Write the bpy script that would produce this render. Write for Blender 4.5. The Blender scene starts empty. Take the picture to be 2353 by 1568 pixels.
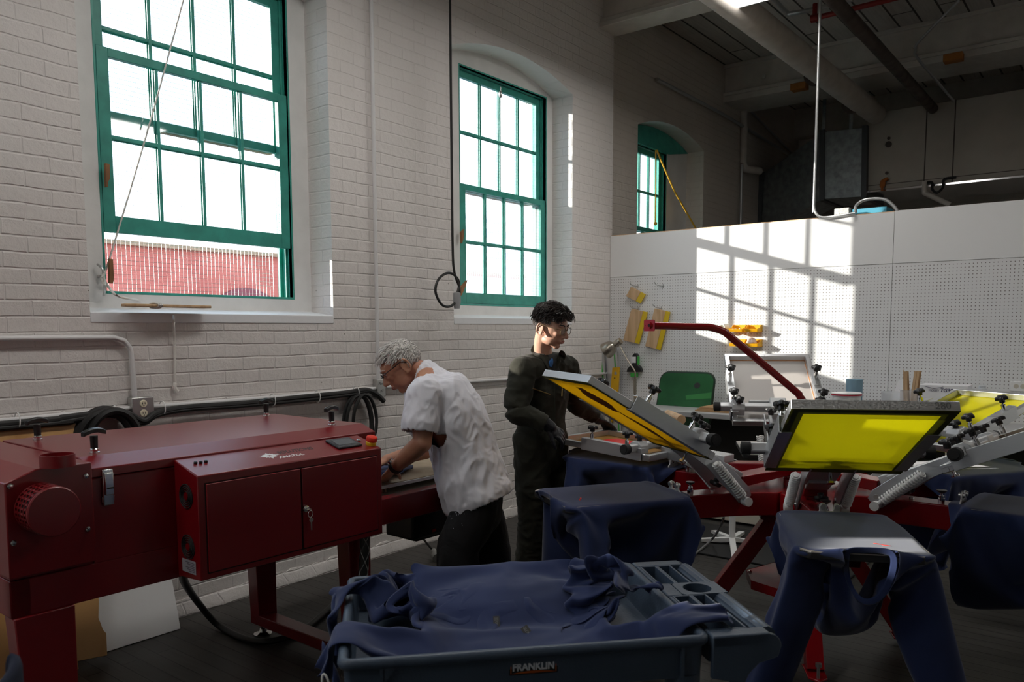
import bpy, bmesh, math, random, zlib, base64
from mathutils import Vector, Matrix, Quaternion
from math import sin, cos, pi, radians as RAD, sqrt, atan2
random.seed(7)
SC = bpy.context.scene
COL = SC.collection
V = Vector
FAST_CLOTH = False
MW = {}          # world matrix of every object, kept by hand

# ---------------------------------------------------------------- mesh collector
class MB:
    def __init__(s): s.v = []; s.f = []; s.mi = []; s.m = 0; s.M = None
    def mat(s, i): s.m = i; return s
    def at(s, M=None): s.M = M; return s
    def add(s, vs, fs):
        b = len(s.v)
        s.v += [tuple(s.M @ V(p)) if s.M is not None else tuple(p) for p in vs]
        s.f += [tuple(b + i for i in f) for f in fs]; s.mi += [s.m] * len(fs)
        return s
    def box(s, a, b):
        x0, y0, z0 = a; x1, y1, z1 = b
        if x0 > x1: x0, x1 = x1, x0
        if y0 > y1: y0, y1 = y1, y0
        if z0 > z1: z0, z1 = z1, z0
        return s.add([(x0,y0,z0),(x1,y0,z0),(x1,y1,z0),(x0,y1,z0),(x0,y0,z1),(x1,y0,z1),(x1,y1,z1),(x0,y1,z1)],
                     [(3,2,1,0),(4,5,6,7),(0,1,5,4),(1,2,6,5),(2,3,7,6),(3,0,4,7)])
    def hexa(s, p):   # 8 points, bottom 4 ccw then top 4 ccw
        return s.add(p, [(3,2,1,0),(4,5,6,7),(0,1,5,4),(1,2,6,5),(2,3,7,6),(3,0,4,7)])
    def loft(s, rings, cap0=True, cap1=True, closed=True):
        n = len(rings[0]); vs = [p for r in rings for p in r]; fs = []
        for i in range(len(rings)-1):
            for j in range(n if closed else n-1):
                k = (j+1) % n
                fs.append((i*n+j, i*n+k, (i+1)*n+k, (i+1)*n+j))
        if cap0: fs.append(tuple(reversed(range(n))))
        if cap1: fs.append(tuple((len(rings)-1)*n + j for j in range(n)))
        return s.add(vs, fs)
    def cyl(s, p0, p1, r0, r1=None, n=20, caps=True):
        r1 = r0 if r1 is None else r1
        p0, p1 = V(p0), V(p1); a = (p1-p0).normalized()
        u = a.orthogonal().normalized(); w = a.cross(u)
        R = [[p + (u*cos(2*pi*i/n) + w*sin(2*pi*i/n))*r for i in range(n)] for p, r in ((p0,r0),(p1,r1))]
        return s.loft(R, caps, caps)
    def tube(s, pts, r, n=10, closed=False, caps=True):
        P = [V(p) for p in pts]; N = len(P); rr = r if hasattr(r, '__len__') else [r]*N
        rings = []; u = None
        for i in range(N):
            if closed: t = P[(i+1)%N]-P[i-1]
            else: t = P[min(i+1,N-1)]-P[max(i-1,0)]
            t.normalize()
            u = t.orthogonal().normalized() if u is None else (u - t*u.dot(t)).normalized()
            w = t.cross(u)
            rings.append([P[i] + (u*cos(2*pi*j/n) + w*sin(2*pi*j/n))*rr[i] for j in range(n)])
        if closed: rings.append(rings[0]); return s.loft(rings, False, False)
        return s.loft(rings, caps, caps)
    def lathe(s, prof, o=(0,0,0), axis=(0,0,1), n=28, cap0=True, cap1=True):
        o = V(o); a = V(axis).normalized(); u = a.orthogonal().normalized(); w = a.cross(u)
        return s.loft([[o + a*h + (u*cos(2*pi*i/n) + w*sin(2*pi*i/n))*max(r,1e-5) for i in range(n)] for r, h in prof], cap0, cap1)
    def prism(s, poly, h0, h1, f=lambda x, y, z: (x, y, z)):
        n = len(poly)
        return s.add([f(x,y,h0) for x,y in poly] + [f(x,y,h1) for x,y in poly],
                     [tuple(reversed(range(n))), tuple(range(n,2*n))] + [(i,(i+1)%n,n+(i+1)%n,n+i) for i in range(n)])
    def grid(s, f, nu, nv, cu=False):
        vs = [f(i/nu, j/nv) for j in range(nv+1) for i in range(nu + (0 if cu else 1))]
        W = nu if cu else nu+1; fs = []
        for j in range(nv):
            for i in range(nu):
                k = (i+1) % W
                fs.append((j*W+i, j*W+k, (j+1)*W+k, (j+1)*W+i))
        return s.add(vs, fs)
    def ball(s, c, r, n=16, m=10):
        c = V(c); r = V((r,r,r)) if not hasattr(r,'__len__') else V(r)
        rings = [[c + V((r.x*sin(pi*k/m)*cos(2*pi*i/n), r.y*sin(pi*k/m)*sin(2*pi*i/n), -r.z*cos(pi*k/m))) for i in range(n)] for k in range(1,m)]
        s.loft(rings, False, False); b = len(s.v) - n*(m-1)
        bot = c - V((0,0,r.z)); top = c + V((0,0,r.z))
        M, s.M = s.M, None
        if M is not None: bot, top = M@bot, M@top
        i0 = len(s.v); s.v += [tuple(bot), tuple(top)]
        for i in range(n):
            k = (i+1)%n
            s.f.append((i0, b+k, b+i)); s.f.append((i0+1, b+(m-2)*n+i, b+(m-2)*n+k)); s.mi += [s.m]*2
        s.M = M
        return s
    def shift(s, M):
        s.v = [tuple(M @ V(p)) for p in s.v]; return s
    def mesh(s, name, mats, smooth=35):
        me = bpy.data.meshes.new(name); me.from_pydata(s.v, [], s.f)
        for m in (mats if isinstance(mats, (list,tuple)) else [mats]): me.materials.append(m)
        me.polygons.foreach_set('material_index', s.mi)
        bm = bmesh.new(); bm.from_mesh(me); bmesh.ops.recalc_face_normals(bm, faces=bm.faces)
        if smooth:
            for f in bm.faces: f.smooth = True
            for e in bm.edges:
                if len(e.link_faces) == 2 and e.calc_face_angle(0) > RAD(smooth): e.smooth = False
        bm.to_mesh(me); bm.free()
        return me

def link(name, me, parent=None, world=True):
    o = bpy.data.objects.new(name, me); COL.objects.link(o)
    if parent is not None:
        o.parent = parent
        if world and isinstance(me, bpy.types.Mesh): me.transform(MW[parent].inverted())
        MW[o] = MW[parent].copy()
    else: MW[o] = Matrix()
    return o

def obj(name, mb, mats, parent=None, world=True, bevel=0, seg=2, sub=0, solid=0, smooth=35, origin=None):
    """one mesh object; world=True: coordinates are world coordinates even under a parent"""
    me = mb if isinstance(mb, bpy.types.Mesh) else mb.mesh(name, mats, smooth)
    if origin is not None and parent is None:
        me.transform(Matrix.Translation(-V(origin)))
    o = link(name, me, parent, world)
    if origin is not None and parent is None:
        o.location = origin; MW[o] = Matrix.Translation(V(origin))
    if solid:
        m = o.modifiers.new('solid','SOLIDIFY'); m.thickness = solid; m.offset = 0
    if bevel:
        m = o.modifiers.new('bevel','BEVEL'); m.width = bevel; m.segments = seg; m.limit_method = 'ANGLE'; m.angle_limit = RAD(40)
        m.harden_normals = False
    if sub:
        m = o.modifiers.new('sub','SUBSURF'); m.levels = sub; m.render_levels = sub
    return o

def tag(o, label=None, cat=None, group=None, kind=None):
    if label: o['label'] = label
    if cat: o['category'] = cat
    if group: o['group'] = group
    if kind: o['kind'] = kind
    return o

def thing(name, label, cat, loc=(0,0,0), rot=0, group=None, M=None):
    o = bpy.data.objects.new(name, None); COL.objects.link(o); o.empty_display_size = .05
    m = M if M is not None else Matrix.Translation(V(loc)) @ Matrix.Rotation(rot,4,'Z')
    o.matrix_world = m; MW[o] = m.copy()
    return tag(o, label, cat, group)

def struct(name, mb, mats, parent=None, **k):
    o = obj(name, mb, mats, parent, **k)
    if parent is None: o['kind'] = 'structure'
    return o

def dup(root, M, label=None, group=None):
    def cp(o, par):
        c = o.copy(); COL.objects.link(c); c.parent = par
        MW[c] = MW[par] if par else M.copy()
        for ch in [x for x in KIDS.get(o, [])]: cp(ch, c)
        return c
    KIDS = {}
    for x in bpy.data.objects:
        if x.parent is not None: KIDS.setdefault(x.parent, []).append(x)
    r = cp(root, None); r.matrix_world = M
    if label: r['label'] = label
    if group: r['group'] = group
    return r

def baked(o):
    """evaluated mesh of a temporary object, the object is removed"""
    bpy.context.view_layer.update()
    dg = bpy.context.evaluated_depsgraph_get()
    me = bpy.data.meshes.new_from_object(o.evaluated_get(dg))
    old = o.data; bpy.data.objects.remove(o)
    if isinstance(old, bpy.types.Mesh): bpy.data.meshes.remove(old)
    return me

def remeshed(mb, voxel=.008, smooth=6, name='body', factor=.5):
    me = mb.mesh(name, [], smooth=0)
    o = bpy.data.objects.new('tmp', me); COL.objects.link(o)
    r = o.modifiers.new('r','REMESH'); r.mode = 'VOXEL'; r.voxel_size = voxel; r.use_smooth_shade = True
    if smooth:
        s = o.modifiers.new('s','SMOOTH'); s.factor = factor; s.iterations = smooth
    me = baked(o); me.name = name
    for p in me.polygons: p.use_smooth = True
    return me

def text_mesh(txt, size, M, depth=.0006, sx=1.0, bold=0, shear=0, align='CENTER'):
    cu = bpy.data.curves.new('t','FONT'); cu.body = txt; cu.size = size; cu.align_x = align; cu.align_y = 'CENTER'
    cu.extrude = depth; cu.offset = bold; cu.shear = shear; cu.resolution_u = 3
    o = bpy.data.objects.new('tmp', cu); COL.objects.link(o)
    me = baked(o)
    me.transform(M @ Matrix.Diagonal((sx,1,1,1)))
    return me

def frame(o, x, y, z=None):
    """4x4 with given axes"""
    x = V(x).normalized(); y = V(y); y = (y - x*x.dot(y)).normalized(); z = x.cross(y)
    return Matrix(((x.x,y.x,z.x,o[0]),(x.y,y.y,z.y,o[1]),(x.z,y.z,z.z,o[2]),(0,0,0,1)))

def arc(c, r, a0, a1, n, f):
    return [f(c[0]+r*cos(a0+(a1-a0)*i/n), c[1]+r*sin(a0+(a1-a0)*i/n)) for i in range(n+1)]

def spline(P, n=8, closed=False):
    P = [V(p) for p in P]; out = []; N = len(P)
    for i in range(N if closed else N-1):
        p0 = P[i-1] if (closed or i>0) else P[0]; p1 = P[i]; p2 = P[(i+1)%N]; p3 = P[(i+2)%N] if (closed or i+2<N) else P[-1]
        for k in range(n):
            t = k/n
            out.append(.5*((2*p1)+(p2-p0)*t+(2*p0-5*p1+4*p2-p3)*t*t+(3*p1-p0-3*p2+p3)*t*t*t))
    if not closed: out.append(P[-1])
    return out

# ---------------------------------------------------------------- materials
def nodes(name):
    m = bpy.data.materials.new(name); m.use_nodes = True
    nt = m.node_tree; b = nt.nodes['Principled BSDF']
    return m, nt, b
def N(nt, t, **k):
    n = nt.nodes.new('ShaderNode'+t)
    for a, v in k.items():
        if a.startswith('i_'): n.inputs[a[2:].replace('_',' ')].default_value = v
        else: setattr(n, a, v)
    return n
def L(nt, a, b): nt.links.new(a, b)
def ramp(nt, fac, stops):
    r = N(nt,'ValToRGB'); e = r.color_ramp.elements
    while len(e) < len(stops): e.new(.5)
    for i,(p,c) in enumerate(stops):
        e[i].position = p; e[i].color = (*c,1) if len(c)==3 else c
    L(nt, fac, r.inputs[0]); return r.outputs[0]

def mat(name, col, rough=.5, metal=0, spec=.5, bump=0, bscale=60, var=0, vscale=8, coat=0, sheen=0, aniso=None, emit=0):
    m, nt, b = nodes(name)
    b.inputs['Base Color'].default_value = (*col,1); b.inputs['Roughness'].default_value = rough
    b.inputs['Metallic'].default_value = metal; b.inputs['Specular IOR Level'].default_value = spec
    if coat: b.inputs['Coat Weight'].default_value = coat; b.inputs['Coat Roughness'].default_value = .12
    if sheen: b.inputs['Sheen Weight'].default_value = sheen; b.inputs['Sheen Roughness'].default_value = .5
    if emit:
        b.inputs['Emission Color'].default_value = (*col,1); b.inputs['Emission Strength'].default_value = emit
    if bump or var or aniso:
        tc = N(nt,'TexCoord')
    if var:
        n = N(nt,'TexNoise', i_Scale=vscale, i_Detail=6.0); L(nt, tc.outputs['Object'], n.inputs['Vector'])
        L(nt, ramp(nt, n.outputs['Fac'], [(.3, tuple(c*(1-var) for c in col)), (.7, tuple(min(1,c*(1+var)) for c in col))]), b.inputs['Base Color'])
        L(nt, ramp(nt, n.outputs['Fac'], [(.3,(min(1,rough*1.15),)*3),(.7,(rough*.88,)*3)]), b.inputs['Roughness'])
    if bump:
        n2 = N(nt,'TexNoise', i_Scale=bscale, i_Detail=4.0); bp = N(nt,'Bump', i_Strength=bump, i_Distance=.004)
        L(nt, tc.outputs['Object'], n2.inputs['Vector']); L(nt, n2.outputs['Fac'], bp.inputs['Height']); L(nt, bp.outputs[0], b.inputs['Normal'])
    if aniso:
        mp = N(nt,'Mapping'); mp.inputs['Scale'].default_value = aniso
        n3 = N(nt,'TexNoise', i_Scale=1.0, i_Detail=5.0); L(nt, tc.outputs['Object'], mp.inputs[0]); L(nt, mp.outputs[0], n3.inputs['Vector'])
        L(nt, ramp(nt, n3.outputs['Fac'], [(.3,(rough*.75,)*3),(.7,(min(1,rough*1.3),)*3)]), b.inputs['Roughness'])
    return m
# ---------------------------------------------------------------- named materials
def brick_mat(name, base, dark, mortar_h=.5):
    m, nt, b = nodes(name)
    tc = N(nt,'TexCoord'); sp = N(nt,'SeparateXYZ'); L(nt, tc.outputs['Object'], sp.inputs[0])
    ad = N(nt,'Math', operation='ADD'); L(nt, sp.outputs[0], ad.inputs[0]); L(nt, sp.outputs[1], ad.inputs[1])
    cb = N(nt,'CombineXYZ'); L(nt, ad.outputs[0], cb.inputs[0]); L(nt, sp.outputs[2], cb.inputs[1])
    wn = N(nt,'TexNoise', i_Scale=3.2, i_Detail=3.0); L(nt, tc.outputs['Object'], wn.inputs['Vector'])
    wm = N(nt,'VectorMath', operation='SCALE'); wm.inputs['Scale'].default_value = .022
    sb = N(nt,'VectorMath', operation='SUBTRACT'); sb.inputs[1].default_value = (.5,.5,.5)
    L(nt, wn.outputs['Color'], sb.inputs[0]); L(nt, sb.outputs[0], wm.inputs[0])
    av = N(nt,'VectorMath', operation='ADD'); L(nt, cb.outputs[0], av.inputs[0]); L(nt, wm.outputs[0], av.inputs[1])
    br = N(nt,'TexBrick', offset=.5); br.inputs['Scale'].default_value = 1.0
    br.inputs['Brick Width'].default_value = .215; br.inputs['Row Height'].default_value = .0725
    br.inputs['Mortar Size'].default_value = .0065; br.inputs['Mortar Smooth'].default_value = .8; br.inputs['Bias'].default_value = 0
    br.inputs['Color1'].default_value = (.62,.62,.62,1); br.inputs['Color2'].default_value = (1,1,1,1); br.inputs['Mortar'].default_value = (0,0,0,1)
    L(nt, av.outputs[0], br.inputs['Vector'])
    n1 = N(nt,'TexNoise', i_Scale=26.0, i_Detail=8.0, i_Roughness=.62); L(nt, tc.outputs['Object'], n1.inputs['Vector'])
    n2 = N(nt,'TexNoise', i_Scale=1.1, i_Detail=5.0); L(nt, tc.outputs['Object'], n2.inputs['Vector'])
    n3 = N(nt,'TexVoronoi', i_Scale=7.0); L(nt, tc.outputs['Object'], n3.inputs['Vector'])
    hole = ramp(nt, n3.outputs['Distance'], [(.018,(0,0,0)),(.035,(1,1,1))])
    # height: bricks stand out of the joints, lumpy paint, a few pits
    h1 = N(nt,'Math', operation='MULTIPLY_ADD'); L(nt, n1.outputs['Fac'], h1.inputs[0]); h1.inputs[1].default_value = .8
    br2 = N(nt,'Math', operation='MULTIPLY'); L(nt, br.outputs['Color'], br2.inputs[0]); br2.inputs[1].default_value = mortar_h
    L(nt, br2.outputs[0], h1.inputs[2])
    h2 = N(nt,'Math', operation='ADD'); L(nt, h1.outputs[0], h2.inputs[0])
    hm = N(nt,'Math', operation='MULTIPLY'); L(nt, hole, hm.inputs[0]); hm.inputs[1].default_value = .5; L(nt, hm.outputs[0], h2.inputs[1])
    bp = N(nt,'Bump', i_Strength=.7, i_Distance=.011); L(nt, h2.outputs[0], bp.inputs['Height']); L(nt, bp.outputs[0], b.inputs['Normal'])
    c = ramp(nt, n2.outputs['Fac'], [(.3,dark),(.7,base)])
    mx = N(nt,'MixRGB', blend_type='MULTIPLY'); mx.inputs[0].default_value = .75; L(nt, c, mx.inputs[1])
    L(nt, ramp(nt, hole, [(0,(.25,.22,.2)),(1,(1,1,1))]), mx.inputs[2]); L(nt, mx.outputs[0], b.inputs['Base Color'])
    b.inputs['Roughness'].default_value = .62; b.inputs['Specular IOR Level'].default_value = .35
    return m

def plank_mat(name, c0, c1, groove, axis, w, ln=2.2, rough=.6, gap=.004, bump=.6, grain=1.0):
    """boards running along `axis` (0 x, 1 y), w wide"""
    m, nt, b = nodes(name)
    tc = N(nt,'TexCoord'); sp = N(nt,'SeparateXYZ'); L(nt, tc.outputs['Object'], sp.inputs[0])
    cb = N(nt,'CombineXYZ'); L(nt, sp.outputs[axis], cb.inputs[0]); L(nt, sp.outputs[1-axis], cb.inputs[1])
    br = N(nt,'TexBrick', offset=.37); br.inputs['Scale'].default_value = 1
    br.inputs['Brick Width'].default_value = ln; br.inputs['Row Height'].default_value = w
    br.inputs['Mortar Size'].default_value = gap; br.inputs['Mortar Smooth'].default_value = .2
    br.inputs['Color1'].default_value = (*c0,1); br.inputs['Color2'].default_value = (*c1,1); br.inputs['Mortar'].default_value = (*groove,1)
    L(nt, cb.outputs[0], br.inputs['Vector'])
    mp = N(nt,'Mapping'); mp.inputs['Scale'].default_value = (3,40,3); L(nt, cb.outputs[0], mp.inputs[0])
    n = N(nt,'TexNoise', i_Scale=1.0, i_Detail=6.0); L(nt, mp.outputs[0], n.inputs['Vector'])
    n2 = N(nt,'TexNoise', i_Scale=2.3, i_Detail=6.0); L(nt, tc.outputs['Object'], n2.inputs['Vector'])
    mx = N(nt,'MixRGB', blend_type='MULTIPLY'); mx.inputs[0].default_value = grain; L(nt, br.outputs['Color'], mx.inputs[1])
    L(nt, ramp(nt, n.outputs['Fac'], [(.25,(.6,.6,.6)),(.75,(1.2,1.2,1.2))]), mx.inputs[2])
    mx2 = N(nt,'MixRGB', blend_type='MULTIPLY'); mx2.inputs[0].default_value = grain; L(nt, mx.outputs[0], mx2.inputs[1])
    L(nt, ramp(nt, n2.outputs['Fac'], [(.3,(.7,.7,.7)),(.7,(1.15,1.15,1.15))]), mx2.inputs[2])
    L(nt, mx2.outputs[0], b.inputs['Base Color'])
    L(nt, ramp(nt, n2.outputs['Fac'], [(.3,(rough*.8,)*3),(.7,(min(1,rough*1.2),)*3)]), b.inputs['Roughness'])
    inv = N(nt,'Math', operation='SUBTRACT'); inv.inputs[0].default_value = 1; L(nt, br.outputs['Fac'], inv.inputs[1])
    ad = N(nt,'Math', operation='MULTIPLY_ADD'); L(nt, n.outputs['Fac'], ad.inputs[0]); ad.inputs[1].default_value = .12; L(nt, inv.outputs[0], ad.inputs[2])
    bp = N(nt,'Bump', i_Strength=bump, i_Distance=.006); L(nt, ad.outputs[0], bp.inputs['Height']); L(nt, bp.outputs[0], b.inputs['Normal'])
    return m

def wood_mat(name, c0, c1, scale=(2,30,30), rough=.5, knots=0, rot=(0,0,0)):
    m, nt, b = nodes(name)
    tc = N(nt,'TexCoord'); mp = N(nt,'Mapping'); mp.inputs['Scale'].default_value = scale; mp.inputs['Rotation'].default_value = rot
    L(nt, tc.outputs['Object'], mp.inputs[0])
    n = N(nt,'TexNoise', i_Scale=1.0, i_Detail=5.0, i_Distortion=.6); L(nt, mp.outputs[0], n.inputs['Vector'])
    c = ramp(nt, n.outputs['Fac'], [(.28,c1),(.5,c0),(.72,tuple(min(1,x*1.12) for x in c0))])
    if knots:
        v = N(nt,'TexVoronoi', i_Scale=knots); L(nt, tc.outputs['Object'], v.inputs['Vector'])
        k = ramp(nt, v.outputs['Distance'], [(.05,(0,0,0)),(.12,(1,1,1))])
        mx = N(nt,'MixRGB', blend_type='MIX'); L(nt, k, mx.inputs[0]); mx.inputs[1].default_value = (.12,.045,.015,1); L(nt, c, mx.inputs[2]); c = mx.outputs[0]
    L(nt, c, b.inputs['Base Color']); b.inputs['Roughness'].default_value = rough
    return m

def glass_mat(name, tint=(.97,.99,1), gloss=.07, rough=.03, haze=0.0):
    m = bpy.data.materials.new(name); m.use_nodes = True; nt = m.node_tree; nt.nodes.clear()
    o = N(nt,'OutputMaterial'); t = N(nt,'BsdfTransparent'); t.inputs[0].default_value = (*tint,1)
    g = N(nt,'BsdfGlossy'); g.inputs['Roughness'].default_value = rough
    mx = N(nt,'MixShader'); mx.inputs[0].default_value = gloss
    L(nt, t.outputs[0], mx.inputs[1]); L(nt, g.outputs[0], mx.inputs[2])
    out = mx.outputs[0]
    if haze:
        d = N(nt,'BsdfTranslucent'); d.inputs[0].default_value = (.85,.88,.9,1)
        m2 = N(nt,'MixShader'); m2.inputs[0].default_value = haze
        L(nt, out, m2.inputs[1]); L(nt, d.outputs[0], m2.inputs[2]); out = m2.outputs[0]
    L(nt, out, o.inputs[0]); return m

def red_powder(name, col, rough=.33, tex=.16):
    m, nt, b = nodes(name)
    tc = N(nt,'TexCoord'); n = N(nt,'TexNoise', i_Scale=420.0, i_Detail=2.0); L(nt, tc.outputs['Object'], n.inputs['Vector'])
    bp = N(nt,'Bump', i_Strength=tex, i_Distance=.0015); L(nt, n.outputs['Fac'], bp.inputs['Height']); L(nt, bp.outputs[0], b.inputs['Normal'])
    b.inputs['Base Color'].default_value = (*col,1); b.inputs['Roughness'].default_value = rough
    b.inputs['Specular IOR Level'].default_value = .5
    b.inputs['Coat Weight'].default_value = .35; b.inputs['Coat Roughness'].default_value = .22
    return m

def peg_mat(name):
    m, nt, b = nodes(name)
    tc = N(nt,'TexCoord'); sp = N(nt,'SeparateXYZ'); L(nt, tc.outputs['Object'], sp.inputs[0])
    def cell(s):
        d = N(nt,'Math', operation='DIVIDE'); L(nt, s, d.inputs[0]); d.inputs[1].default_value = .0254
        f = N(nt,'Math', operation='FRACT'); L(nt, d.outputs[0], f.inputs[0])
        u = N(nt,'Math', operation='SUBTRACT'); L(nt, f.outputs[0], u.inputs[0]); u.inputs[1].default_value = .5
        p = N(nt,'Math', operation='MULTIPLY'); L(nt, u.outputs[0], p.inputs[0]); L(nt, u.outputs[0], p.inputs[1]); return p.outputs[0]
    a = N(nt,'Math', operation='ADD'); L(nt, cell(sp.outputs[1]), a.inputs[0]); L(nt, cell(sp.outputs[2]), a.inputs[1])
    c = ramp(nt, a.outputs[0], [(.014,(.16,.14,.13)),(.024,(.80,.80,.80))])
    L(nt, c, b.inputs['Base Color']); b.inputs['Roughness'].default_value = .38
    return m

def cloth_mat(name, col, rough=.9, bump=.25, scale=900, sheen=.25, wr=0, var=.12):
    m, nt, b = nodes(name)
    tc = N(nt,'TexCoord')
    n = N(nt,'TexNoise', i_Scale=scale, i_Detail=2.0); L(nt, tc.outputs['Object'], n.inputs['Vector'])
    n1 = N(nt,'TexNoise', i_Scale=6.0, i_Detail=4.0); L(nt, tc.outputs['Object'], n1.inputs['Vector'])
    h = n.outputs['Fac']
    bp = N(nt,'Bump', i_Strength=bump, i_Distance=.001); L(nt, h, bp.inputs['Height']); last = bp.outputs[0]
    if wr:
        n2 = N(nt,'TexNoise', i_Scale=9.0, i_Detail=3.0, i_Distortion=1.5); L(nt, tc.outputs['Object'], n2.inputs['Vector'])
        b2 = N(nt,'Bump', i_Strength=wr, i_Distance=.03); L(nt, n2.outputs['Fac'], b2.inputs['Height']); L(nt, last, b2.inputs['Normal']); last = b2.outputs[0]
    L(nt, last, b.inputs['Normal'])
    L(nt, ramp(nt, n1.outputs['Fac'], [(.3,tuple(c*(1-var) for c in col)),(.7,tuple(c*(1+var) for c in col))]), b.inputs['Base Color'])
    b.inputs['Roughness'].default_value = rough; b.inputs['Specular IOR Level'].default_value = .2
    b.inputs['Sheen Weight'].default_value = sheen; b.inputs['Sheen Roughness'].default_value = .45
    return m

M_ = {}
M_['brick'] = brick_mat('white_painted_brick', (.80,.76,.735), (.72,.68,.65))
M_['brick2'] = brick_mat('cream_painted_brick', (.70,.64,.57), (.60,.54,.48))
M_['white'] = mat('white_paint', (.80,.79,.77), .55, bump=.15, bscale=40, var=.05)
M_['white_wall'] = mat('white_board', (.84,.84,.835), .5)
M_['sill'] = mat('white_sill_paint', (.84,.85,.87), .5, bump=.3, bscale=30)
M_['teal'] = mat('teal_window_paint', (.045,.34,.27), .42, bump=.2, bscale=30, var=.18, vscale=12)
M_['glass'] = glass_mat('window_glass', gloss=.05)
M_['glass_dust'] = glass_mat('dusty_window_glass', gloss=.05, haze=.14)
M_['floor'] = plank_mat('dark_painted_floor_boards', (.040,.037,.033), (.052,.048,.043), (.008,.007,.006), 1, .083, rough=.5, gap=.0035, bump=.9)
M_['ceil'] = plank_mat('cream_ceiling_planks', (.60,.56,.51), (.64,.60,.55), (.07,.06,.05), 0, .215, ln=9, rough=.6, gap=.011, bump=.6, grain=.4)
M_['beam'] = mat('cream_beam_paint', (.66,.62,.56), .55, bump=.4, bscale=14, var=.08)
M_['red'] = red_powder('dark_red_powder_coat', (.19,.002,.006))
M_['redpress'] = red_powder('red_press_paint', (.24,.003,.006), .25, .22)
M_['black'] = mat('black_plastic', (.012,.012,.013), .32)
M_['blackmat'] = mat('black_rubber', (.014,.014,.014), .75)
M_['chrome'] = mat('chrome', (.72,.72,.72), .14, metal=1)
M_['steel'] = mat('zinc_steel', (.55,.55,.54), .34, metal=1)
M_['alu'] = mat('brushed_aluminium', (.70,.71,.72), .36, metal=1, aniso=(6,180,180))
M_['aluflat'] = mat('satin_aluminium_channel', (.66,.68,.70), .42, metal=1, aniso=(30,4,160))
M_['alumatte'] = mat('silver_painted_arm', (.60,.61,.62), .45, metal=.35)
M_['conduit'] = mat('white_painted_conduit', (.74,.73,.73), .4)
M_['navy'] = cloth_mat('navy_cotton', (.022,.034,.098), wr=.0)
M_['tee'] = cloth_mat('white_cotton', (.78,.78,.84), sheen=.1, var=.02)
M_['jeans'] = cloth_mat('black_denim', (.012,.012,.013), bump=.5, sheen=.1, wr=.25)
M_['coverall'] = cloth_mat('dark_olive_twill', (.030,.030,.022), bump=.4, sheen=.12, wr=.15)
M_['cartblue'] = mat('blue_grey_cart_plastic', (.050,.074,.112), .42, bump=.25, bscale=160, var=.12, vscale=5)
M_['yellow'] = mat('yellow_emulsion', (.80,.70,.01), .4)
M_['pine'] = wood_mat('pine', (.58,.33,.13), (.42,.20,.06), (4,4,1.2), .5, knots=2.2)
M_['wood'] = wood_mat('pale_wood', (.62,.42,.24), (.48,.29,.14), (30,30,3), .55)
M_['galv'] = mat('galvanised_duct', (.30,.33,.34), .45, metal=.8, var=.25, vscale=14)
M_['cream'] = mat('cream_enamel', (.60,.56,.47), .5, var=.06)
M_['paper'] = mat('white_paper', (.82,.82,.84), .7)
# ================================================================= camera, sun, sky
FPX, CXP, CYP = 1824.885, 1176.5, 922.595
YAW, PIT, ROL = .6658, -.0906, -.0028
HC = 1.53242
fw = V((cos(YAW)*cos(PIT), sin(YAW)*cos(PIT), sin(PIT))); ri = V((sin(YAW), -cos(YAW), 0)); up = ri.cross(fw)
ri2 = ri*cos(ROL) + up*sin(ROL); up2 = up*cos(ROL) - ri*sin(ROL)
cam = bpy.data.cameras.new('camera'); cam.sensor_width = 36; cam.lens = FPX/2353*36
cam.shift_x = (1176.5-CXP)/2353; cam.shift_y = (CYP-784)/2353; cam.clip_start = .05; cam.clip_end = 200
co = bpy.data.objects.new('camera', cam); COL.objects.link(co)
co.matrix_world = Matrix(((ri2.x,up2.x,-fw.x,0),(ri2.y,up2.y,-fw.y,0),(ri2.z,up2.z,-fw.z,HC),(0,0,0,1)))
SC.camera = co
cam.dof.use_dof = True; cam.dof.focus_distance = 3.9; cam.dof.aperture_fstop = 5.6
def ray(x, y): return ri2*((x-CXP)/FPX) - up2*((y-CYP)/FPX) + fw
C0 = V((0,0,HC))
def pY(x, y, Y): d = ray(x,y); return C0 + d*(Y/d.y)
def pX(x, y, X): d = ray(x,y); return C0 + d*(X/d.x)
def pZ(x, y, z): d = ray(x,y); return C0 + d*((z-HC)/d.z)
def pD(x, y, dep): return C0 + ray(x,y)*dep

sun = bpy.data.lights.new('sun','SUN'); sun.energy = 11.0; sun.angle = RAD(.6); sun.color = (1,.93,.83)
so = bpy.data.objects.new('sun', sun); COL.objects.link(so)
so.rotation_euler = V((1,-1.37,-.41)).to_track_quat('-Z','Y').to_euler()
W_ = bpy.data.worlds.new('sky'); SC.world = W_; W_.use_nodes = True
wn = W_.node_tree; bg = wn.nodes['Background']
tcw = N(wn,'TexCoord'); spw = N(wn,'SeparateXYZ'); L(wn, tcw.outputs['Generated'], spw.inputs[0])
L(wn, ramp(wn, spw.outputs[2], [(.0,(.95,.97,1.0)),(.45,(.62,.78,1.0))]), bg.inputs[0]); bg.inputs[1].default_value = 2.6
SC.view_settings.view_transform = 'Standard'; SC.view_settings.look = 'None'; SC.view_settings.exposure = 0.12; SC.view_settings.gamma = 1
SC.view_settings.use_curve_mapping = False
SC.cycles.use_denoising = True; SC.cycles.max_bounces = 7; SC.cycles.diffuse_bounces = 4; SC.cycles.glossy_bounces = 4
SC.cycles.transparent_max_bounces = 12; SC.cycles.sample_clamp_indirect = 6; SC.cycles.caustics_reflective = False; SC.cycles.caustics_refractive = False

# ================================================================= room shell
WY = 3.97; W3 = 4.10; XP = 6.5743; CZ = 4.70; XL = -4.4; XR = 12.1; YB = -5.5
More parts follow.
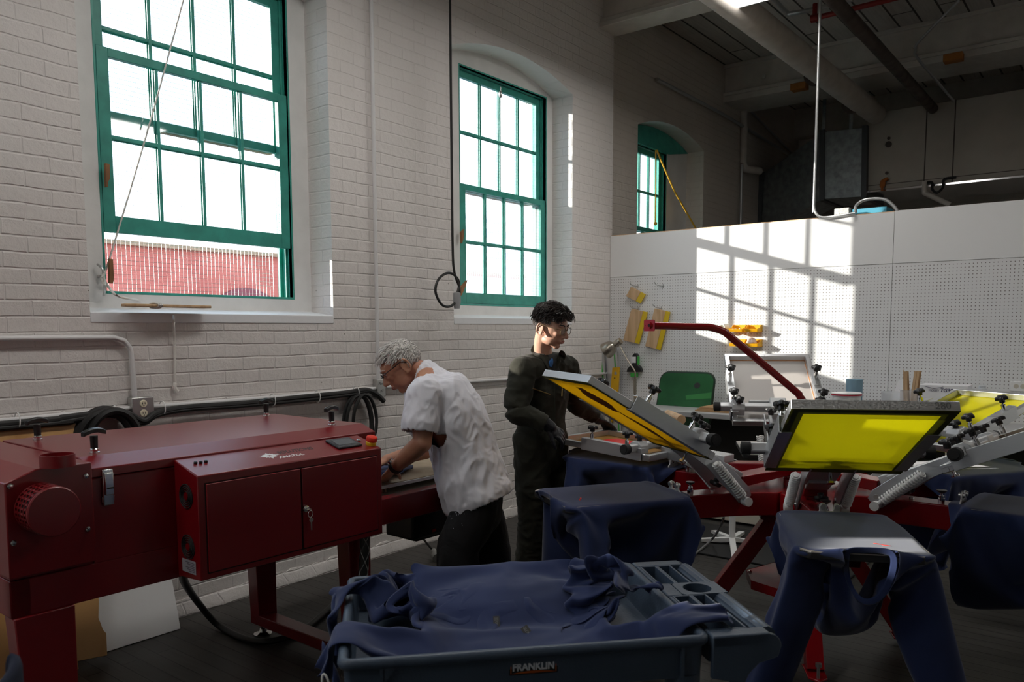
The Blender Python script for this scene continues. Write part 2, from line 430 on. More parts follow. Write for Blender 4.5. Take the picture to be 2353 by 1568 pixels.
# openings: name, xl, xr, sill, spring, apex, frame x0, x1
WIN = {'window_1':(1.77,3.245,1.62,3.56,3.70,1.955,3.105), 'window_2':(4.364,5.92,1.62,3.56,3.70,4.69,5.82),
       'window_4':(-.95,.60,1.62,3.56,3.70,-.72,.42), 'window_5':(-3.6,-2.05,1.62,3.56,3.70,-3.37,-2.23)}
W3N = (7.30,8.86,1.62,3.60,3.74,7.36,8.34)
def arch_pts(xl, xr, zs, za, n=14):
    h = za-zs; w = (xr-xl)/2; r = (w*w+h*h)/(2*h); cx = (xl+xr)/2; cz = za-r; a = math.asin(w/r)
    return [(cx+r*sin(-a+2*a*i/n), cz+r*cos(-a+2*a*i/n)) for i in range(n+1)]
def wall_with_openings(mb, y, x0, x1, z0, z1, ops, depth):
    xs = x0
    for (xl,xr,zb,zs,za,*_) in sorted(ops):
        mb.add([(xs,y,z0),(xl,y,z0),(xl,y,z1),(xs,y,z1)], [(0,1,2,3)])
        mb.add([(xl,y,z0),(xr,y,z0),(xr,y,zb),(xl,y,zb)], [(0,1,2,3)])
        A = arch_pts(xl,xr,zs,za)
        for (a,b) in zip(A[:-1],A[1:]):
            mb.add([(a[0],y,a[1]),(b[0],y,b[1]),(b[0],y,z1),(a[0],y,z1)], [(0,1,2,3)])
            mb.add([(a[0],y,a[1]),(b[0],y,b[1]),(b[0],y+depth,b[1]),(a[0],y+depth,a[1])], [(0,1,2,3)])
        for x in (xl,xr): mb.add([(x,y,zb),(x,y,zs),(x,y+depth,zs),(x,y+depth,zb)], [(0,1,2,3)])
        xs = xr
    mb.add([(xs,y,z0),(x1,y,z0),(x1,y,z1),(xs,y,z1)], [(0,1,2,3)])
mb = MB(); wall_with_openings(mb, WY, XL, 6.60, 0, CZ, WIN.values(), .5)
mb.add([(6.60,WY,0),(6.60,W3+.01,0),(6.60,W3+.01,CZ),(6.60,WY,CZ)], [(0,1,2,3)])
struct('wall_left', mb, M_['brick'], smooth=0)
mb = MB(); wall_with_openings(mb, W3, 6.60, XR, 0, CZ, [W3N], .5)
struct('wall_left_beyond', mb, M_['brick2'], smooth=0)
struct('wall_far', MB().box((XR,YB,0),(XR+.1,W3+.4,CZ)), M_['brick2'])
struct('wall_right', MB().box((XL,YB-.1,0),(XR,YB,CZ)), M_['white'])
struct('wall_rear', MB().box((XL-.1,YB,0),(XL,WY+.5,CZ)), M_['white'])
struct('floor', MB().box((XL,YB,-.1),(XR,W3+.5,0)), M_['floor'])
struct('ceiling', MB().box((XL,YB,CZ),(XR,W3+.5,CZ+.1)), M_['ceil'])
# rough white footing course along the wall
mb = MB()
random.seed(3); xs = [1.2+i*.06 for i in range(90)]
prof = [(.018+random.random()*.014, .03+random.random()*.012) for _ in xs]
mb.loft([[(x,WY,-.0),(x,WY-a,0),(x,WY-a,h*.6),(x,WY-.006,h*2.2),(x,WY,h*2.2)] for x,(a,h) in zip(xs,prof)])
struct('baseboard_left', mb, M_['brick'])
# ceiling beams (steel I-beams cased in wood), across the room
for i,xb in enumerate((6.34,9.38,3.30,.25,-2.8)):
    mb = MB().box((xb,YB,4.24),(xb+.29,WY+.1,4.285)).box((xb+.03,YB,4.285),(xb+.26,WY+.1,4.33)).box((xb+.075,YB,4.33),(xb+.215,WY+.1,CZ))
    if xb > 9: mb = MB().box((xb,YB,4.26),(xb+.62,W3+.1,4.33)).box((xb+.04,YB,4.33),(xb+.1,W3+.1,CZ)).box((xb,YB,4.66),(xb+.14,W3+.1,CZ)).box((xb-.01,YB,4.33),(xb+.1,W3+.1,4.37))
    bm_ = struct('ceiling_beam', mb, M_['beam'], bevel=.006)
    bolts = MB()
    for yb in (3.62,2.0,.4): bolts.lathe([(.0,0),(.028,.0),(.024,.016),(0,.02)], (xb+(.075 if xb<9 else .04),yb,4.48), (-1,0,0), 10)
    obj('beam_bolts', bolts, M_['beam'], bm_)
struct('ceiling_beam', MB().box((XR-.2,YB,4.3),(XR,W3+.1,CZ)), M_['beam'])

# partition: white boards on studs with pegboard below
mb = MB().box((XP+.004,-3.2,0),(XP+.10,WY-.002,2.39))
par = struct('wall_partition', mb, M_['white_wall'])
obj('top_plate', MB().box((XP,-3.2,2.391),(XP+.11,WY-.002,2.412)), M_['wood'], par)
obj('upper_sheet', MB().box((XP-.010,1.489,2.02),(XP+.004,WY-.003,2.405)).box((XP-.010,-1.0,2.02),(XP+.004,1.486,2.412)), M_['white_wall'], par, bevel=.001)
M_['peg'] = peg_mat('white_pegboard')
for i,(y0,y1,lab) in enumerate(((1.489,WY-.004,'white pegboard sheet holding the squeegees and yellow bins'),(-.95,1.486,'white pegboard sheet right of the seam with nothing hung on it'))):
    tag(obj('pegboard', MB().box((XP-.008,y0,.80),(XP+.003,y1,2.017)), M_['peg'], bevel=.001), lab, 'pegboard')

# ================================================================= windows
def window(name, xl, xr, zb, zs, za, x0, x1, y=WY, raise_=0.0, mesh=True, z1=3.545, dust=False):
    YC = y+.215                                     # room face of the casing board
    root = MB()
    z0 = 1.735
    # white casing boards round the frame (fill the opening up to the arch)
    A = arch_pts(xl,xr,zs,za)
    root.box((xl,YC,zb-.02),(x0,YC+.03,z1)).box((x1,YC,zb-.02),(xr,YC+.03,z1)).box((x0,YC,zb-.02),(x1,YC+.03,z0))
    for (a,b) in zip(A[:-1],A[1:]):
        root.hexa([(a[0],YC,z1),(b[0],YC,z1),(b[0],YC+.03,z1),(a[0],YC+.03,z1),(a[0],YC,a[1]),(b[0],YC,b[1]),(b[0],YC+.03,b[1]),(a[0],YC+.03,a[1])])
    w = struct(name, root, M_['white'], smooth=20)
    obj('window_sill', MB().hexa([(xl,y-.004,zb-.05),(xr,y-.004,zb-.05),(xr,YC+.02,zb-.05),(xl,YC+.02,zb-.05),(xl,y-.004,zb+.0),(xr,y-.004,zb+.0),(xr,YC+.02,zb+.03),(xl,YC+.02,zb+.03)]), M_['sill'], w, bevel=.004)
    fr = MB()
    for a,b in (((x0-.012,z0-.014),(x0,z1+.012)),((x1,z0-.014),(x1+.012,z1+.012)),((x0,z1),(x1,z1+.012)),((x0,z0-.014),(x1,z0))):
        fr.box((a[0],YC-.002,a[1]),(b[0],YC+.15,b[1]))
    for x,s in ((x0,1),(x1,-1)):                    # parting stops
        fr.box((x,YC+.045,z0),(x+s*.014,YC+.053,z1)); fr.box((x,YC+.098,z0),(x+s*.02,YC+.11,z1))
    obj('window_frame', fr, M_['teal'], w, bevel=.002)
    def sash(nm, yy, za_, zb_, rb, rt):
        m = MB(); st = .062; a, b = x0+.004, x1-.004
        m.box((a,yy,za_),(a+st,yy+.036,zb_)).box((b-st,yy,za_),(b,yy+.036,zb_)).box((a+st,yy+.0004,za_),(b-st,yy+.0356,za_+rb)).box((a+st,yy+.0004,zb_-rt),(b-st,yy+.0356,zb_))
        gx0, gx1, gz0, gz1 = a+st, b-st, za_+rb, zb_-rt
        for i in (1,2,3):
            x = gx0+(gx1-gx0)*i/4; m.box((x-.009,yy+.004,gz0),(x+.009,yy+.034,gz1)); m.box((x-.014,yy+.016,gz0),(x+.014,yy+.034,gz1))
        zc = (gz0+gz1)/2; m.box((gx0,yy+.0052,zc-.009),(gx1,yy+.0334,zc+.009)); m.box((gx0,yy+.017,zc-.014),(gx1,yy+.0328,zc+.014))
        s = obj(nm, m, M_['teal'], w, bevel=.0025)
        obj('pane', MB().box((gx0-.004,yy+.022,gz0-.004),(gx1+.004,yy+.0255,gz1+.004)), M_['glass_dust'] if (dust and nm=='lower_sash') else M_['glass'], s)
        return s
    zm = z0 + (z1-z0)/2
    sash('upper_sash', YC+.056, zm-.022, z1-.004, .045, .055)
    sash('lower_sash', YC+.006, z0+.002+raise_, zm+.024+raise_, .085, .045)
    if mesh:
        g = MB(); ym = YC+.19; s = .0254; k = int((x1-x0)/s)
        for i in range(k+1): x = x0+i*s; g.box((x-.0007,ym,z0-.02),(x+.0007,ym+.0014,z1))
        for i in range(int((z1-z0)/s)+1): z = z0+i*s; g.box((x0,ym+.0014,z-.0007),(x1,ym+.0028,z+.0007))
        obj('wire_mesh', g, M_['steel'], w, smooth=0)
        obj('mesh_rail', MB().box((x0,ym-.012,z0-.03),(x1,ym+.02,z0-.004)).box((x0,ym-.02,z0+.90),(x1,ym+.02,z0+.95)), M_['rawwood'], w)
    return w
M_['rawwood'] = mat('weathered_wood', (.33,.24,.16), .8, var=.3, vscale=30)
w1 = window('window_1', *WIN['window_1'], raise_=.30)
w2 = window('window_2', *WIN['window_2'], dust=True)
window('window_4', *WIN['window_4'], mesh=False); window('window_5', *WIN['window_5'], mesh=False)
w3 = window('window_3', *W3N, y=W3, z1=3.50)
obj('head_board', MB().prism([(p[0],p[1]-.005) for p in arch_pts(W3N[0],W3N[1],W3N[3],W3N[4])][::-1]+[(W3N[0],3.51),(W3N[1]-.46,3.51)], W3+.20, W3+.214, lambda x,y,z:(x,z,y)), M_['teal'], w3)

# ================================================================= outside
M_['redbrick'] = (lambda: brick_mat('outside_red_brick', (.60,.20,.16), (.42,.11,.09), .6))()
ob = thing('brick_building', 'old red brick building across the alley, seen under the raised sash', 'building', (4,15.2,0))
obj('facade', MB().box((-14,15,0),(26,15.4,3.12)), M_['redbrick'], ob)
obj('roof_edge', MB().box((-14,14.9,3.12),(26,15.6,3.2)), M_['rawwood'], ob)
def outside_window(xc):
    A = arch_pts(xc-.62,xc+.62,2.22,2.42)
    f = MB().prism([(xc-.62,.9)]+A+[(xc+.62,.9)], 14.92, 15.0, lambda x,y,z:(x,z,y))
    o = obj('window_surround', f, mat('plum_paint',(.20,.045,.06),.6), ob)
    obj('boarded_panel', MB().box((xc-.47,14.9,.9),(xc+.42,14.93,2.16)), mat('orange_board',(.72,.20,.045),.6,var=.12,vscale=3), o)
p_ = pY(562,640,15.0); outside_window(p_.x)
# pale graffiti-like patch of worn paint on the outside wall
m, nt, b = nodes('faded_pink_paint')
tc = N(nt,'TexCoord'); n = N(nt,'TexNoise', i_Scale=1.6, i_Detail=6.0, i_Distortion=1.2); L(nt, tc.outputs['Object'], n.inputs['Vector'])
L(nt, ramp(nt, n.outputs['Fac'], [(.3,(.50,.10,.09)),(.5,(.72,.30,.30)),(.62,(.85,.62,.62)),(.75,(.60,.16,.10))]), b.inputs['Base Color']); b.inputs['Roughness'].default_value = .8
a_, c_ = pY(262,600,14.99), pY(470,672,14.99)
cx_, cz_ = (a_.x+c_.x)/2, (a_.z+c_.z)/2
obj('paint_patch', MB().prism([(cx_+(1.15+.12*sin(5*t))*cos(t)*(c_.x-a_.x)*.55, 1.45+(.55+.1*cos(3*t))*sin(t)) for t in [2*pi*i/40 for i in range(40)]], 14.975, 15.0, lambda x,y,z:(x,z,y)), m, ob)
# pale blue roof trusses of the shed seen through the second window
tr = thing('roof_truss', 'pale blue steel roof trusses outside the second window', 'truss', (17.0,13.0,0))
tm = MB()
def bar(a, b, r=.05): tm.cyl(a, b, r, n=6)
for k,yy in enumerate((13.0,14.3)):
    bar((13.4,yy,3.5),(22,yy,3.5)); bar((13.4,yy,4.25),(22,yy,4.25))
    for i in range(8):
        x = 13.4+i*1.07; bar((x,yy,3.5),(x+.58,yy,4.25),.035); bar((x+.58,yy,4.25),(x+1.07,yy,3.5),.035)
for x in (13.6,16.4,19.2,21.8): bar((x,13,0),(x,13,3.5),.09)
obj('truss_bars', tm, mat('pale_blue_steel',(.36,.45,.72),.6), tr)
obj('shed_wall', MB().box((13.2,14.6,0),(22.4,14.7,3.0)), mat('pale_shed_sheet',(.62,.66,.80),.6,var=.1,vscale=2), tr)
struct('outside_ground', MB().box((-20,4.7,-.3),(30,40,-.02)), mat('alley_paving',(.35,.34,.33),.8,var=.2,vscale=1))
# ================================================================= lamps of the room, one of them added
M_['tube'] = mat('lit_fluorescent_panel', (1,.97,.93), .5, emit=19)
M_['lamp_white'] = mat('white_lamp_housing', (.85,.85,.84), .4)
def strip_light(x1, y1, z, label, ln=1.22, wd=.34, e=M_['tube']):
    t = thing('fluorescent_light', label, 'light', (x1-ln/2, y1-wd/2, z), group='hanging fluorescent lights')
    h = MB().box((x1-ln,y1-wd,z+.012),(x1,y1,z+.075)).box((x1-ln,y1-wd,z-.004),(x1,y1-wd+.012,z+.012)).box((x1-ln,y1-.012,z-.004),(x1,y1,z+.012)).box((x1-.012,y1-wd,z-.004),(x1,y1,z+.012)).box((x1-ln,y1-wd,z-.004),(x1-ln+.012,y1,z+.012))
    obj('housing', h, M_['lamp_white'], t, bevel=.002)
    obj('diffuser', MB().box((x1-ln+.013,y1-wd+.013,z+.002),(x1-.013,y1-.013,z+.010)), e, t)
    w = MB()
    for xx in (x1-ln+.15,x1-.15): w.cyl((xx,y1-wd/2,z+.07),(xx,y1-wd/2,CZ),.003,n=6)
    obj('hanging_wire', w, M_['steel'], t)
strip_light(6.08,2.56,3.99,'bright fluorescent light at the top edge, below the white pipe')
for i,(x,y) in enumerate(((3.2,2.6),(.3,2.6),(-2.4,2.6),(5.3,-1.1))):  # the last lamp is unseen, added to brighten the partition
    strip_light(x,y,3.99,'unseen fluorescent light hanging from the ceiling outside the picture')

# ================================================================= pipes and ducts overhead
def pipe(name, pts, r, m, label, cat='pipe', group=None, n=16, extra=None):
    o = obj(name, MB().tube(pts, r, n), m, origin=pts[0]); return tag(o, label, cat, group)
M_['lagging'] = mat('canvas_pipe_lagging', (.62,.57,.51), .75, bump=.4, bscale=18, var=.08)
M_['rust'] = mat('dark_brown_pipe', (.055,.038,.030), .55, var=.3, vscale=9)
M_['sprink'] = mat('red_sprinkler_pipe', (.26,.018,.014), .45)
M_['emt'] = mat('grey_conduit', (.50,.51,.51), .35, metal=.6)
# white lagged pipe
a = pZ(1672,10,4.06); a2 = pZ(1985,243,4.06)
wp = thing('insulated_pipe', 'thick white canvas-wrapped pipe slanting under the ceiling', 'pipe', (5.0,a.y,4.06))
obj('wrapping', MB().tube([(3.0,a.y,4.06),(10.28,a2.y+(a2.y-a.y)*.2,4.06)], .115, 24), M_['lagging'], wp)
bd = MB()
for px in (1868,1965):
    q = pZ(px, 60+(px-1700)*.66, 4.06); bd.tube([(q.x-.012,a.y,4.06),(q.x+.012,a.y,4.06)], .118, 24)
obj('band', bd, M_['rust'], wp)
def along(px1, px2, z, x0, x1):      # pipe running along the room through two picture points
    p, q = pZ(*px1, z), pZ(*px2, z); d = (q-p)/(q.x-p.x)
    return [p + d*(x0-p.x), p + d*(x1-p.x)]
pipe('iron_pipe', along((1925,10),(2130,235),4.0,3.5,10.2), .055, M_['rust'], 'dark brown iron pipe running along the ceiling right of the white pipe')
g_ = 'red sprinkler pipes'
p0, p1 = pX(1872,42,7.2), pX(2120,-20,7.2)
sp = thing('sprinkler_pipe', 'red sprinkler pipe crossing in front of the big beam, nearest the lamp', 'pipe', p0, group=g_)
d_ = (p1-p0); obj('pipe_run', MB().tube([p0,p0+d_*3.2], .022, 12).tube([p0+d_*.75,p0+d_*.75+V((0,0,.5))], .016, 10), M_['sprink'], sp)
obj('elbow', MB().tube([p0+V((0,.03,0)),p0,p0+V((0,-.03,.0))], .033, 12).cyl(p0+V((0,0,-.03)),p0+V((0,0,.12)),.02), M_['sprink'], sp)
p0, p1 = pX(2030,196,10.6), pX(2353,135,10.6); d_ = p1-p0
sp = thing('sprinkler_pipe', 'red sprinkler pipe behind the big beam, above the air handler', 'pipe', p0, group=g_)
obj('pipe_run', MB().tube([p0,p0+d_*2], .038, 12).tube([p0+d_*.04,p0+d_*.04+V((0,0,.6))], .03, 10), M_['sprink'], sp)
# thin conduits under the ceiling
q = [pX(2205,0,8.9), pX(2105,102,9.05), pX(2103,128,9.2), pX(2192,232,9.8)]
pipe('bent_conduit', spline([q[0],q[0].lerp(q[1],.9),q[1].lerp(q[2],.5),q[2].lerp(q[3],.08),q[3]],8), .013, M_['emt'], 'thin grey conduit bent round the front of the big beam','conduit')
q = [pX(1775,-4,7.4), pX(1811,32,7.4), pX(1870,22,7.4), pX(1960,-2,7.4)]
pipe('bent_conduit', spline([q[0],q[0].lerp(q[1],.92),q[1],q[1].lerp(q[2],.1),q[2],q[3]],6), .02, M_['emt'], 'grey conduit with a corner bend beside the bright lamp','conduit')
# pendant drop to the top of the partition
X_ = XP-.03; q = [pX(1886,-60,X_), pX(1885,0,X_), pX(1871,450,X_)]
q2 = [pX(1870,470,X_), pX(1873,486,X_), pX(1882,497,X_), pX(1900,500,X_), pX(1965,490,X_)]
pipe('drop_conduit', spline([q[0]+V((0,0,1.2))]+q+q2,8), .011, M_['emt'], 'thin vertical conduit dropping from the ceiling to the top of the white partition','conduit')
jb = obj('junction_box', MB().box((XP-.005,1.82,2.413),(XP+.06,1.93,2.47)), mat('grey_speckled_box',(.5,.5,.48),.6,var=.4,vscale=60), bevel=.003); tag(jb,'small grey junction box on top of the white partition','box')
q = [pX(1966,490,X_+.03), pX(1968,472,X_+.03), pX(1990,459,X_+.03), pX(2030,458,X_+.03), pX(2052,472,X_+.03), pX(2062,485,X_+.03)]
pipe('flexible_conduit', spline(q,8), .012, M_['emt'], 'flexible metal conduit arching over the edge of the white partition','conduit')
cb = obj('painted_carton', MB().box((XP+.13,1.58,2.30),(XP+.35,1.83,2.47)), mat('blue_yellow_carton',(.05,.28,.40),.6)); tag(cb,'blue carton peeping over the top of the white partition','box')
obj('shelf_bracket', MB().box((XP+.10,1.5,2.26),(XP+.38,1.9,2.30)), M_['wood'], par)

# air handler and its duct behind the partition
hv = thing('air_handler', 'big beige air handler hanging beyond the white partition', 'air handler', (8.8,1.2,2.9))
HX = 10.3; hy0, hy1 = -1.6, pX(1990,330,HX).y; hz0 = pX(1985,440,HX).z; hz1 = pX(1992,262,HX).z
obj('casing', MB().box((HX,hy0,hz0),(HX+1.1,hy1,hz1)), mat('beige_enamel',(.44,.40,.34),.55,var=.08,vscale=3), hv, bevel=.006)
sm = MB()
for px in (2127,2192): yy = pX(px,330,HX).y; sm.box((HX-.003,yy-.006,hz0),(HX+.01,yy+.006,hz1))
sm.box((HX-.003,hy0,hz0+.055),(HX+.01,hy1,hz0+.062))
obj('panel_seam', sm, M_['rust'], hv)
a = pX(2042,332,HX); kn = MB().cyl((HX-.015,a.y,a.z),(HX,a.y,a.z),.035).cyl((HX-.012,a.y,a.z+.07),(HX,a.y,a.z+.07),.018)
a = pX(2038,398,HX); kn.cyl((HX-.012,a.y,a.z),(HX,a.y,a.z),.018)
obj('port', kn, M_['rust'], hv)
a = pX(2036,420,HX); obj('orange_wrap', MB().tube(spline([(HX-.02,a.y-.02,a.z+.04),(HX-.05,a.y+.02,a.z+.01),(HX-.05,a.y+.03,a.z-.10)],6),[.022]*6+[.03]*4+[.014]*3,10), mat('orange_foam',(.45,.13,.02),.7), hv)
M_['foil'] = mat('foil_facing', (.72,.72,.74), .12, metal=1, bump=.5, bscale=3)
obj('foil_underside', MB().box((HX+.01,hy0,hz0-.02),(HX+1.1,hy1-.03,hz0-.001)), M_['foil'], hv)
a = pX(2124,425,HX-.05)
obj('drain_pipe', MB().tube(spline([(HX-.03,a.y,a.z+.04),(HX-.03,a.y,a.z-.07),(HX-.02,a.y-.02,a.z-.10),(HX+.02,a.y-.26,a.z-.24)],5), .028, 12), M_['lagging'], hv)
a = pX(2140,425,HX-.05); b_ = pX(2166,425,HX-.05)
obj('trap_pipe', MB().tube(spline([(HX-.03,a.y+.08,a.z+.03),(HX-.03,a.y,a.z+.03),(HX-.03,a.y-.01,a.z-.05),(HX-.03,(a.y+b_.y)/2,a.z-.09),(HX-.03,b_.y,a.z-.04),(HX-.03,b_.y-.01,a.z+.05),(HX-.03,b_.y-.13,a.z+.06)],6), .014, 10), M_['blackmat'], hv)
dk = thing('sheet_metal_duct', 'grey galvanised duct sloping down from the air handler', 'duct', (9.0,2.6,2.9))
P = lambda x,y,X=HX-.05: pX(x,y,X)
A1,A2,B1,B2 = P(1890,303),P(1890,458),P(1988,293),P(1986,452)
def slab(mb, pts, dx): mb.hexa([pts[0],pts[1],pts[1]+V((dx,0,0)),pts[0]+V((dx,0,0)),pts[3],pts[2],pts[2]+V((dx,0,0)),pts[3]+V((dx,0,0))])
m_ = MB(); slab(m_, [A2,B2,B1,A1], .75); obj('duct_box', m_, M_['galv'], dk, bevel=.004)
C1,C2 = P(1752,400,HX+.3),P(1745,520,HX+.3)
m_ = MB(); slab(m_, [C2+V((0,0,-.12)),A2,A1,C1], .65); obj('duct_slope', m_, M_['galv'], dk, bevel=.004)
m_ = MB()
for (u,v_) in ((A1,A2),(B1,B2),(C1,C2)):
    m_.hexa([v_+V((-.03,.03,-.02)),v_+V((-.03,-.03,-.02)),v_+V((.8,-.03,-.02)),v_+V((.8,.03,-.02)),u+V((-.03,.03,.02)),u+V((-.03,-.03,.02)),u+V((.8,-.03,.02)),u+V((.8,.03,.02))])
obj('duct_flange', m_, mat('dark_flange',(.07,.075,.08),.5,metal=.5), dk)
E1,E2 = P(1716,384,HX+.35),P(1716,520,HX+.35)
m_ = MB(); slab(m_, [E2+V((0,0,-.15)),C2+V((.05,.0,-.15)),C1+V((.05,0,.02)),E1], .6); obj('duct_elbow', m_, mat('black_duct_lining',(.02,.021,.022),.7), dk, bevel=.03)
st = MB()
for px,py in ((1893,290),(1955,300)):
    q = P(px,py,HX+.1); st.box((q.x-.006,q.y-.02,q.z-.1),(q.x+.006,q.y+.02,CZ))
obj('hanger_strap', st, M_['galv'], dk)

# conduits on the far brick wall
Y3 = W3-.04
pipe('wall_conduit', [pY(1510,183,Y3)]+[pY(1660,262,Y3)]+[V((11.9,Y3,4.0))], .02, M_['emt'], 'straight pipe running along the cream brick wall above the third window','pipe')
q = [V((9.93,Y3,4.30)),V((9.95,Y3,3.62)),V((9.97,Y3-.02,3.56)),V((10.25,Y3-.1,3.56))]
pipe('drain_elbow', spline([q[0],q[0].lerp(q[1],.9),q[1],q[2],q[2].lerp(q[3],.3),q[3]],6), .045, M_['lagging'], 'white vertical drain pipe with an elbow on the far brick wall','pipe')
pipe('thin_riser', [V((9.90,Y3,3.6)),V((9.90,Y3,2.2))], .018, M_['emt'], 'thin vertical pipe beside the dark duct on the far brick wall','pipe')
pipe('thin_riser', [V((10.1,Y3,4.32)),V((11.9,Y3,4.02))], .014, M_['emt'], 'thin pale pipe slanting along the far brick wall behind the beam','pipe')
# orange wood blocks clamped on the beam flange
for i,(px,py,lab) in enumerate(((1840,197,'orange wooden block under the big beam left of the thin drop conduit'),(2193,130,'orange wooden block under the big beam near the right edge'))):
    q = pZ(px,py,4.25); o = obj('wooden_block', MB().box((q.x-.10,q.y-.085,4.19),(q.x+.02,q.y+.085,4.262)), mat('orange_wood',(.40,.15,.03),.6,var=.2), bevel=.004); tag(o, lab, 'block', 'orange blocks on the beam')

# ================================================================= conduits, boxes and cables on the near wall
YW = WY-.022
def on(px, py, off=.022): return pY(px,py,WY-off)
pipe('wall_conduit', [V((-1.5,YW,on(0,776).z)), on(262,776), *[on(*p) for p in ((285,783),(299,800),(303,825))], on(310,915)], .0125, M_['conduit'], 'white conduit bending down to the double outlet','conduit')
pipe('wall_conduit', [V((-1.5,YW,on(0,968).z)), on(60,963), on(302,938)], .0125, M_['conduit'], 'white horizontal conduit left of the double outlet','conduit')
pipe('wall_conduit', [on(350,935), on(600,916), on(866,893)], .0125, M_['conduit'], 'white horizontal conduit between the two outlet boxes','conduit')
pipe('wall_conduit', [on(886,890), on(1165,872), on(1400,858)], .0125, M_['conduit'], 'white conduit running behind the two men to the corner','conduit')
pipe('wall_conduit', [V((on(853,0).x,YW,CZ)), on(858,300), on(866,708), on(869,878)], .0125, M_['conduit'], 'white vertical conduit between the two big windows','conduit')
ob_ = thing('outlet_box', 'grey metal double outlet box at the end of the bent white conduit', 'outlet', on(330,938))
a, b_ = on(303,915,.05), on(356,962,.05)
obj('box', MB().box((a.x,WY-.05,b_.z),(b_.x,WY,a.z)), M_['steel'], ob_, bevel=.004)
cx_, cz_ = (a.x+b_.x)/2, (a.z+b_.z)/2
rc = MB()
for dz in (.024,-.024): rc.lathe([(.019,0),(.019,.003),(.017,.005)], (cx_,WY-.050,cz_+dz), (0,-1,0), 20)
ivory = mat('ivory_plastic',(.78,.70,.52),.4)
o = obj('receptacle', rc, ivory, ob_)
sl = MB()
for dz in (.024,-.024):
    for dx in (-.006,.006): sl.box((cx_+dx-.0012,WY-.0562,cz_+dz-.003),(cx_+dx+.0012,WY-.0545,cz_+dz+.007))
    sl.cyl((cx_,WY-.0562,cz_+dz-.010),(cx_,WY-.0545,cz_+dz-.010),.0025,n=8)
obj('slot', sl, M_['black'], o)
sw = thing('switch_box', 'grey switch box with handwriting on it behind the white-haired man', 'outlet', on(878,893))
a, b_ = on(867,873,.045), on(887,911,.045)
obj('box', MB().box((a.x,WY-.045,b_.z),(b_.x,WY,a.z)), M_['steel'], sw, bevel=.003)
me = text_mesh('Panel', .026, frame(((a.x+b_.x)/2,WY-.0452,(a.z*2+b_.z)/3+.01),(1,0,0),(0,0,1)), .0003, shear=.3); me.materials.append(M_['black']); obj('handwriting', me, None, sw)
me = text_mesh('#2', .026, frame(((a.x+b_.x)/2,WY-.0452,(a.z+b_.z*2)/3),(1,0,0),(0,0,1)), .0003, shear=.3); me.materials.append(M_['black']); obj('handwriting', me, None, sw)
# black cables
M_['cable'] = mat('black_cable', (.012,.012,.012), .45)
ca = MB()
ca.tube(spline([V((-1.4,WY-.05,on(0,975).z)),on(20,975,.05),on(140,962,.05),on(250,948,.05),on(290,950,.055),on(330,968,.06),on(362,950,.055),on(430,937,.05),on(560,928,.05),on(700,913,.05),on(790,904,.05),on(840,897,.05),on(865,907,.06),on(882,923,.07)],6), .017, 10)
ca.tube(spline([V((-1.4,WY-.06,on(0,985).z)),on(20,984,.06),on(140,971,.06),on(240,955,.06),on(285,962,.06),on(330,973,.06),on(362,955,.06),on(430,942,.055),on(560,933,.055),on(700,920,.055),on(800,908,.055),on(850,900,.055),on(870,912,.065)],6), .012, 10)
tag(obj('power_cable', ca, M_['cable'], origin=on(140,962,.05)), 'black power cables strapped along the white conduit', 'cable')
def coil(label, px, py, rx, rz, n, r, skip=None):
    c = on(px,py,.06); m_ = MB(); random.seed(n)
    for k in range(n):
        dx, dz = (random.random()-.5)*.045, (random.random()-.5)*.03; f = 1-.05*k
        m_.tube([(c.x+dx+rx*f*cos(2*pi*i/40), WY-.045-k*.013+.006*sin(4*pi*i/40), c.z+dz+rz*f*sin(2*pi*i/40)) for i in range(40)], r, 8, closed=True)
    return tag(obj('cable_coil', m_, M_['cable'], origin=c), label, 'cable', 'coiled black cables')
coil('thick black cable coil hanging behind the left end of the red dryer', 250, 1025, .15, .19, 4, .019)
coil('black cable coil hanging on the wall left of the white-haired man', 828, 968, .115, .19, 4, .011)
tie = MB()
for px,py in ((40,966),(262,948),(373,938),(626,920),(729,912),(818,901)):
    q = on(px,py,.05); tie.tube([(q.x,q.y+.03*cos(t),q.z+.036*sin(t)) for t in [2*pi*i/14 for i in range(14)]], .0028, 5, closed=True)
tag(obj('zip_ties', tie, M_['lamp_white']), 'white zip ties holding the black cables to the conduit', 'zip tie')
# hanging drop cord with a loop and plug, in front of the second window
Yd = 3.80; dd = lambda x,y: pY(x,y,Yd)
dc = thing('hanging_cable', 'black drop cord with a loop and plug hanging left of the second window', 'cord', dd(1040,600))
pts = [V((dd(1034,0).x,Yd,CZ)), dd(1034,0), dd(1037,300), dd(1040,560), dd(1044,625), dd(1055,660), dd(1054,685), dd(1035,704), dd(1015,700), dd(1001,672), dd(1006,645), dd(1024,629), dd(1042,631), dd(1055,650), dd(1050,678)]
obj('cord', MB().tube(spline(pts,8), .009, 10), M_['cable'], dc)
q = dd(1050,690); obj('plug', MB().lathe([(.014,.055),(.026,.05),(.028,-.01),(.022,-.045),(.02,-.06)], q, (0,0,1), 16), mat('grey_plug',(.35,.36,.37),.5), dc)
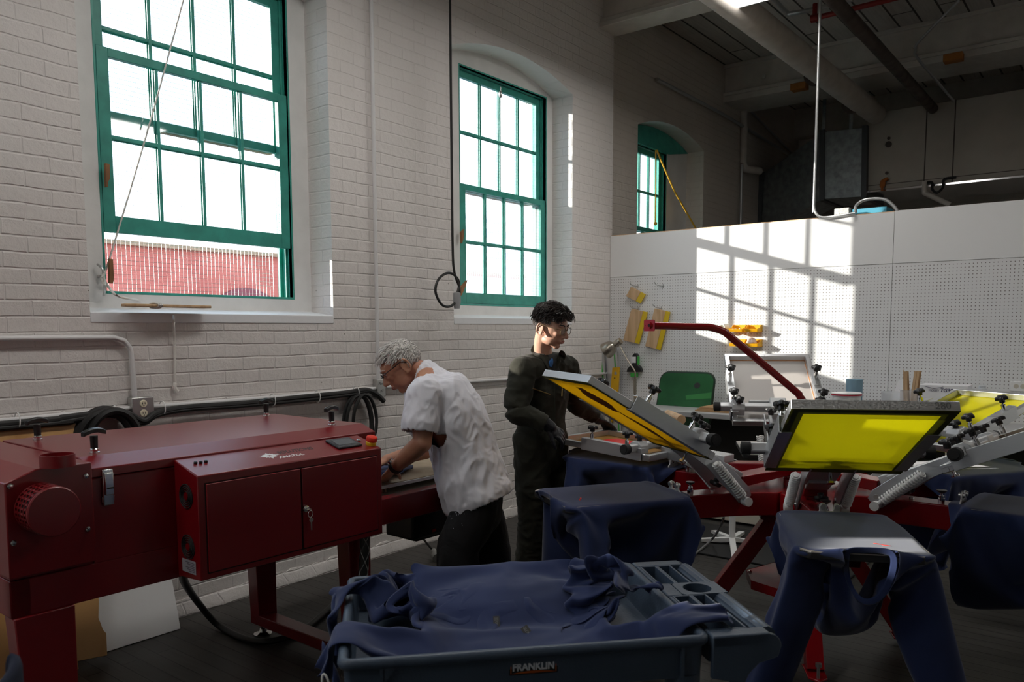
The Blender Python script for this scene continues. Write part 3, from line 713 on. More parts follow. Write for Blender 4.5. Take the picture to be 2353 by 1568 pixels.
# ropes at the first window
M_['rope'] = mat('white_rope', (.80,.77,.72), .8, bump=.8, bscale=300)
Yr = WY+.15; rr = lambda x,y,Y=Yr: pY(x,y,Y)
tag(obj('sash_rope', MB().tube(spline([rr(432,-40,WY+.2),rr(345,280,WY+.2),rr(250,600,WY+.2),rr(236,632),rr(232,640),rr(240,655),rr(236,628)],6), .0045, 7), M_['rope'], origin=rr(345,280)), 'thin white rope slanting across the first window to a cleat', 'rope')
q = rr(231,640,WY+.195)
cl = obj('rope_cleat', MB().tube(spline([(q.x-.012,q.y,q.z+.07),(q.x,q.y-.03,q.z+.04),(q.x+.004,q.y-.03,q.z-.05),(q.x+.012,q.y,q.z-.085)],5), .006, 8).cyl((q.x,q.y+.02,q.z+.01),(q.x,q.y-.03,q.z+.01),.008), M_['steel']); tag(cl,'small metal cleat with rope on the left casing of the first window','cleat')
Ys = WY-.015; s_ = lambda x,y: pY(x,y,Ys)
zs_ = 1.66
tag(obj('sill_rope', MB().tube(spline([rr(238,640,WY+.18),rr(250,660,WY+.17),pZ(275,682,zs_+.035),pZ(340,693,zs_+.035),pZ(372,700,zs_+.04),pZ(392,712,1.65),s_(398,728),s_(401,790),s_(402,860),s_(403,880)],6), .0062, 8).tube(spline([s_(403,880),s_(401,890),s_(406,900)],5),[.0085,.010,.011,.011,.011,.012,.012,.013,.013,.014,.015],8), M_['rope'], origin=s_(401,790)), 'white rope lying over the sill and hanging down the brick wall', 'rope')
q0, q1 = pZ(285,706,1.645), pZ(470,716,1.632)
tag(obj('wooden_paddle', MB().prism([(0,-.045),(.05,-.075),(.50,-.06),(.50,.02),(.07,.03),(0,.0)], 0, .014, lambda x,y,z:(q0.x+x*(q1.x-q0.x)/.5, q0.y+.03+y*.9+x*.02, 1.648+z)), M_['wood'], bevel=.003, origin=q0), 'flat wooden paddle lying on the sill of the first window', 'paddle')
wr = MB()
for k in range(3): wr.tube([(pZ(365+k*6,700,1.66).x+.0, q0.y+.0+.05*cos(t), 1.656+.013*sin(t)) for t in [2*pi*i/16 for i in range(16)]], .004, 6, closed=True)
tag(obj('rope_wrap', wr, M_['rope']), 'turns of white rope wound round the wooden paddle', 'rope')
# wedges
def wedge(label, pts, Y=WY+.19):
    P_ = [pY(x,y,Y) for x,y in pts]
    return tag(obj('wooden_wedge', MB().prism([(p.x,p.z) for p in P_][::-1], Y-.02, Y, lambda x,y,z:(x,z,y)), mat('brown_wedge',(.28,.13,.05),.6,var=.25), bevel=.002), label, 'wedge', 'wooden wedges in the window frames')
wedge('orange brown wooden wedge on the left frame of the first window', ((238,376),(248,378),(249,412),(245,418),(245,431),(240,431)))
wedge('dark wooden wedge low on the left frame of the first window', ((247,595),(256,596),(258,640),(256,652),(248,651)))
wedge('dark pointed wedge on the left frame of the second window beside its lower sash', ((1056,534),(1063,527),(1062,545),(1058,560)))
wedge('pointed brown wedge sticking out behind the loop of the drop cord', ((1056,660),(1070,644),(1068,652),(1060,672),(1056,680)))
lt = pY(1150,217,WY+.2)
tag(obj('hook_eye', MB().ball((lt.x,lt.y,lt.z),(.018,.014,.03)).cyl((lt.x,lt.y,lt.z),(lt.x,lt.y,lt.z+.06),.006), M_['steel']), 'small dark latch hook under the head of the second window', 'hook')
# yellow ropes at the third window
yr = mat('yellow_rope',(.75,.42,.03),.7); q = lambda x,y,Y=W3+.15: pY(x,y,Y)
tag(obj('yellow_rope', MB().tube([q(1507,345),q(1507,430),q(1506,510)], .008, 7).ball(q(1506,514),.02), yr), 'yellow cord with a knot hanging inside the third window', 'rope')
tag(obj('yellow_rope', MB().tube([q(1509,345),q(1550,440,W3+.05),q(1600,527,W3-.02)], .010, 7), yr), 'yellow cord slanting from the third window down to the partition', 'rope')
# ================================================================= conveyor dryer
DM = Matrix.Translation((2.28,3.396,0)) @ Matrix.Rotation(RAD(-.8),4,'Z')
dr = thing('conveyor_dryer', 'long dark red conveyor dryer with a control box against the white brick wall', 'dryer', M=DM)
R_ = M_['red']; D = lambda n, mb, m=R_, p=dr, **k: obj(n, mb, m, p, world=False, **k)
def sub(n, mb, m, p, **k): return obj(n, mb, m, p, world=False, **k)
U0, U1 = -1.11, .11
# tunnel body and lid
D('body', MB().box((U0,-.75,.765),(U1,.03,1.05)), bevel=.004)
lidp = [(-.752,1.052),(-.752,1.082),(-.665,1.112),(.0,1.112),(.035,1.09),(.035,1.052)]
lid = D('lid', MB().prism(lidp, U0+.002, U1, lambda x,y,z:(z,x,y)), bevel=.003, smooth=8)
def t_handle(u, v, z, rot):
    M = Matrix.Translation((u,v,z)) @ Matrix.Rotation(rot,4,'Z')
    h = sub('lift_handle', MB().at(M).cyl((0,0,.016),(0,0,.062),.012,.013,14).loft([[( -.042+.084*i/8, y*(1-.5*abs(i/8-.5)), .062+z_+.010*(1-(2*i/8-1)**2)) for (y,z_) in ((-.013,0),(.013,0),(.013,.014),(0,.018),(-.013,.014))] for i in range(9)]), M_['black'], dr, bevel=.002)
    sub('ferrule', MB().at(M).lathe([(.017,0),(.017,.006),(.013,.008),(.014,.016),(.012,.018)], (0,0,0)), M_['chrome'], h)
for px,py,r in ((87,1012,.25),(234,1046,.25),(612,957,.25),(782,980,.25)):
    q = DM.inverted() @ pZ(px,py,1.112); t_handle(max(U0+.03,min(q.x,U1-.03)), max(-.62,min(q.y,-.03)), 1.112, r)
lt_ = sub('toggle_latch', MB().box((-1.075,-.762,.955),(-1.040,-.752,1.075)).box((-1.072,-.772,.99),(-1.043,-.760,1.065)).box((-1.078,-.758,.965),(-1.036,-.752,.985)), M_['chrome'], dr, bevel=.003)
sub('latch_bar', MB().box((-1.066,-.775,1.012),(-1.046,-.770,1.017)), M_['black'], lt_)
# exhaust box at the left end
ex = [(-1.365,.78),(-1.365,1.075),(-1.275,1.108),(U0-.001,1.108),(U0-.001,.78)]
eb = D('exhaust_box', MB().prism(ex, -.772, .03, lambda x,y,z:(x,z,y)), bevel=.004, smooth=8)
cx_, cz_ = -1.262, .945
q = DM.inverted() @ pY(124,1176,2.55); cx_, cz_ = q.x, q.z
ri_ = .076
fc = sub('filter_cap', MB().lathe([(ri_,0),(ri_,.004),(ri_-.006,.004)], (cx_,-.772,cz_), (0,-1,0), 56, cap1=False)
   .loft([[(cx_+r*cos(2*pi*i/56), -.772-h, cz_+r*sin(2*pi*i/56)) for i in range(56)] for r,h in ((.073,.1),(.076,.097),(.076,.088))], True, False), R_, dr)
cage = MB(); NB = 30
for i in range(NB):
    a0, a1 = 2*pi*(i-.22)/NB, 2*pi*(i+.22)/NB
    cage.hexa([(cx_+.0755*cos(a),-.772-h,cz_+.0755*sin(a)) if k<1 else (cx_+.0735*cos(a),-.772-h,cz_+.0735*sin(a)) for h in (0,.09) for (a,k) in ((a0,0),(a1,0),(a1,1),(a0,1))])
for h in (.0,.022,.044,.066,.088):
    cage.tube([(cx_+.0748*cos(2*pi*i/NB),-.772-h,cz_+.0748*sin(2*pi*i/NB)) for i in range(NB)], .0028, 5, closed=True)
sub('slotted_grille', cage, R_, fc)
sub('dark_core', MB().cyl((cx_,-.773,cz_),(cx_,-.86,cz_),.068,n=40), M_['blackmat'], fc)
q = DM.inverted() @ pZ(133,1072,1.108); 
D('duct_collar', MB().lathe([(.050,0),(.050,.038),(.047,.038),(.047,.002)], (q.x,q.y,1.108), (0,0,1), 36, False, True))
sc_ = MB()
for px,py in ((26,1119),(200,1095),(205,1217),(33,1250)):
    q = DM.inverted() @ pY(px,py,2.63); sc_.lathe([(.0085,0),(.0085,.004),(.005,.007),(0,.0075)], (min(max(q.x,-1.35),-1.12),-.772,q.z), (0,-1,0), 14)
sub('screw', sc_, M_['chrome'], eb)
# frame rails and legs
D('frame_rail', MB().box((-1.36,-.75,.648),(.97,-.69,.768)).box((-1.36,-.03,.648),(.97,.03,.768)).box((.91,-.75,.648),(.97,.03,.768)).box((-1.36,-.75,.648),(-1.30,.03,.768)), bevel=.004)
D('side_skirt', MB().box((-1.355,-.742,.762),(U0,-.0,.80)))
def leg_frame(u, w=.10):
    for v0, v1 in ((-.76,-.68),(-.04,.04)):
        D('leg', MB().hexa([(u-w*.40,v0,.062),(u+w*.6,v0,.062),(u+w*.6,v1,.062),(u-w*.40,v1,.062),(u-w*.62,v0,.65),(u+w*.65,v0,.65),(u+w*.65,v1,.65),(u-w*.62,v1,.65)]), bevel=.004)
        f = sub('leveling_foot', MB().lathe([(.045,0),(.045,.006),(.02,.016),(.014,.03),(.008,.032),(.008,.07)], (u,(v0+v1)/2,0), (0,0,1), 24), M_['chrome'], dr)
    D('cross_bar', MB().box((u-w*.42,-.76,.062),(u+w*.4,.04,.115)), bevel=.004)
leg_frame(0.0); leg_frame(-1.27,.14)
for px in (-1.27,): pass
# conveyor belt at the loading end
M_['belt'] = mat('tan_mesh_belt', (.36,.28,.19), .7, bump=.8, bscale=500, var=.1)
D('conveyor_belt', MB().box((U1-.1,-.635,.795),(.93,-.085,.803)), M_['belt'])
D('belt_edge', MB().box((U1-.1,-.645,.786),(.93,-.632,.800)).box((U1-.1,-.088,.786),(.93,-.075,.80)), M_['alumatte'])
D('slider_bed', MB().box((U1-.1,-.69,.745),(.91,-.03,.752)), M_['cream'])
D('belt_roller', MB().cyl((.93,-.65,.77),(.93,-.07,.77),.03), M_['steel'])
dm_ = D('drive_motor', MB().box((.42,-.66,.50),(.72,-.46,.645)).box((.48,-.62,.475),(.66,-.5,.5)).cyl((.72,-.56,.575),(.80,-.56,.575),.06), M_['black'], bevel=.012)
sub('red_switch', MB().box((.55,-.664,.52),(.575,-.659,.535)), mat('red_plastic',(.65,.02,.01),.35), dm_)
# control box
a0, a1 = -.825, .008
cbp = [(-.752,.655),(-.752,1.076),(-.905,1.034),(-.905,.665)]
cbx = D('control_box', MB().prism(cbp, a0, a1, lambda x,y,z:(z,x,y)), bevel=.004)
def door(u0, u1): return sub('cabinet_door', MB().box((u0,-.911,.69),(u1,-.903,1.002)), R_, dr, bevel=.002)
seam = MB()
for u0,u1 in ((-.795,-.408),(-.400,-.022)): seam.box((u0-.005,-.9058,.685),(u1+.005,-.904,1.007))
sub('door_seam', seam, mat('shadow_gap',(.02,.001,.001),.8), cbx)
door(-.795,-.408); d2 = door(-.400,-.022)
q = DM.inverted() @ pY(705,1170,2.48); ku, kz = q.x, q.z
kl = sub('key_lock', MB().lathe([(.013,0),(.013,.008),(.009,.010),(0,.0105)], (ku,-.911,kz), (0,-1,0), 20), M_['chrome'], d2)
kr = MB().tube([(ku+.014+.011*cos(t),-.925,kz-.022+.013*sin(t)) for t in [2*pi*i/18 for i in range(18)]], .0014, 6, closed=True)
kr.box((ku+.0,-.93,kz-.004),(ku+.016,-.918,kz-.002)).lathe([(.009,0),(.009,.002)], (ku+.016,-.926,kz-.045), (0,-1,0), 14).box((ku+.013,-.928,kz-.085),(ku+.018,-.926,kz-.05))
sub('keys', kr, M_['steel'], d2)
# slanted top: screen, buttons, lettering
sl_n = V((0,-.042,.153)).normalized(); sl_y = V((0,.153,.042)).normalized()
def SL(u, s, h=0): return Matrix(((1,0,0,u),(0,sl_y.y,sl_n.y,-.905+.153*s+sl_n.y*h),(0,sl_y.z,sl_n.z,1.034+.042*s+sl_n.z*h),(0,0,0,1)))
def slant(px, py):
    best = None
    o, d = DM.inverted() @ C0, DM.inverted().to_3x3() @ ray(px,py)
    p0 = V((0,-.905,1.034)); t = (p0-o).dot(sl_n)/d.dot(sl_n); p = o+d*t
    return p.x, (p.y+.905)/.153
cu_, cs_ = slant(790,1021)
ts = sub('touch_screen', MB().at(SL(cu_,cs_,0)).box((-.062,-.046,0),(.062,.046,.010)), mat('screen_bezel',(.03,.034,.042),.35), dr, bevel=.004)
sub('display', MB().at(SL(cu_,cs_,.0101)).box((-.046,-.026,0),(.046,.032,.0006)), mat('grey_display',(.085,.10,.115),.12), ts)
sub('bezel_line', MB().at(SL(cu_,cs_,.0102)).box((-.055,.037,0),(.055,.038,.0003)).box((-.055,-.0355,0),(.055,-.0345,.0003)), M_['steel'], ts)
eu, es = slant(852,1022); em = SL(eu,es)
es_ = sub('emergency_stop', MB().at(em).lathe([(.019,.014),(.0235,.018),(.0235,.032),(.021,.036),(0,.038)], (0,0,0)), mat('bright_red_plastic',(.72,.03,.012),.35), dr)
sub('yellow_ring', MB().at(em).lathe([(.022,0),(.022,.012),(.019,.016)], (0,0,0)), mat('yellow_plastic',(.80,.50,.02),.4), es_)
bu, bs = slant(824,1014); sub('key_switch', MB().at(SL(bu,bs)).lathe([(.009,0),(.009,.005),(.005,.008),(0,.008)],(0,0,0)), M_['chrome'], dr)
bt = MB()
for px,py in ((449,1066),(461,1065),(473,1063)):
    u,s = slant(px,py); bt.at(SL(u,s)).lathe([(.0065,0),(.0065,.006),(.004,.009),(0,.009)],(0,0,0),(0,0,1),14)
sub('black_button', bt, M_['black'], dr)
lw = mat('white_print',(.80,.80,.80),.5); lb = mat('black_print',(.02,.02,.02),.5)
u,s = slant(682,1040); me = text_mesh('SOLUTIONS', .034, SL(u+.005,s+.12,.0002), .0002, .9, .0006, shear=.15); me.materials.append(lb); link('lettering', me, dr, False)
u,s = slant(668,1047); me = text_mesh('ANATOL', .024, SL(u,s-.03,.0003), .0002, 1.15, .0008, shear=.1); me.materials.append(lw); link('lettering', me, dr, False)
u,s = slant(619,1048); st_ = MB().at(SL(u,s,.0004)); 
for k in range(8):
    a = pi/4*k; r1 = .046 if k%2==0 else .034
    c, s_n = cos(a), sin(a)
    for w0,w1,rb in ((.0,.0045,.01),):
        st_.add([(c*r1,s_n*r1*.62,0),(c*.018-s_n*.010,(s_n*.018+c*.010)*.62,0),(c*.006,s_n*.006*.62,0),(c*.018+s_n*.010,(s_n*.018-c*.010)*.62,0)],[(0,1,2,3)])
    a2 = a+pi/8; st_.add([(cos(a2)*.036,sin(a2)*.036*.62,0),(cos(a2-.13)*.022,sin(a2-.13)*.022*.62,0),(cos(a2-.13)*.018,sin(a2-.13)*.018*.62,0),(cos(a2+.13)*.022,sin(a2+.13)*.022*.62,0)],[(0,1,2,3)])
sub('star_logo', st_, lw, dr, smooth=0)
# fan grilles and rating plate on the left side of the control box
for z in (.955,.775):
    g = MB(); cv = -.828
    for r in (.018,.026,.034,.042): g.tube([(a0-.0015,cv+r*cos(2*pi*i/36),z+r*sin(2*pi*i/36)) for i in range(36)], .0022, 5, closed=True)
    fg = sub('fan_grille', g, M_['blackmat'], cbx); sub('fan_hub', MB().cyl((a0-.003,cv,z),(a0,cv,z),.013,n=20), R_, fg)
q = (a0-.0015,-.83,.70)
rp = sub('rating_plate', MB().box((a0-.0016,-.875,.682),(a0,-.785,.728)), mat('silver_label',(.42,.42,.46),.4), cbx)
ln_ = MB()
for k in range(6): ln_.box((a0-.0022,-.868,.688+.0062*k),(a0-.0015,-.83+.035*((k*37)%3)/3,.690+.0062*k))
sub('label_lines', ln_, mat('label_ink',(.12,.10,.14),.6), rp)
# braided hose inside the near leg and the power hose on the floor
M_['braid'] = mat('braided_hose', (.05,.05,.05), .4, metal=.3)
hp = spline([(-.0,-.80,.68),(-.01,-.80,.52),(-.05,-.80,.30),(-.12,-.80,.05)],8)
hs = D('braided_hose', MB().tube(hp, .021, 12), M_['braid'])
br_ = MB()
for sgn in (1,-1):
    for ph in range(3):
        br_.tube([V(p)+V((.0215*cos(sgn*i*.55+ph*2.1),.0215*sin(sgn*i*.55+ph*2.1),0)) for i,p in enumerate(hp)], .0018, 4)
sub('wire_braid', br_, M_['steel'], hs)
ph = [DM@V((-.80,-.74,.66)), pZ(425,1340,.45), pZ(455,1385,.20), pZ(500,1436,.03), pZ(560,1468,.018), pZ(610,1475,.018), pZ(660,1465,.018), pZ(705,1442,.018), pZ(750,1405,.018), pZ(830,1330,.018)]
tag(obj('power_hose', MB().tube(spline(ph,8), .0165, 12), M_['cable'], origin=ph[4]), 'thick black hose looping from the red dryer onto the floor', 'hose')

# things leaning on the wall under the dryer
def leaner(name, x0, x1, yb, zt, t, m, label, cat, notch=None):
    yt = WY-.012; ang = atan2(yt-yb, zt); n = V((0,cos(ang),-sin(ang)))
    mb = MB(); Lh = sqrt(zt*zt+(yt-yb)**2)
    M = Matrix(((1,0,0,x0),(0,sin(ang),cos(ang),yb-t),(0,cos(ang),-sin(ang),t*sin(ang)),(0,0,0,1)))
    mb.at(M); W = x1-x0
    pol = notch(W,Lh) if notch else [(0,0),(W,0),(W,Lh),(0,Lh)]
    mb.prism(pol, 0, t)
    return tag(obj(name, mb, m, bevel=.002, origin=(x0,yb,0)), label, cat)
nt_ = lambda W,H: [(0,0),(W-.14,0),(W-.14,.035),(W-.01,.02),(W,.12),(W-.012,.14),(W-.024,.20),(W-.012,.27),(W-.004,.40),(W-.0,H),(0,H)]
leaner('pine_panel', 1.06, 1.655, 3.715, 1.12, .03, M_['pine'], 'knotty pine panel leaning on the wall behind the left end of the red dryer', 'panel', nt_)
leaner('white_board', 1.50, 2.06, 3.80, .62, .012, M_['white_wall'], 'white board leaning on the wall under the red dryer', 'board')
# ================================================================= six-station screen printing press
PC = V((3.885,1.256,0))
pr = thing('screen_press', 'red six-arm screen printing press with raised print heads', 'screen printing press', PC)
RP = M_['redpress']
def S(n, mb, m, p=pr, **k): return obj(n, mb, m, p, **k)
def pol(r, th, z=0): return PC + V((r*cos(RAD(th)), r*sin(RAD(th)), z))
# stand: column, four splayed legs, tray
S('column', MB().cyl(PC+V((0,0,.30)),PC+V((0,0,.66)),.075,n=32).cyl(PC+V((0,0,.655)),PC+V((0,0,.672)),.17,n=32), RP)
for k,th in enumerate((-63,27,119,207)):
    e = V((cos(RAD(th)),sin(RAD(th)),0)); n_ = V((-e.y,e.x,0)); w = .037
    a, b_ = PC+e*.13+V((0,0,.60)), PC+e*.50+V((0,0,.045))
    ax = (b_-a).normalized(); u = n_; v_ = ax.cross(u).normalized()
    lm = MB()
    lm.loft([[q+u*w+v_*w, q-u*w+v_*w, q-u*w-v_*w, q+u*w-v_*w] for q in (a-ax*.03,b_)])
    lm.hexa([PC+e*.05+n_*.05+V((0,0,.56)),PC+e*.05-n_*.05+V((0,0,.56)),PC+e*.19-n_*.04+V((0,0,.60)),PC+e*.19+n_*.04+V((0,0,.60)),
             PC+e*.05+n_*.05+V((0,0,.655)),PC+e*.05-n_*.05+V((0,0,.655)),PC+e*.19-n_*.04+V((0,0,.655)),PC+e*.19+n_*.04+V((0,0,.655))])
    lm.prism([(.44,-.045),(.58,-.04),(.62,0),(.58,.04),(.44,.045)], .040, .050, lambda x,y,z: PC+e*x+n_*y+V((0,0,z)))
    lg = S('leg', lm, RP, bevel=.003)
    S('leveling_foot', MB().lathe([(.03,0),(.03,.006),(.016,.012),(.007,.018),(.007,.10),(.013,.10),(.013,.115),(0,.117)], PC+e*.585, (0,0,1), 20), M_['steel'], lg)
hx = [(.20*cos(RAD(a)),.20*sin(RAD(a))) for a in (-63-20,-63+20,27-20,27+20,119-20,119+20,207-20,207+20)]
hx = [(x*(1.25),y*1.25) for x,y in hx]
S('tool_tray', MB().prism(hx, .300, .306, lambda x,y,z:(PC.x+x,PC.y+y,z)).loft([[ (PC.x+x*f,PC.y+y*f,z) for x,y in hx] for f,z in ((1.0,.262),(1.01,.3),(1.01,.307))], False, False), RP)
bl = MB()
for th in (119-14,207+14,27-14,207-14,-49): bl.lathe([(.010,0),(.010,.006),(.006,.010),(0,.011)], pol(.23,th,.306), (0,0,1), 10)
S('bolt', bl, M_['chrome'])
# lower carousel: star of six arms
PT = [207.0-60*k for k in range(6)]     # 207,147,87,27,-33,-93
star = []
def hw(r): return .052 + .085*math.exp(-((r-.22)/.13))
for k in range(6):
    th = RAD(PT[0]+60*k); e = V((cos(th),sin(th),0)); n_ = V((-e.y,e.x,0))
    rs = [.235,.26,.30,.36,.44,.55,.70,1.02]
    R_o = [(e*r - n_*hw(r)) for r in rs]; L_o = [(e*r + n_*hw(r)) for r in rs[::-1]]
    star += R_o + L_o
    m = V((cos(th+RAD(30)),sin(th+RAD(30)),0)); star.append(m*.238)
S('arm_star', MB().prism([(p.x,p.y) for p in star], .662, .772, lambda x,y,z:(PC.x+x,PC.y+y,z)), RP, bevel=.005, smooth=30)
S('hub_post', MB().lathe([(.085,.772),(.085,.80),(.075,.81),(.075,.818),(.06,.818),(.06,.835),(.085,.836),(.085,.875),(.05,.88),(.05,1.0),(.02,1.02)], PC, (0,0,1), 40), RP)
S('hub_ring', MB().lathe([(.078,.818),(.084,.822),(.084,.831),(.078,.835)], PC, (0,0,1), 40, False, False), M_['black'])
# platens, hardware on the arms
M_['platen'] = mat('grey_platen_top', (.40,.37,.34), .55, var=.1)
M_['pbase'] = mat('black_platen_edge', (.016,.016,.017), .5)
for k,th in enumerate(PT):
    e = V((cos(RAD(th)),sin(RAD(th)),0)); n_ = V((-e.y,e.x,0))
    F = lambda x,y,z: PC+e*x+n_*y+V((0,0,z))
    rc = [(.745+.03,-.205),(1.295,-.205),(1.325,-.175),(1.325,.175),(1.295,.205),(.775,.205),(.745,.175),(.745,-.175)]
    pl = S('platen', MB().prism(rc, .772, .796, F), M_['pbase'], bevel=.003)
    S('platen_top', MB().prism([(x*.998+.002,y*.99) for x,y in rc], .7955, .799, F), M_['platen'], pl)
    if k in (0,1,4,5,2):
        g = S('register_gate', MB().prism([(-.055,.772),(.055,.772),(.055,.79),(.04,.80),(.04,.822),(.03,.832),(.018,.832),(.012,.80),(-.012,.80),(-.018,.832),(-.03,.832),(-.04,.822),(-.04,.80),(-.055,.79)], .70, .708, lambda x,y,z: F(z,x,y)), M_['alumatte'], bevel=.002)
        S('roller', MB().cyl(F(.692,.027,.818),F(.716,.027,.818),.011).cyl(F(.692,-.027,.818),F(.716,-.027,.818),.011), M_['steel'], g)
        sb = S('stop_screw', MB().lathe([(.014,.772),(.014,.79),(.011,.792),(.011,.802),(.005,.803),(.005,.812)], pol(.62,th), (0,0,1), 16), M_['chrome'])
        S('stop_pad', MB().lathe([(.007,.811),(.021,.822),(.021,.826),(0,.827)], pol(.62,th), (0,0,1), 18), M_['black'], sb)
        S('bolt', MB().lathe([(.011,.772),(.011,.779),(0,.78)], pol(.50,th), (0,0,1), 6), M_['steel'])
# upper carousel: red head arms
HEADS = [('C',207.7,27.4),('A',146.7,30.7),('B',83.5,3.0),('F',28.7,32.5),('D',329.2,20.5),('E',266.2,25.0)]
for nm,th,ti in HEADS:
    e = V((cos(RAD(th)),sin(RAD(th)),0)); n_ = V((-e.y,e.x,0)); F = lambda x,y,z: PC+e*x+n_*y+V((0,0,z))
    S('head_arm', MB().hexa([F(.06,-.055,.84),F(.37,-.05,.79),F(.37,.05,.79),F(.06,.055,.84),F(.06,-.055,.872),F(.37,-.05,.842),F(.37,.05,.842),F(.06,.055,.872)]), RP, bevel=.004)
def knob_mb(m, M, s=1.0):
    m.at(M)
    R = lambda t: (.0265+.0045*cos(5*t))*s
    T = [2*pi*i/40 for i in range(40)]
    m.loft([[(.013*s*cos(t),.013*s*sin(t),0) for t in T],[(.014*s*cos(t),.014*s*sin(t),.016*s) for t in T],[(R(t)*.97*cos(t),R(t)*.97*sin(t),.0165*s) for t in T],
            [(R(t)*cos(t),R(t)*sin(t),.019*s) for t in T],[(R(t)*cos(t),R(t)*sin(t),.028*s) for t in T],[(R(t)*.8*cos(t),R(t)*.8*sin(t),.0335*s) for t in T],[(R(t)*.35*cos(t),R(t)*.35*sin(t),.036*s) for t in T]])
    m.at(None); return m
R0, Z0 = .412, .816
W_F, A1, TF, CA0, CA1, WO, WI, HCN = .259,.982,.034,.760,.3475,.269,.2228,.0636
def head_matrix(th, ti):
    e = V((cos(RAD(th)),sin(RAD(th)),0)); n_ = V((-e.y,e.x,0)); k = V((0,0,1)); c, s = cos(RAD(ti)), sin(RAD(ti))
    a = e*c + k*s; b = k*c - e*s; o = PC+e*R0+k*Z0
    return Matrix(((a.x,n_.x,b.x,o.x),(a.y,n_.y,b.y,o.y),(a.z,n_.z,b.z,o.z),(0,0,0,1)))
def build_head(th, ti):
    M = head_matrix(th, ti)
    h = S('print_head', MB().at(M).prism([(.02,-.062),(.345,-.062),(.375,-.02),(.375,.02),(.345,.062),(.02,.062)], .030, .052).box((-.02,-.05,.018),(.08,.05,.06)), M_['alumatte'], bevel=.004)
    for s in (1,-1):
        y = s*.085
        S('side_plate', MB().at(M).prism([(-.075,-.05),(-.045,-.075),(.0,-.062),(.20,-.012),(.345,.0),(.345,.058),(.10,.050),(-.055,.012),(-.085,-.015)], y-.004, y+.004, lambda x,z,q:(x,q,z)), M_['aluflat'], h, bevel=.002)
        bo = MB().at(M)
        for (x,z) in ((-.045,-.02),(-.03,-.048)): bo.cyl((x,y-.010*s,z),(x,y+.012*s,z),.012 if z>-.03 else .008,n=6)
        S('pivot_bolt', bo, M_['steel'], h)
        # spring
        p0, p1 = V((.185,s*.118,.020)), V((-.055,s*.118,-.055)); ax = (p1-p0); Ls = ax.length; ax.normalize(); u = V((0,1,0)); w = ax.cross(u)
        NT = 16; pts = [p0+ax*(Ls*.86*i/(NT*8)) + (u*cos(2*pi*i/8)+w*sin(2*pi*i/8))*.0195 for i in range(NT*8+1)]
        S('spring', MB().at(M).tube(pts, .0042, 6), M_['lamp_white'], h)
        S('spring_rod', MB().at(M).cyl(p0,p1,.011,n=12).cyl(p1+V((0,-.018,0)),p1+V((0,.018,0)),.021,n=18), M_['lamp_white'], h)
        # side clamp channel
        ch = MB().at(M); o_, i_ = s*WO, s*WI
        ch.box((CA1,o_-s*.004,-.003),(CA0,o_,HCN)); ch.box((CA1,i_,-.004),(CA0,o_-s*.004,0)); ch.box((CA1,i_+s*.004,HCN-.004),(CA0,o_-s*.004,HCN))
        c_ = S('clamp_channel', ch, M_['aluflat'], h, bevel=.0008)
        for a_ in (.46,.70):
            ps = V((a_,s*.247,0))
            kn = S('clamp_screw', MB().at(M).cyl(ps+V((0,0,TF+.001)),ps+V((0,0,.115)),.0055,n=12).cyl(ps+V((0,0,HCN)),ps+V((0,0,HCN+.028)),.011,n=16), M_['chrome'], h)
            S('star_knob', knob_mb(MB(), M @ Matrix.Translation(ps+V((0,0,.105)))), M_['black'], kn)
        S('end_cap', MB().at(M).cyl((.395,s*.325,.062),(.395,s*.36,.062),.027,n=28).cyl((.395,s*.36,.062),(.395,s*.363,.062),.018,n=20), M_['blackmat'], h)
        S('carriage', MB().at(M).prism([(.355,.03),(.435,.03),(.435,.075),(.415,.095),(.375,.095),(.355,.075)], s*.19, s*.26, lambda x,z,q:(x,q,z)), M_['alumatte'], h, bevel=.003)
        S('lock_knob', knob_mb(MB(), M @ Matrix.Translation((.395,s*.222,.095))), M_['black'], h)
    S('cross_tube', MB().at(M).box((.375,-.33,.042),(.415,.33,.082)), M_['alumatte'], h, bevel=.006)
    S('centre_clamp', MB().at(M).box((.30,-.045,.03),(.46,.045,.085)).box((.44,-.16,.036),(.455,.16,.07)), M_['alumatte'], h, bevel=.005)
    for y in (-.055,.055): S('tension_knob', knob_mb(MB(), M @ Matrix.Translation((.30,y,.085)) @ Matrix.Rotation(RAD(20),4,'Y'), 1.15), M_['black'], h)
    S('height_knob', knob_mb(MB(), M @ Matrix.Translation((.06,0,-.02)) @ Matrix.Rotation(pi,4,'X')), M_['black'], h)
    S('off_contact_screw', MB().at(M).cyl((.27,0,-.035),(.27,0,.04),.006,n=10).cyl((.27,0,-.04),(.27,0,-.032),.017,n=12), M_['chrome'], h)
    return h
for nm,th,ti in HEADS: build_head(th, ti)
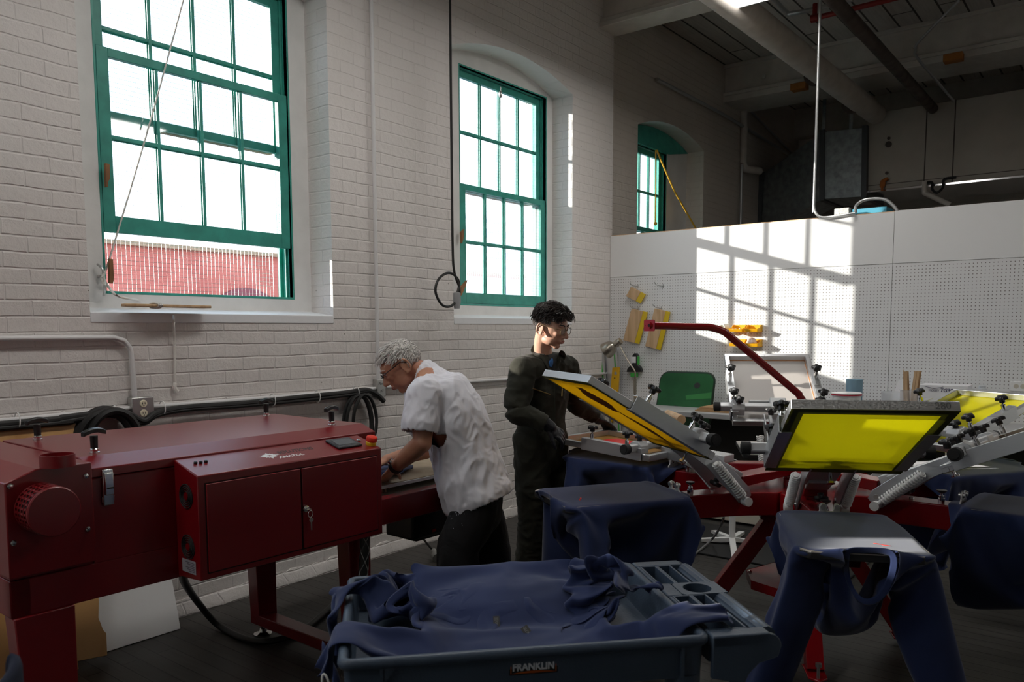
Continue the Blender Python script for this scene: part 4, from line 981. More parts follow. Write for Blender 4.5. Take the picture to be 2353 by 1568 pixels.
# lamp arm: bent red tube with a flange
ta = RAD(133); q = lambda r,z: PC+V((r*cos(ta),r*sin(ta),z))
tb = [q(0,1.0),q(0,1.16),q(.02,1.205),q(.055,1.24),q(.36,1.485),q(.41,1.52),q(.47,1.538),q(.52,1.541),q(.765,1.548)]
arm = S('lamp_arm', MB().tube(spline(tb,7), .0175, 18), RP)
fl = q(.765,1.548); ax_ = V((cos(ta),sin(ta),.03)).normalized()
fn = (ax_*.55 + (C0-fl).normalized()*.85).normalized()
Mf = frame(fl, fn.cross(V((0,0,1))), V((0,0,1)))
flp = [(-.024,-.027),(.024,-.027),(.028,-.023),(.028,.023),(.024,.027),(-.024,.027),(-.028,.023),(-.028,-.023)]
fo = S('flange', MB().at(Mf).prism(flp, -.003, .003), mat('bright_red_plate',(.50,.03,.06),.45), arm)
S('flange_hole', MB().at(Mf).lathe([(.0075,-.0035),(.0075,.0035)],(0,0,0),(0,0,1),16).cyl((.02,0,-.0034),(.02,0,.0034),.0018,n=8).cyl((-.02,0,-.0034),(-.02,0,.0034),.0018,n=8), M_['blackmat'], fo)

# ================================================================= screens clamped in the heads
def mesh_mat(name, col, tr=.65, cold=None):
    m, nt, b = nodes(name); b.inputs['Base Color'].default_value = (*col,1); b.inputs['Roughness'].default_value = .45
    t = N(nt,'BsdfTranslucent'); t.inputs[0].default_value = (*col,1)
    mx = N(nt,'MixShader'); mx.inputs[0].default_value = tr
    L(nt, b.outputs[0], mx.inputs[1]); L(nt, t.outputs[0], mx.inputs[2]); L(nt, mx.outputs[0], nt.nodes['Material Output'].inputs[0]); return m
MY = mesh_mat('yellow_screen_emulsion', (.86,.78,.005)); MO = mesh_mat('olive_mesh_border', (.10,.105,.006), .3)
MOR = mesh_mat('orange_screen_emulsion', (.90,.47,.004)); MBR = mesh_mat('brown_ink_print', (.30,.11,.004), .4)
MW_ = mesh_mat('white_screen_mesh', (.74,.70,.67), .3); MT = mesh_mat('amber_mesh', (.50,.26,.05), .3)
MRI = mat('red_plastisol_ink', (.78,.03,.03), .3); MD_ = mesh_mat('dark_olive_mesh', (.16,.17,.03), .4)
def screen(th, ti, label, face, border, bw, extra=None, a0=.30):
    M = head_matrix(th, ti)
    t = thing('printing_screen', label, 'screen', M=M, group='aluminium screens clamped in the press')
    q = lambda n, mb, m, p=t, **k: obj(n, mb, m, p, world=False, **k)
    w, T = .028, TF
    q('frame', MB().box((a0,-W_F,0),(a0+w,W_F,T)).box((A1-w,-W_F,0),(A1,W_F,T)).box((a0+w,-W_F,.0003),(A1-w,-W_F+w,T-.0003)).box((a0+w,W_F-w,.0003),(A1-w,W_F,T-.0003)), M_['alu'], bevel=.002)
    if face:
        a, b_, c_, d_ = a0+bw, A1-bw, -W_F+bw, W_F-bw
        q('mesh', MB().add([(a0,-W_F,-.0006),(A1,-W_F,-.0006),(A1,W_F,-.0006),(a0,W_F,-.0006),(a,c_,-.0006),(b_,c_,-.0006),(b_,d_,-.0006),(a,d_,-.0006)],[(0,1,5,4),(1,2,6,5),(2,3,7,6),(3,0,4,7)]), border)
        q('emulsion', MB().add([(a,c_,-.0006),(b_,c_,-.0006),(b_,d_,-.0006),(a,d_,-.0006)],[(0,1,2,3)]), face)
    else: q('mesh', MB().add([(a0,-W_F,-.0006),(A1,-W_F,-.0006),(A1,W_F,-.0006),(a0,W_F,-.0006)],[(0,1,2,3)]), border)
    if extra: extra(q, M)
    return t
def ex280(q, M):
    me = text_mesh('280', .034, Matrix(((0,0,1,A1+.0006),(1,0,0,W_F-.052),(0,1,0,.016),(0,0,0,1))), .0002, .95); me.materials.append(mat('black_marker',(.03,.03,.03),.6))
    q('number', me, None)
screen(207.7,27.4,'raised aluminium screen with lemon yellow emulsion marked 280 on its edge', MY, MO, .045, ex280)
def exA(q, M):
    random.seed(5)
    def blot(cx, cy, L_, W_, rot):
        c, s = cos(rot), sin(rot); P_ = []
        for i in range(64):
            t = 2*pi*i/64; r = 1+.22*random.random()*(1 if abs(cos(t))>.4 else .5)
            x, y = L_*cos(t)*r, W_*sin(t)*(1+.8*abs(cos(2*t)))*r; P_.append((cx+x*c-y*s, cy+x*s+y*c))
        return P_
    q('ink_print', MB().prism(blot(.80,.02,.10,.045,.15), -.0013, -.0011).prism(blot(.52,.06,.11,.016,.08), -.0013, -.0011).prism(blot(.655,.045,.09,.006,.05), -.0013, -.0011), MBR)
screen(146.7,30.7,'raised aluminium screen with orange emulsion and brown print, nearest the young man', MOR, MD_, .022, exA)
def exB(q, M):
    q('ink_pool', MB().prism([(.55,-.16),(.60,-.18),(.84,-.17),(.86,-.10),(.84,.05),(.86,.13),(.80,.16),(.58,.15),(.54,.05)], 0, .004), MRI, bevel=.002)
screen(83.5,3.0,'lowered aluminium screen with red ink held by the young man in gloves', MT, MT, .04, exB)
screen(28.7,32.5,'upright aluminium screen with plain pale mesh raised in front of the pegboard', None, MW_, .04, lambda q,M: q('orange_tape', MB().box((.33,W_F-.031,.0005),(.95,W_F-.0285,.003)).box((.951,-W_F+.03,.0005),(.9535,W_F-.03,.003)).box((.33,-W_F+.0285,.0005),(.95,-W_F+.031,.003)), mat('orange_tape',(.75,.30,.08),.6)))
screen(329.2,20.5,'raised aluminium screen with bright yellow mesh at the right edge behind the 280 screen', MY, MY, .03)
screen(266.2,25.0,'aluminium screen seen along its long silver side at the right edge', MT, MT, .03)
# ================================================================= long-sleeved navy shirts, settled with the cloth solver
RES = .022
class Shirt:
    """flat two-layer shirt: x across, y up the body (0 = hem), seams shared, neck, hem and cuffs open"""
    def __init__(s, bw=.315, bh=.74, sl=.56, gap=.02, aw=.175, cw=.095, bell=0):
        R = RES; bx, by, n = round(bw/R), round(bh/R), round(sl/R); ah = round(aw/R); cells = set()
        for i in range(-bx,bx):
            for j in range(by): cells.add((i,j))
        off = round(.02/R)
        for k in range(n):
            w = round(ah-(ah-cw/R)*k/max(1,n))
            for j in range(by-off-w, by-off): cells.add((bx+k,j)); cells.add((-bx-1-k,j))
        ell = lambda c, d: ((c[0]+.5)*R/.080)**2+((by-(c[1]+.5))*R/d)**2 < 1
        F = {c for c in cells if not ell(c,.075)}; B = {c for c in cells if not ell(c,.02)}
        def cnt(cs):
            d = {}
            for (i,j) in cs:
                for p in ((i,j),(i+1,j),(i+1,j+1),(i,j+1)): d[p] = d.get(p,0)+1
            return d
        cF, cB, cU = cnt(F), cnt(B), cnt(F|B); vid = {}; s.v = []; s.f = []; s.key = []
        def op(p):
            i,j = p
            return j == 0 or i in (bx+n,-bx-n) or (cF.get(p,0)<4 and abs(i*R)<.105 and j>by-.115/R)
        def v(p, l):
            key = (p,0) if (cU.get(p,0)<4 and not op(p) and p in cF and p in cB) else (p,l)
            if key not in vid:
                vid[key] = len(s.v); i,j = p; ax = abs(i*R); y = j*R
                s.v.append((i*R, y-max(0,ax-.10)*.20*min(1,max(0,(y-.3)/.3)), gap*key[1])); s.key.append(key)
            return vid[key]
        for (i,j) in sorted(F): s.f.append(tuple(v(p,-1) for p in ((i,j+1),(i+1,j+1),(i+1,j),(i,j))))
        for (i,j) in sorted(B): s.f.append(tuple(v(p,1) for p in ((i,j),(i+1,j),(i+1,j+1),(i,j+1))))
        ec = {}
        for f in s.f:
            for a,b in zip(f, f[1:]+f[:1]): ec[(min(a,b),max(a,b))] = ec.get((min(a,b),max(a,b)),0)+1
        adj = {}
        for (a,b),c in ec.items():
            if c == 1 and all(abs(s.key[q][0][0]*R) < .13 and s.key[q][0][1] > by-.2/R for q in (a,b)):
                adj.setdefault(a,[]).append(b); adj.setdefault(b,[]).append(a)
        lp = [next(iter(adj))]
        while True:
            nx = [q for q in adj[lp[-1]] if q not in lp]
            if not nx: break
            lp.append(nx[0])
        s.neck = lp
def collider(mb, fr=30):
    o = bpy.data.objects.new('tmp_collider', mb.mesh('c', [], 0)); COL.objects.link(o)
    o.modifiers.new('c','COLLISION'); o.collision.thickness_outer = .003; o.collision.thickness_inner = .01; o.collision.cloth_friction = fr
    return o
def settle(co, faces, cols, frames, pins=(), bend=.08, mass=.15, tens=12, selfc=True):
    if FAST_CLOTH: return [V(p) for p in co]
    me = bpy.data.meshes.new('c'); me.from_pydata([tuple(p) for p in co], [], faces)
    o = bpy.data.objects.new('tmp_cloth', me); COL.objects.link(o)
    cl = o.modifiers.new('cl','CLOTH'); q = cl.settings
    q.quality = 7; q.mass = mass; q.tension_stiffness = tens; q.compression_stiffness = tens*.8; q.shear_stiffness = 4; q.bending_stiffness = bend; q.air_damping = 1.2
    if pins:
        g = o.vertex_groups.new(name='pin'); g.add(list(pins),1.0,'ADD'); q.vertex_group_mass = 'pin'
    cs = cl.collision_settings; cs.use_collision = True; cs.distance_min = .004; cs.collision_quality = 3
    cs.use_self_collision = selfc; cs.self_distance_min = .004
    cl.point_cache.frame_start = 1; cl.point_cache.frame_end = frames+5
    SC.frame_start = 1; SC.frame_end = frames+5
    for f in range(1, frames+1): SC.frame_set(f)
    ev = o.evaluated_get(bpy.context.evaluated_depsgraph_get())
    out = [v.co.copy() for v in ev.data.vertices]
    bpy.data.objects.remove(o); SC.frame_set(1)
    return out
def shirt_obj(name, sh, co, label, group, m, M=None, origin=None, smooth_it=2, cat='shirt', collar=True):
    me = bpy.data.meshes.new(name); me.from_pydata([tuple(p) for p in co], [], sh.f); me.materials.append(m)
    bm = bmesh.new(); bm.from_mesh(me); bmesh.ops.recalc_face_normals(bm, faces=bm.faces)
    for _ in range(smooth_it): bmesh.ops.smooth_vert(bm, verts=[v for v in bm.verts if not v.is_boundary], factor=.3, use_axis_x=True, use_axis_y=True, use_axis_z=True)
    for f in bm.faces: f.smooth = True
    bm.to_mesh(me); bm.free()
    t = thing(name, label, cat, M=M if M is not None else Matrix.Translation(V(origin)), group=group)
    b = bpy.data.objects.new('shirt_body', me); COL.objects.link(b); b.parent = t; MW[b] = MW[t].copy()
    if M is None: me.transform(MW[t].inverted())
    s = b.modifiers.new('solid','SOLIDIFY'); s.thickness = .0016; s.offset = 0
    u = b.modifiers.new('sub','SUBSURF'); u.levels = 1; u.render_levels = 2
    if collar:
        P = [me.vertices[i].co.copy() for i in sh.neck]
        for _ in range(3): P = [(P[i-1]+P[i]*2+P[(i+1)%len(P)])/4 for i in range(len(P))]
        c = sum(P, V())/len(P); mb = MB(); n = len(P); rings = []
        for i in range(n):
            t_ = (P[(i+1)%n]-P[i-1]).normalized(); o = (P[i]-c); o = (o-t_*o.dot(t_)).normalized(); w = t_.cross(o)
            rings.append([P[i]+o*.008+w*.0028, P[i]+o*.008-w*.0028, P[i]-o*.014-w*.0024, P[i]-o*.017, P[i]-o*.014+w*.0024])
        rings.append(rings[0]); mb.loft(rings, False, False)
        obj('collar', mb, m, t, world=False, sub=1)
    return t
M_['mark'] = mat('red_ink_mark',(.75,.05,.04),.6)
SH = Shirt()
def platen_co(sh, x0=.615):
    dz = {1:.016, 0:-.06, -1:-.155}
    return [V((x0+y, x*(1 if k[1] or abs(x)>.35 else .97), .786+dz[k[1]])) for (x,y,z),k in zip(sh.v,sh.key)]
pc = platen_co(SH)
pins = [i for i,p in enumerate(pc) if p.z > .80 and .76 < p.x < 1.312 and abs(p.y) < .20]
for i in pins: pc[i].z = .8012
cols = [collider(MB().box((.745,-.205,.774),(1.325,.205,.7985))), collider(MB().box((-.1,-.05,.665),(1.0,.05,.77)))]
pco = settle(pc, SH.f, cols, 110, pins)
for c in cols: bpy.data.objects.remove(c)
LAB = ['navy long-sleeved shirt on the platen nearest the camera, half in sunlight, neck hole in front',
       'navy long-sleeved shirt stretched on the platen beside the cart, left of the sunlit one',
       'navy shirt on the platen under the screen held by the young man', None,
       'navy shirt on the far platen at the right edge, under the long silver screen side',
       'navy shirt on the platen cut by the right edge of the picture']
for k,th in enumerate(PT):
    if LAB[k] is None: continue
    M = Matrix.Translation(PC) @ Matrix.Rotation(RAD(th),4,'Z')
    t = shirt_obj('navy_shirt', SH, pco, LAB[k], 'navy shirts on the press platens', M_['navy'], M)
    if k in (0,1):
        for (x,y) in ((1.215,.085),(1.20,.062)):
            obj('ink_mark', MB().prism([(x+.004*sin(a)+.005*cos(a), y+.013*cos(a)) for a in [2*pi*i/12 for i in range(12)]], .8022, .8032), M_['mark'], t, world=False)
# ================================================================= service cart
KX, KY = V((.739,-.674,0)).normalized(), V((.674,.739,0)).normalized()
KM = Matrix(((KX.x,KY.x,0,1.096),(KX.y,KY.y,0,1.352),(0,0,1,0),(0,0,0,1)))
TL, TW, TZ = .872, .622, .80
ct = thing('service_cart', 'blue-grey plastic service cart heaped with navy shirts, in front', 'cart', M=KM)
CB = M_['cartblue']
def K(n, mb, m=CB, p=ct, **k): return obj(n, mb, m, p, world=False, **k)
def rrect(x0, y0, x1, y1, r, n=6):
    P = []
    for (cx,cy,a) in ((x1-r,y1-r,0),(x0+r,y1-r,pi/2),(x0+r,y0+r,pi),(x1-r,y0+r,1.5*pi)):
        P += [(cx+r*cos(a+pi/2*i/n), cy+r*sin(a+pi/2*i/n)) for i in range(n+1)]
    return P
def rings(spec): return [[(x,y,z) for x,y in rrect(i,i,TL-i,TW-i,max(.004,.03-i))] for i,z in spec]
K('tray', MB().loft(rings([(.014,.695),(.010,.772),(.001,.776),(-.004,.784),(-.003,.793),(.002,.799),(.010,.8005),(.016,.799),(.020,.793),(.024,.715),(.03,.705)]), True, True), smooth=50)
K('ribs', MB().box((.09,.002,.70),(.098,.012,.775)).box((.80,.002,.70),(.808,.012,.775)).box((.02,.10,.70),(.012,.108,.775)).prism([(.10,.775),(.10,.74),(.125,.772),(.80,.772),(.80,.775)],.004,.010,lambda x,y,z:(x,z,y)))
for x in (.05,TL-.05):
    for y in (.05,TW-.05):
        lg = K('leg', MB().lathe([(.036,.26),(.036,.66),(.043,.665),(.043,.70)], (x,y,0), (0,0,1), 24))
        K('caster', MB().cyl((x-.012,y,.05),(x+.012,y,.05),.05,n=24).box((x-.02,y-.02,.05),(x+.02,y+.02,.11)), M_['blackmat'])
K('lower_shelf', MB().loft([[(x,y,z) for x,y in rrect(i,i,TL-i,TW-i,.03)] for i,z in ((.01,.11),(0,.115),(0,.28),(.02,.28),(.02,.14))], True, True))
# handle end with grips, cup hole and bins
H0, H1, HZ = TL+.006, 1.058, .797
hs = MB()
def slab_(x0,y0,x1,y1,z0=.766,z1=HZ): hs.box((x0,y0,z0),(x1,y1,z1))
slab_(H0,.0,H1-.03,.045); slab_(H0,TW-.045,H1-.03,TW); slab_(H0,.30,H0+.045,.40)
slab_(H0,.045,H0+.010,.30); slab_(H0,.40,H0+.010,TW-.045)
K('handle_deck', hs, bevel=.006, seg=3)
# deck between the two grips, with the cup hole
cup = [(H0+.105+.040*cos(2*pi*i/32), .35+.040*sin(2*pi*i/32)) for i in range(32)]
def outer(i):
    a = 2*pi*i/32; c,s = cos(a),sin(a); x0,x1,y0,y1 = H0+.045-(H0+.105),H1-.004-(H0+.105),-.05,.05
    t = min((x1/c if c>1e-6 else (x0/c if c<-1e-6 else 9)), (y1/s if s>1e-6 else (y0/s if s<-1e-6 else 9)))
    return (H0+.105+c*t, .35+s*t)
oc = [outer(i) for i in range(32)]
K('cup_holder', MB().loft([[(x,y,.766) for x,y in oc],[(x,y,HZ) for x,y in oc],[(x,y,HZ) for x,y in cup],[(x,y,.715) for x,y in cup],[(x*.92+(H0+.105)*.08,y*.92+.35*.08,.712) for x,y in cup]], False, True), smooth=40)
def bin_(x0,y0,x1,y1,zf):
    t = .006
    K('tool_bin', MB().box((x0,y0,zf),(x1,y1,zf+t)).box((x0-t,y0-t,zf),(x0,y1+t,HZ-.001)).box((x1,y0-t,zf),(x1+t,y1+t,HZ-.001)).box((x0,y0-t,zf),(x1,y0,HZ-.001)).box((x0,y1,zf),(x1,y1+t,HZ-.001)), bevel=.0015)
for y0,y1 in ((.052,.294),(.406,TW-.052)):
    bin_(H0+.016,y0,H0+.058,y1,.715); bin_(H0+.070,y0,H0+.104,y1,.725)
    g = MB(); NS = 40
    prof = []
    for i in range(NS):
        a = 2*pi*i/NS; r = .0235 + (.0016 if (i%3==0 and 0 < a < pi) else 0); prof.append((r*cos(a), r*sin(a)))
    g.loft([[(H1-.022+px, y, HZ-.024+pz) for px,pz in prof] for y in (y0-.012,y1+.012)])
    K('grip', g, smooth=50)
# side brackets under the handle
for y in (.0,TW-.014):
    P_ = [(H0,HZ-.002),(H1-.035,HZ-.002)]+[(H1-.035+.033*sin(a),HZ-.035+.033*cos(a)) for a in [pi*.5*i/6 for i in range(7)]]+[(H1-.01,HZ-.062),(H1-.06,HZ-.075),(H1-.085,HZ-.10),(H1-.105,HZ-.145),(H1-.125,HZ-.15),(H1-.135,HZ-.115),(H0,HZ-.105)]
    K('handle_bracket', MB().prism(P_[::-1], y, y+.014, lambda x,z,q:(x,q,z)), bevel=.003)
# brand sticker
s0 = KM.inverted() @ C0
def kfront(px,py):
    o, d = KM.inverted() @ C0, KM.inverted().to_3x3() @ ray(px,py); t = (.010-o.y)/d.y; return o+d*t
a, b_, c_ = kfront(1170,1524), kfront(1282,1517), kfront(1170,1554)
sw_, sx_, sz_ = b_.x-a.x, (a.x+b_.x)/2, (a.z+c_.z)/2; sh_ = abs(a.z-c_.z)*1.02
FM = Matrix(((1,0,0,sx_),(0,0,-1,.0118),(0,1,0,sz_),(0,0,0,1)))
stk = K('brand_sticker', MB().at(FM).prism([(-.5*sw_,-.5*sh_),(.5*sw_,-.5*sh_),(.5*sw_,.5*sh_),(-.5*sw_,.5*sh_)],0,.0006), mat('black_sticker',(.008,.008,.009),.4))
arc_ = lambda n: [(.47*sw_-.94*sw_*i/n, -.40*sh_+.16*sh_*sin(pi*i/n)) for i in range(n+1)]
og = mat('orange_print',(.62,.12,.01),.45)
K('orange_border', MB().at(FM).prism([(-.47*sw_,.44*sh_),(-.47*sw_,.37*sh_),(.47*sw_,.37*sh_),(.47*sw_,.44*sh_)],.0006,.0009).prism([(-.47*sw_,.44*sh_),(-.47*sw_,-.40*sh_),(-.455*sw_,-.36*sh_),(-.455*sw_,.44*sh_)],.0006,.0009).prism([(.47*sw_,.44*sh_),(.455*sw_,.44*sh_),(.455*sw_,-.36*sh_),(.47*sw_,-.40*sh_)],.0006,.0009)
  .prism([(p[0],p[1]) for p in arc_(12)]+[(-.47*sw_,-.40*sh_+.0),(-.30*sw_,-.30*sh_),(0,-.42*sh_),(.30*sw_,-.30*sh_)],.0006,.0009), og, stk, smooth=0)
me = text_mesh('FRANKLIN', sh_*.78, FM@Matrix.Translation((0,.07*sh_,.0009)), .0003, .84*sw_/(sh_*.78*4.55), .0010); me.materials.append(mat('white_letters',(.62,.66,.72),.5)); link('lettering', me, stk, False)

# ------------------------------------------------ shirts heaped in the tray (cart coordinates, then moved with KM)
def wob(p, f, a): 
    return a*(sin(f*p[0]*1.7+1.3)*cos(f*p[1]*1.1+.4)+.6*sin(f*p[1]*2.1+f*p[0]*.7)+.4*cos(f*2.7*p[0]-f*1.9*p[1]))
walls = MB().box((-.0,-.0,.68),(TL,TW,.70)).box((-.006,-.006,.70),(.026,TW+.006,.802)).box((TL-.026,-.006,.70),(TL+.004,TW+.006,.802)).box((.026,-.006,.70),(TL-.026,.026,.802)).box((.026,TW-.026,.70),(TL-.026,TW+.006,.802))
walls.box((TL+.004,0,.74),(1.05,TW,.796))
hump = MB().ball((.45,.50,.66),(.34,.22,.13)).ball((.15,.28,.66),(.16,.22,.10)).ball((.74,.34,.66),(.13,.22,.11)).ball((.45,.22,.65),(.40,.2,.08))
cs1 = [collider(walls,8), collider(hump,20)]
SB = Shirt(bw=.27, bh=.66, sl=.34, aw=.20, cw=.15)
coA = [V((.455+.0-x*1.0, .655-y*.985, .875+z+.010*sin(9*x+5*y)+.008*sin(17*x-6*y))) for x,y,z in SB.v]
pa = [i for i,k in enumerate(SB.key) if k[0][1] <= 1 and k[1] >= 0]
coA = settle(coA, SB.f, cs1, 55, pins=(), bend=.25)
def cloth_collider(sh, co):
    m = MB(); m.add(co, sh.f); return collider(m, 25)
cA = cloth_collider(SB, coA)
SC_ = Shirt(bw=.27, bh=.66, sl=.50, aw=.18, cw=.10)
def bunch(sh, c, rot, sx, sy, amp, f, lift, seed):
    out = []
    cr, sr = cos(rot), sin(rot)
    for x,y,z in sh.v:
        y -= .36
        zz = lift + z + amp*(sin(f*x+seed)+.7*sin(f*1.3*y+2*seed)+.5*sin(f*.9*(x+y)*1.4+3*seed))
        X, Y = x*sx+.03*sin(f*.8*y+seed), y*sy+.03*sin(f*.7*x+2*seed)
        out.append(V((c[0]+X*cr-Y*sr, c[1]+X*sr+Y*cr, zz)))
    return out
coB = settle(bunch(SC_, (.19,.40), RAD(165), .62, .36, .035, 30, .95, .7), SC_.f, cs1+[cA], 60, bend=.12)
coC = settle(bunch(SC_, (.78,.43), RAD(-35), .48, .37, .035, 32, .95, 2.1), SC_.f, cs1+[cA], 60, bend=.12)
for c in cs1+[cA]: bpy.data.objects.remove(c)
G = 'loose navy shirts in the cart'
tA = shirt_obj('navy_shirt', SB, coA, 'navy shirt spread smoothly over the back rim into the cart', G, M_['navy'], KM, collar=True)
shirt_obj('navy_shirt', SC_, coB, 'crumpled navy shirt at the left end of the cart with a sleeve over its rim', G, M_['navy'], KM)
shirt_obj('navy_shirt', SC_, coC, 'crumpled navy shirt partly in sunlight at the handle end of the cart', G, M_['navy'], KM)
# hang tags lying on the shirts
gt = mat('grey_hang_tag',(.075,.075,.075),.6)
def tag_card(px, py, rot, ln, wd, lab, txt):
    z = .77; p = pZ(px,py,z)
    best = min((KM@c for c in coA), key=lambda c: ((c-C0).normalized()-(p-C0).normalized()).length - .02*0)
    p = C0+(p-C0).normalized()*((best-C0).length-.012)
    nrm = (C0-p).normalized()*.6+V((0,0,.8)); upv = V((0,0,1))*.8+KY*.6
    M = frame(p, nrm.cross(upv)*-1, upv) @ Matrix.Rotation(rot,4,'Z')
    t = thing('hang_tag', lab, 'tag', M=M, group='grey hang tags on the shirts')
    obj('card', MB().box((-wd/2,-ln/2,0),(wd/2,ln/2,.0006)), gt, t, world=False)
    me = text_mesh(txt, wd*.55, Matrix.Translation((0,-ln*.18,.0008)) @ Matrix.Rotation(-pi/2,4,'Z'), .0001, .8); me.materials.append(mat('tag_print',(.35,.35,.35),.6)); link('lettering', me, t, False)
    if ln > .03:
        ln_ = MB()
        for k in range(4): ln_.box((-wd*.32,ln*(.22+.05*k),.0007),(wd*.32,ln*(.235+.05*k),.0009))
        obj('small_print', ln_, bpy.data.materials['tag_print'], t, world=False)
tag_card(1141,1434,RAD(-2),.041,.017,'upright grey hang tag on the smooth navy shirt in the cart','GILDAN')
tag_card(1208,1448,RAD(28),.020,.020,'small tilted grey hang tag right of the upright tag','GLDN')
# ================================================================= people
from mathutils import noise
def chain(mb, pts, rad, ref=(0,0,1), n=18, sub=4, caps=True):
    """smooth limb through pts; rad: scalars or (along ref, across ref)"""
    P = [V(p) for p in pts]; R = [(r,r) if not hasattr(r,'__len__') else r for r in rad]
    Q = spline(P, sub); RR = []
    m = len(Q)
    for i in range(m):
        t = i/sub; k = min(int(t), len(P)-2); f = t-k; f = f*f*(3-2*f)
        RR.append((R[k][0]*(1-f)+R[k+1][0]*f, R[k][1]*(1-f)+R[k+1][1]*f))
    rings = []; ref = V(ref)
    def ring(c, t, a, b, s=1):
        u = (ref - t*ref.dot(t)); u = u.normalized() if u.length > 1e-4 else t.orthogonal().normalized(); w = t.cross(u)
        return [c + u*(a*s*cos(2*pi*j/n)) + w*(b*s*sin(2*pi*j/n)) for j in range(n)]
    T = [(Q[min(i+1,m-1)]-Q[max(i-1,0)]).normalized() for i in range(m)]
    if caps:
        h = min(RR[0]); rings += [ring(Q[0]-T[0]*h*.95, T[0], *RR[0], .25), ring(Q[0]-T[0]*h*.7, T[0], *RR[0], .7), ring(Q[0]-T[0]*h*.35, T[0], *RR[0], .93)]
    for i in range(m): rings.append(ring(Q[i], T[i], *RR[i]))
    if caps:
        h = min(RR[-1]); rings += [ring(Q[-1]+T[-1]*h*.35, T[-1], *RR[-1], .93), ring(Q[-1]+T[-1]*h*.7, T[-1], *RR[-1], .7), ring(Q[-1]+T[-1]*h*.95, T[-1], *RR[-1], .25)]
    return mb.loft(rings)
def wrinkle(me, f, keep=None):
    """move vertices along their normals by f(position)"""
    nr = [v.normal.copy() for v in me.vertices]
    for v,n_ in zip(me.vertices, nr): v.co += n_*f(v.co)
    me.update(); return me
def cut(me, planes):
    """remove the caps: faces lying beyond any plane (point, normal, reach)"""
    bm = bmesh.new(); bm.from_mesh(me)
    kill = [f for f in bm.faces if any((f.calc_center_median()-V(p)).dot(V(n)) > 0 and (f.calc_center_median()-V(p)).length < r for p,n,r in planes)]
    bmesh.ops.delete(bm, geom=kill, context='FACES'); bm.to_mesh(me); bm.free(); return me
def folds(p, sc, d, seed=0):
    q = V((p.x*d[0], p.y*d[1], p.z*d[2]))*sc + V((seed,seed*1.7,seed*.3))
    a = noise.noise(q + V((noise.noise(q*.6)*.8,)*3)); return 1-2*abs(a)
def fingers(mb, M, curl, spread=0, thumb=(.9,.35), sc=1.0, r=.0082):
    """hand in local space: wrist at origin, fingers along +y, palm facing -z, thumb at +x side; curl per finger (knuckle,mid)"""
    pts = lambda L_: [M @ V((p[0]*sc,p[1]*sc,p[2]*sc)) for p in L_]
    ref = M.to_3x3() @ V((0,0,1))
    chain(mb, pts([(0,-.02,0),(0,.03,0),(.002,.085,-.002)]), [(.020*sc,.027*sc),(.016*sc,.038*sc),(.013*sc,.041*sc)], ref)
    for i,(x,L_) in enumerate(((.030,.074),(.010,.084),(-.010,.078),(-.029,.060))):
        k, m_ = curl[i]; a1, a2, a3 = k, k+m_, k+m_*1.7; sp = spread*(1.5-i)*.12
        p0 = V((x,.083,0)); l1, l2, l3 = L_*.46, L_*.31, L_*.25
        d = lambda a: V((sin(sp)*cos(a), cos(a)*cos(sp), -sin(a)))
        p1 = p0+d(a1)*l1; p2 = p1+d(a2)*l2; p3 = p2+d(a3)*l3
        chain(mb, pts([p0-V((0,.018,0)),p0,p1,p2,p3]), [r*1.12*sc,r*1.15*sc,r*1.02*sc,r*.93*sc,r*.76*sc], ref, n=12, sub=3)
    a, c = thumb; t0 = V((.022,.018,-.006)); t1 = t0+V((sin(a)*.036,cos(a)*.036,-sin(c)*.012)); t2 = t1+V((sin(a*.75)*.033,cos(a*.75)*.033,-sin(c)*.016)); t3 = t2+V((sin(a*.55)*.026,cos(a*.55)*.026,-sin(c)*.014))
    chain(mb, pts([t0-V((.008,.012,0)),t0,t1,t2,t3]), [r*1.5*sc,r*1.7*sc,r*1.25*sc,r*1.1*sc,r*.85*sc], ref, n=12, sub=3)
def head(mb, M, jaw=1.0, nose=1.0):
    """local: origin mid-head, +y face, +z crown, +x the person's left... units metres"""
    A = lambda p: M @ V(p)
    def ell(c, r, n=22, m=14):
        mb.at(M).ball(c, r, n, m); mb.at(None)
    ell((0,-.012,.030),(.076,.097,.088)); ell((0,.022,.012),(.069,.074,.086)); ell((0,.030,-.040),(.058*jaw,.058,.062)); ell((0,.058,-.092),(.026*jaw,.022,.021))
    ell((.036,.020,-.070),(.022,.040,.026)); ell((-.036,.020,-.070),(.022,.040,.026)); ell((0,.045,-.085),(.034*jaw,.03,.02))
    ell((.036,.066,-.018),(.022,.022,.018)); ell((-.036,.066,-.018),(.022,.022,.018))
    ell((.028,.083,.026),(.024,.011,.008)); ell((-.028,.083,.026),(.024,.011,.008)); ell((0,.086,.026),(.016,.009,.01))
    chain(mb, [A((0,.088,.020)),A((0,.099*1.0,-.004)),A((0,.112*nose,-.028))], [.0085,.0095,.0125], M.to_3x3()@V((0,1,0)), n=12)
    ell((.011,.098,-.033),(.009,.011,.008)); ell((-.011,.098,-.033),(.009,.011,.008))
    ell((0,.088,-.058),(.022,.012,.0075)); ell((0,.087,-.069),(.018,.011,.007)); ell((0,.082,-.048),(.02,.012,.012))
    for s in (1,-1):
        E_ = [A((s*.074+s*.010*(1 if k in (3,4,5,6) else .45), -.016+.019*cos(t)-.006, -.012+.033*sin(t)-.0)) for k,t in enumerate([2*pi*i/10 for i in range(10)])]
        mb.tube(spline(E_,3,closed=True), .0052, 8, closed=True)
        ell((s*.077,-.018,-.012),(.005,.015,.026)); ell((s*.078,-.010,-.040),(.006,.009,.010))
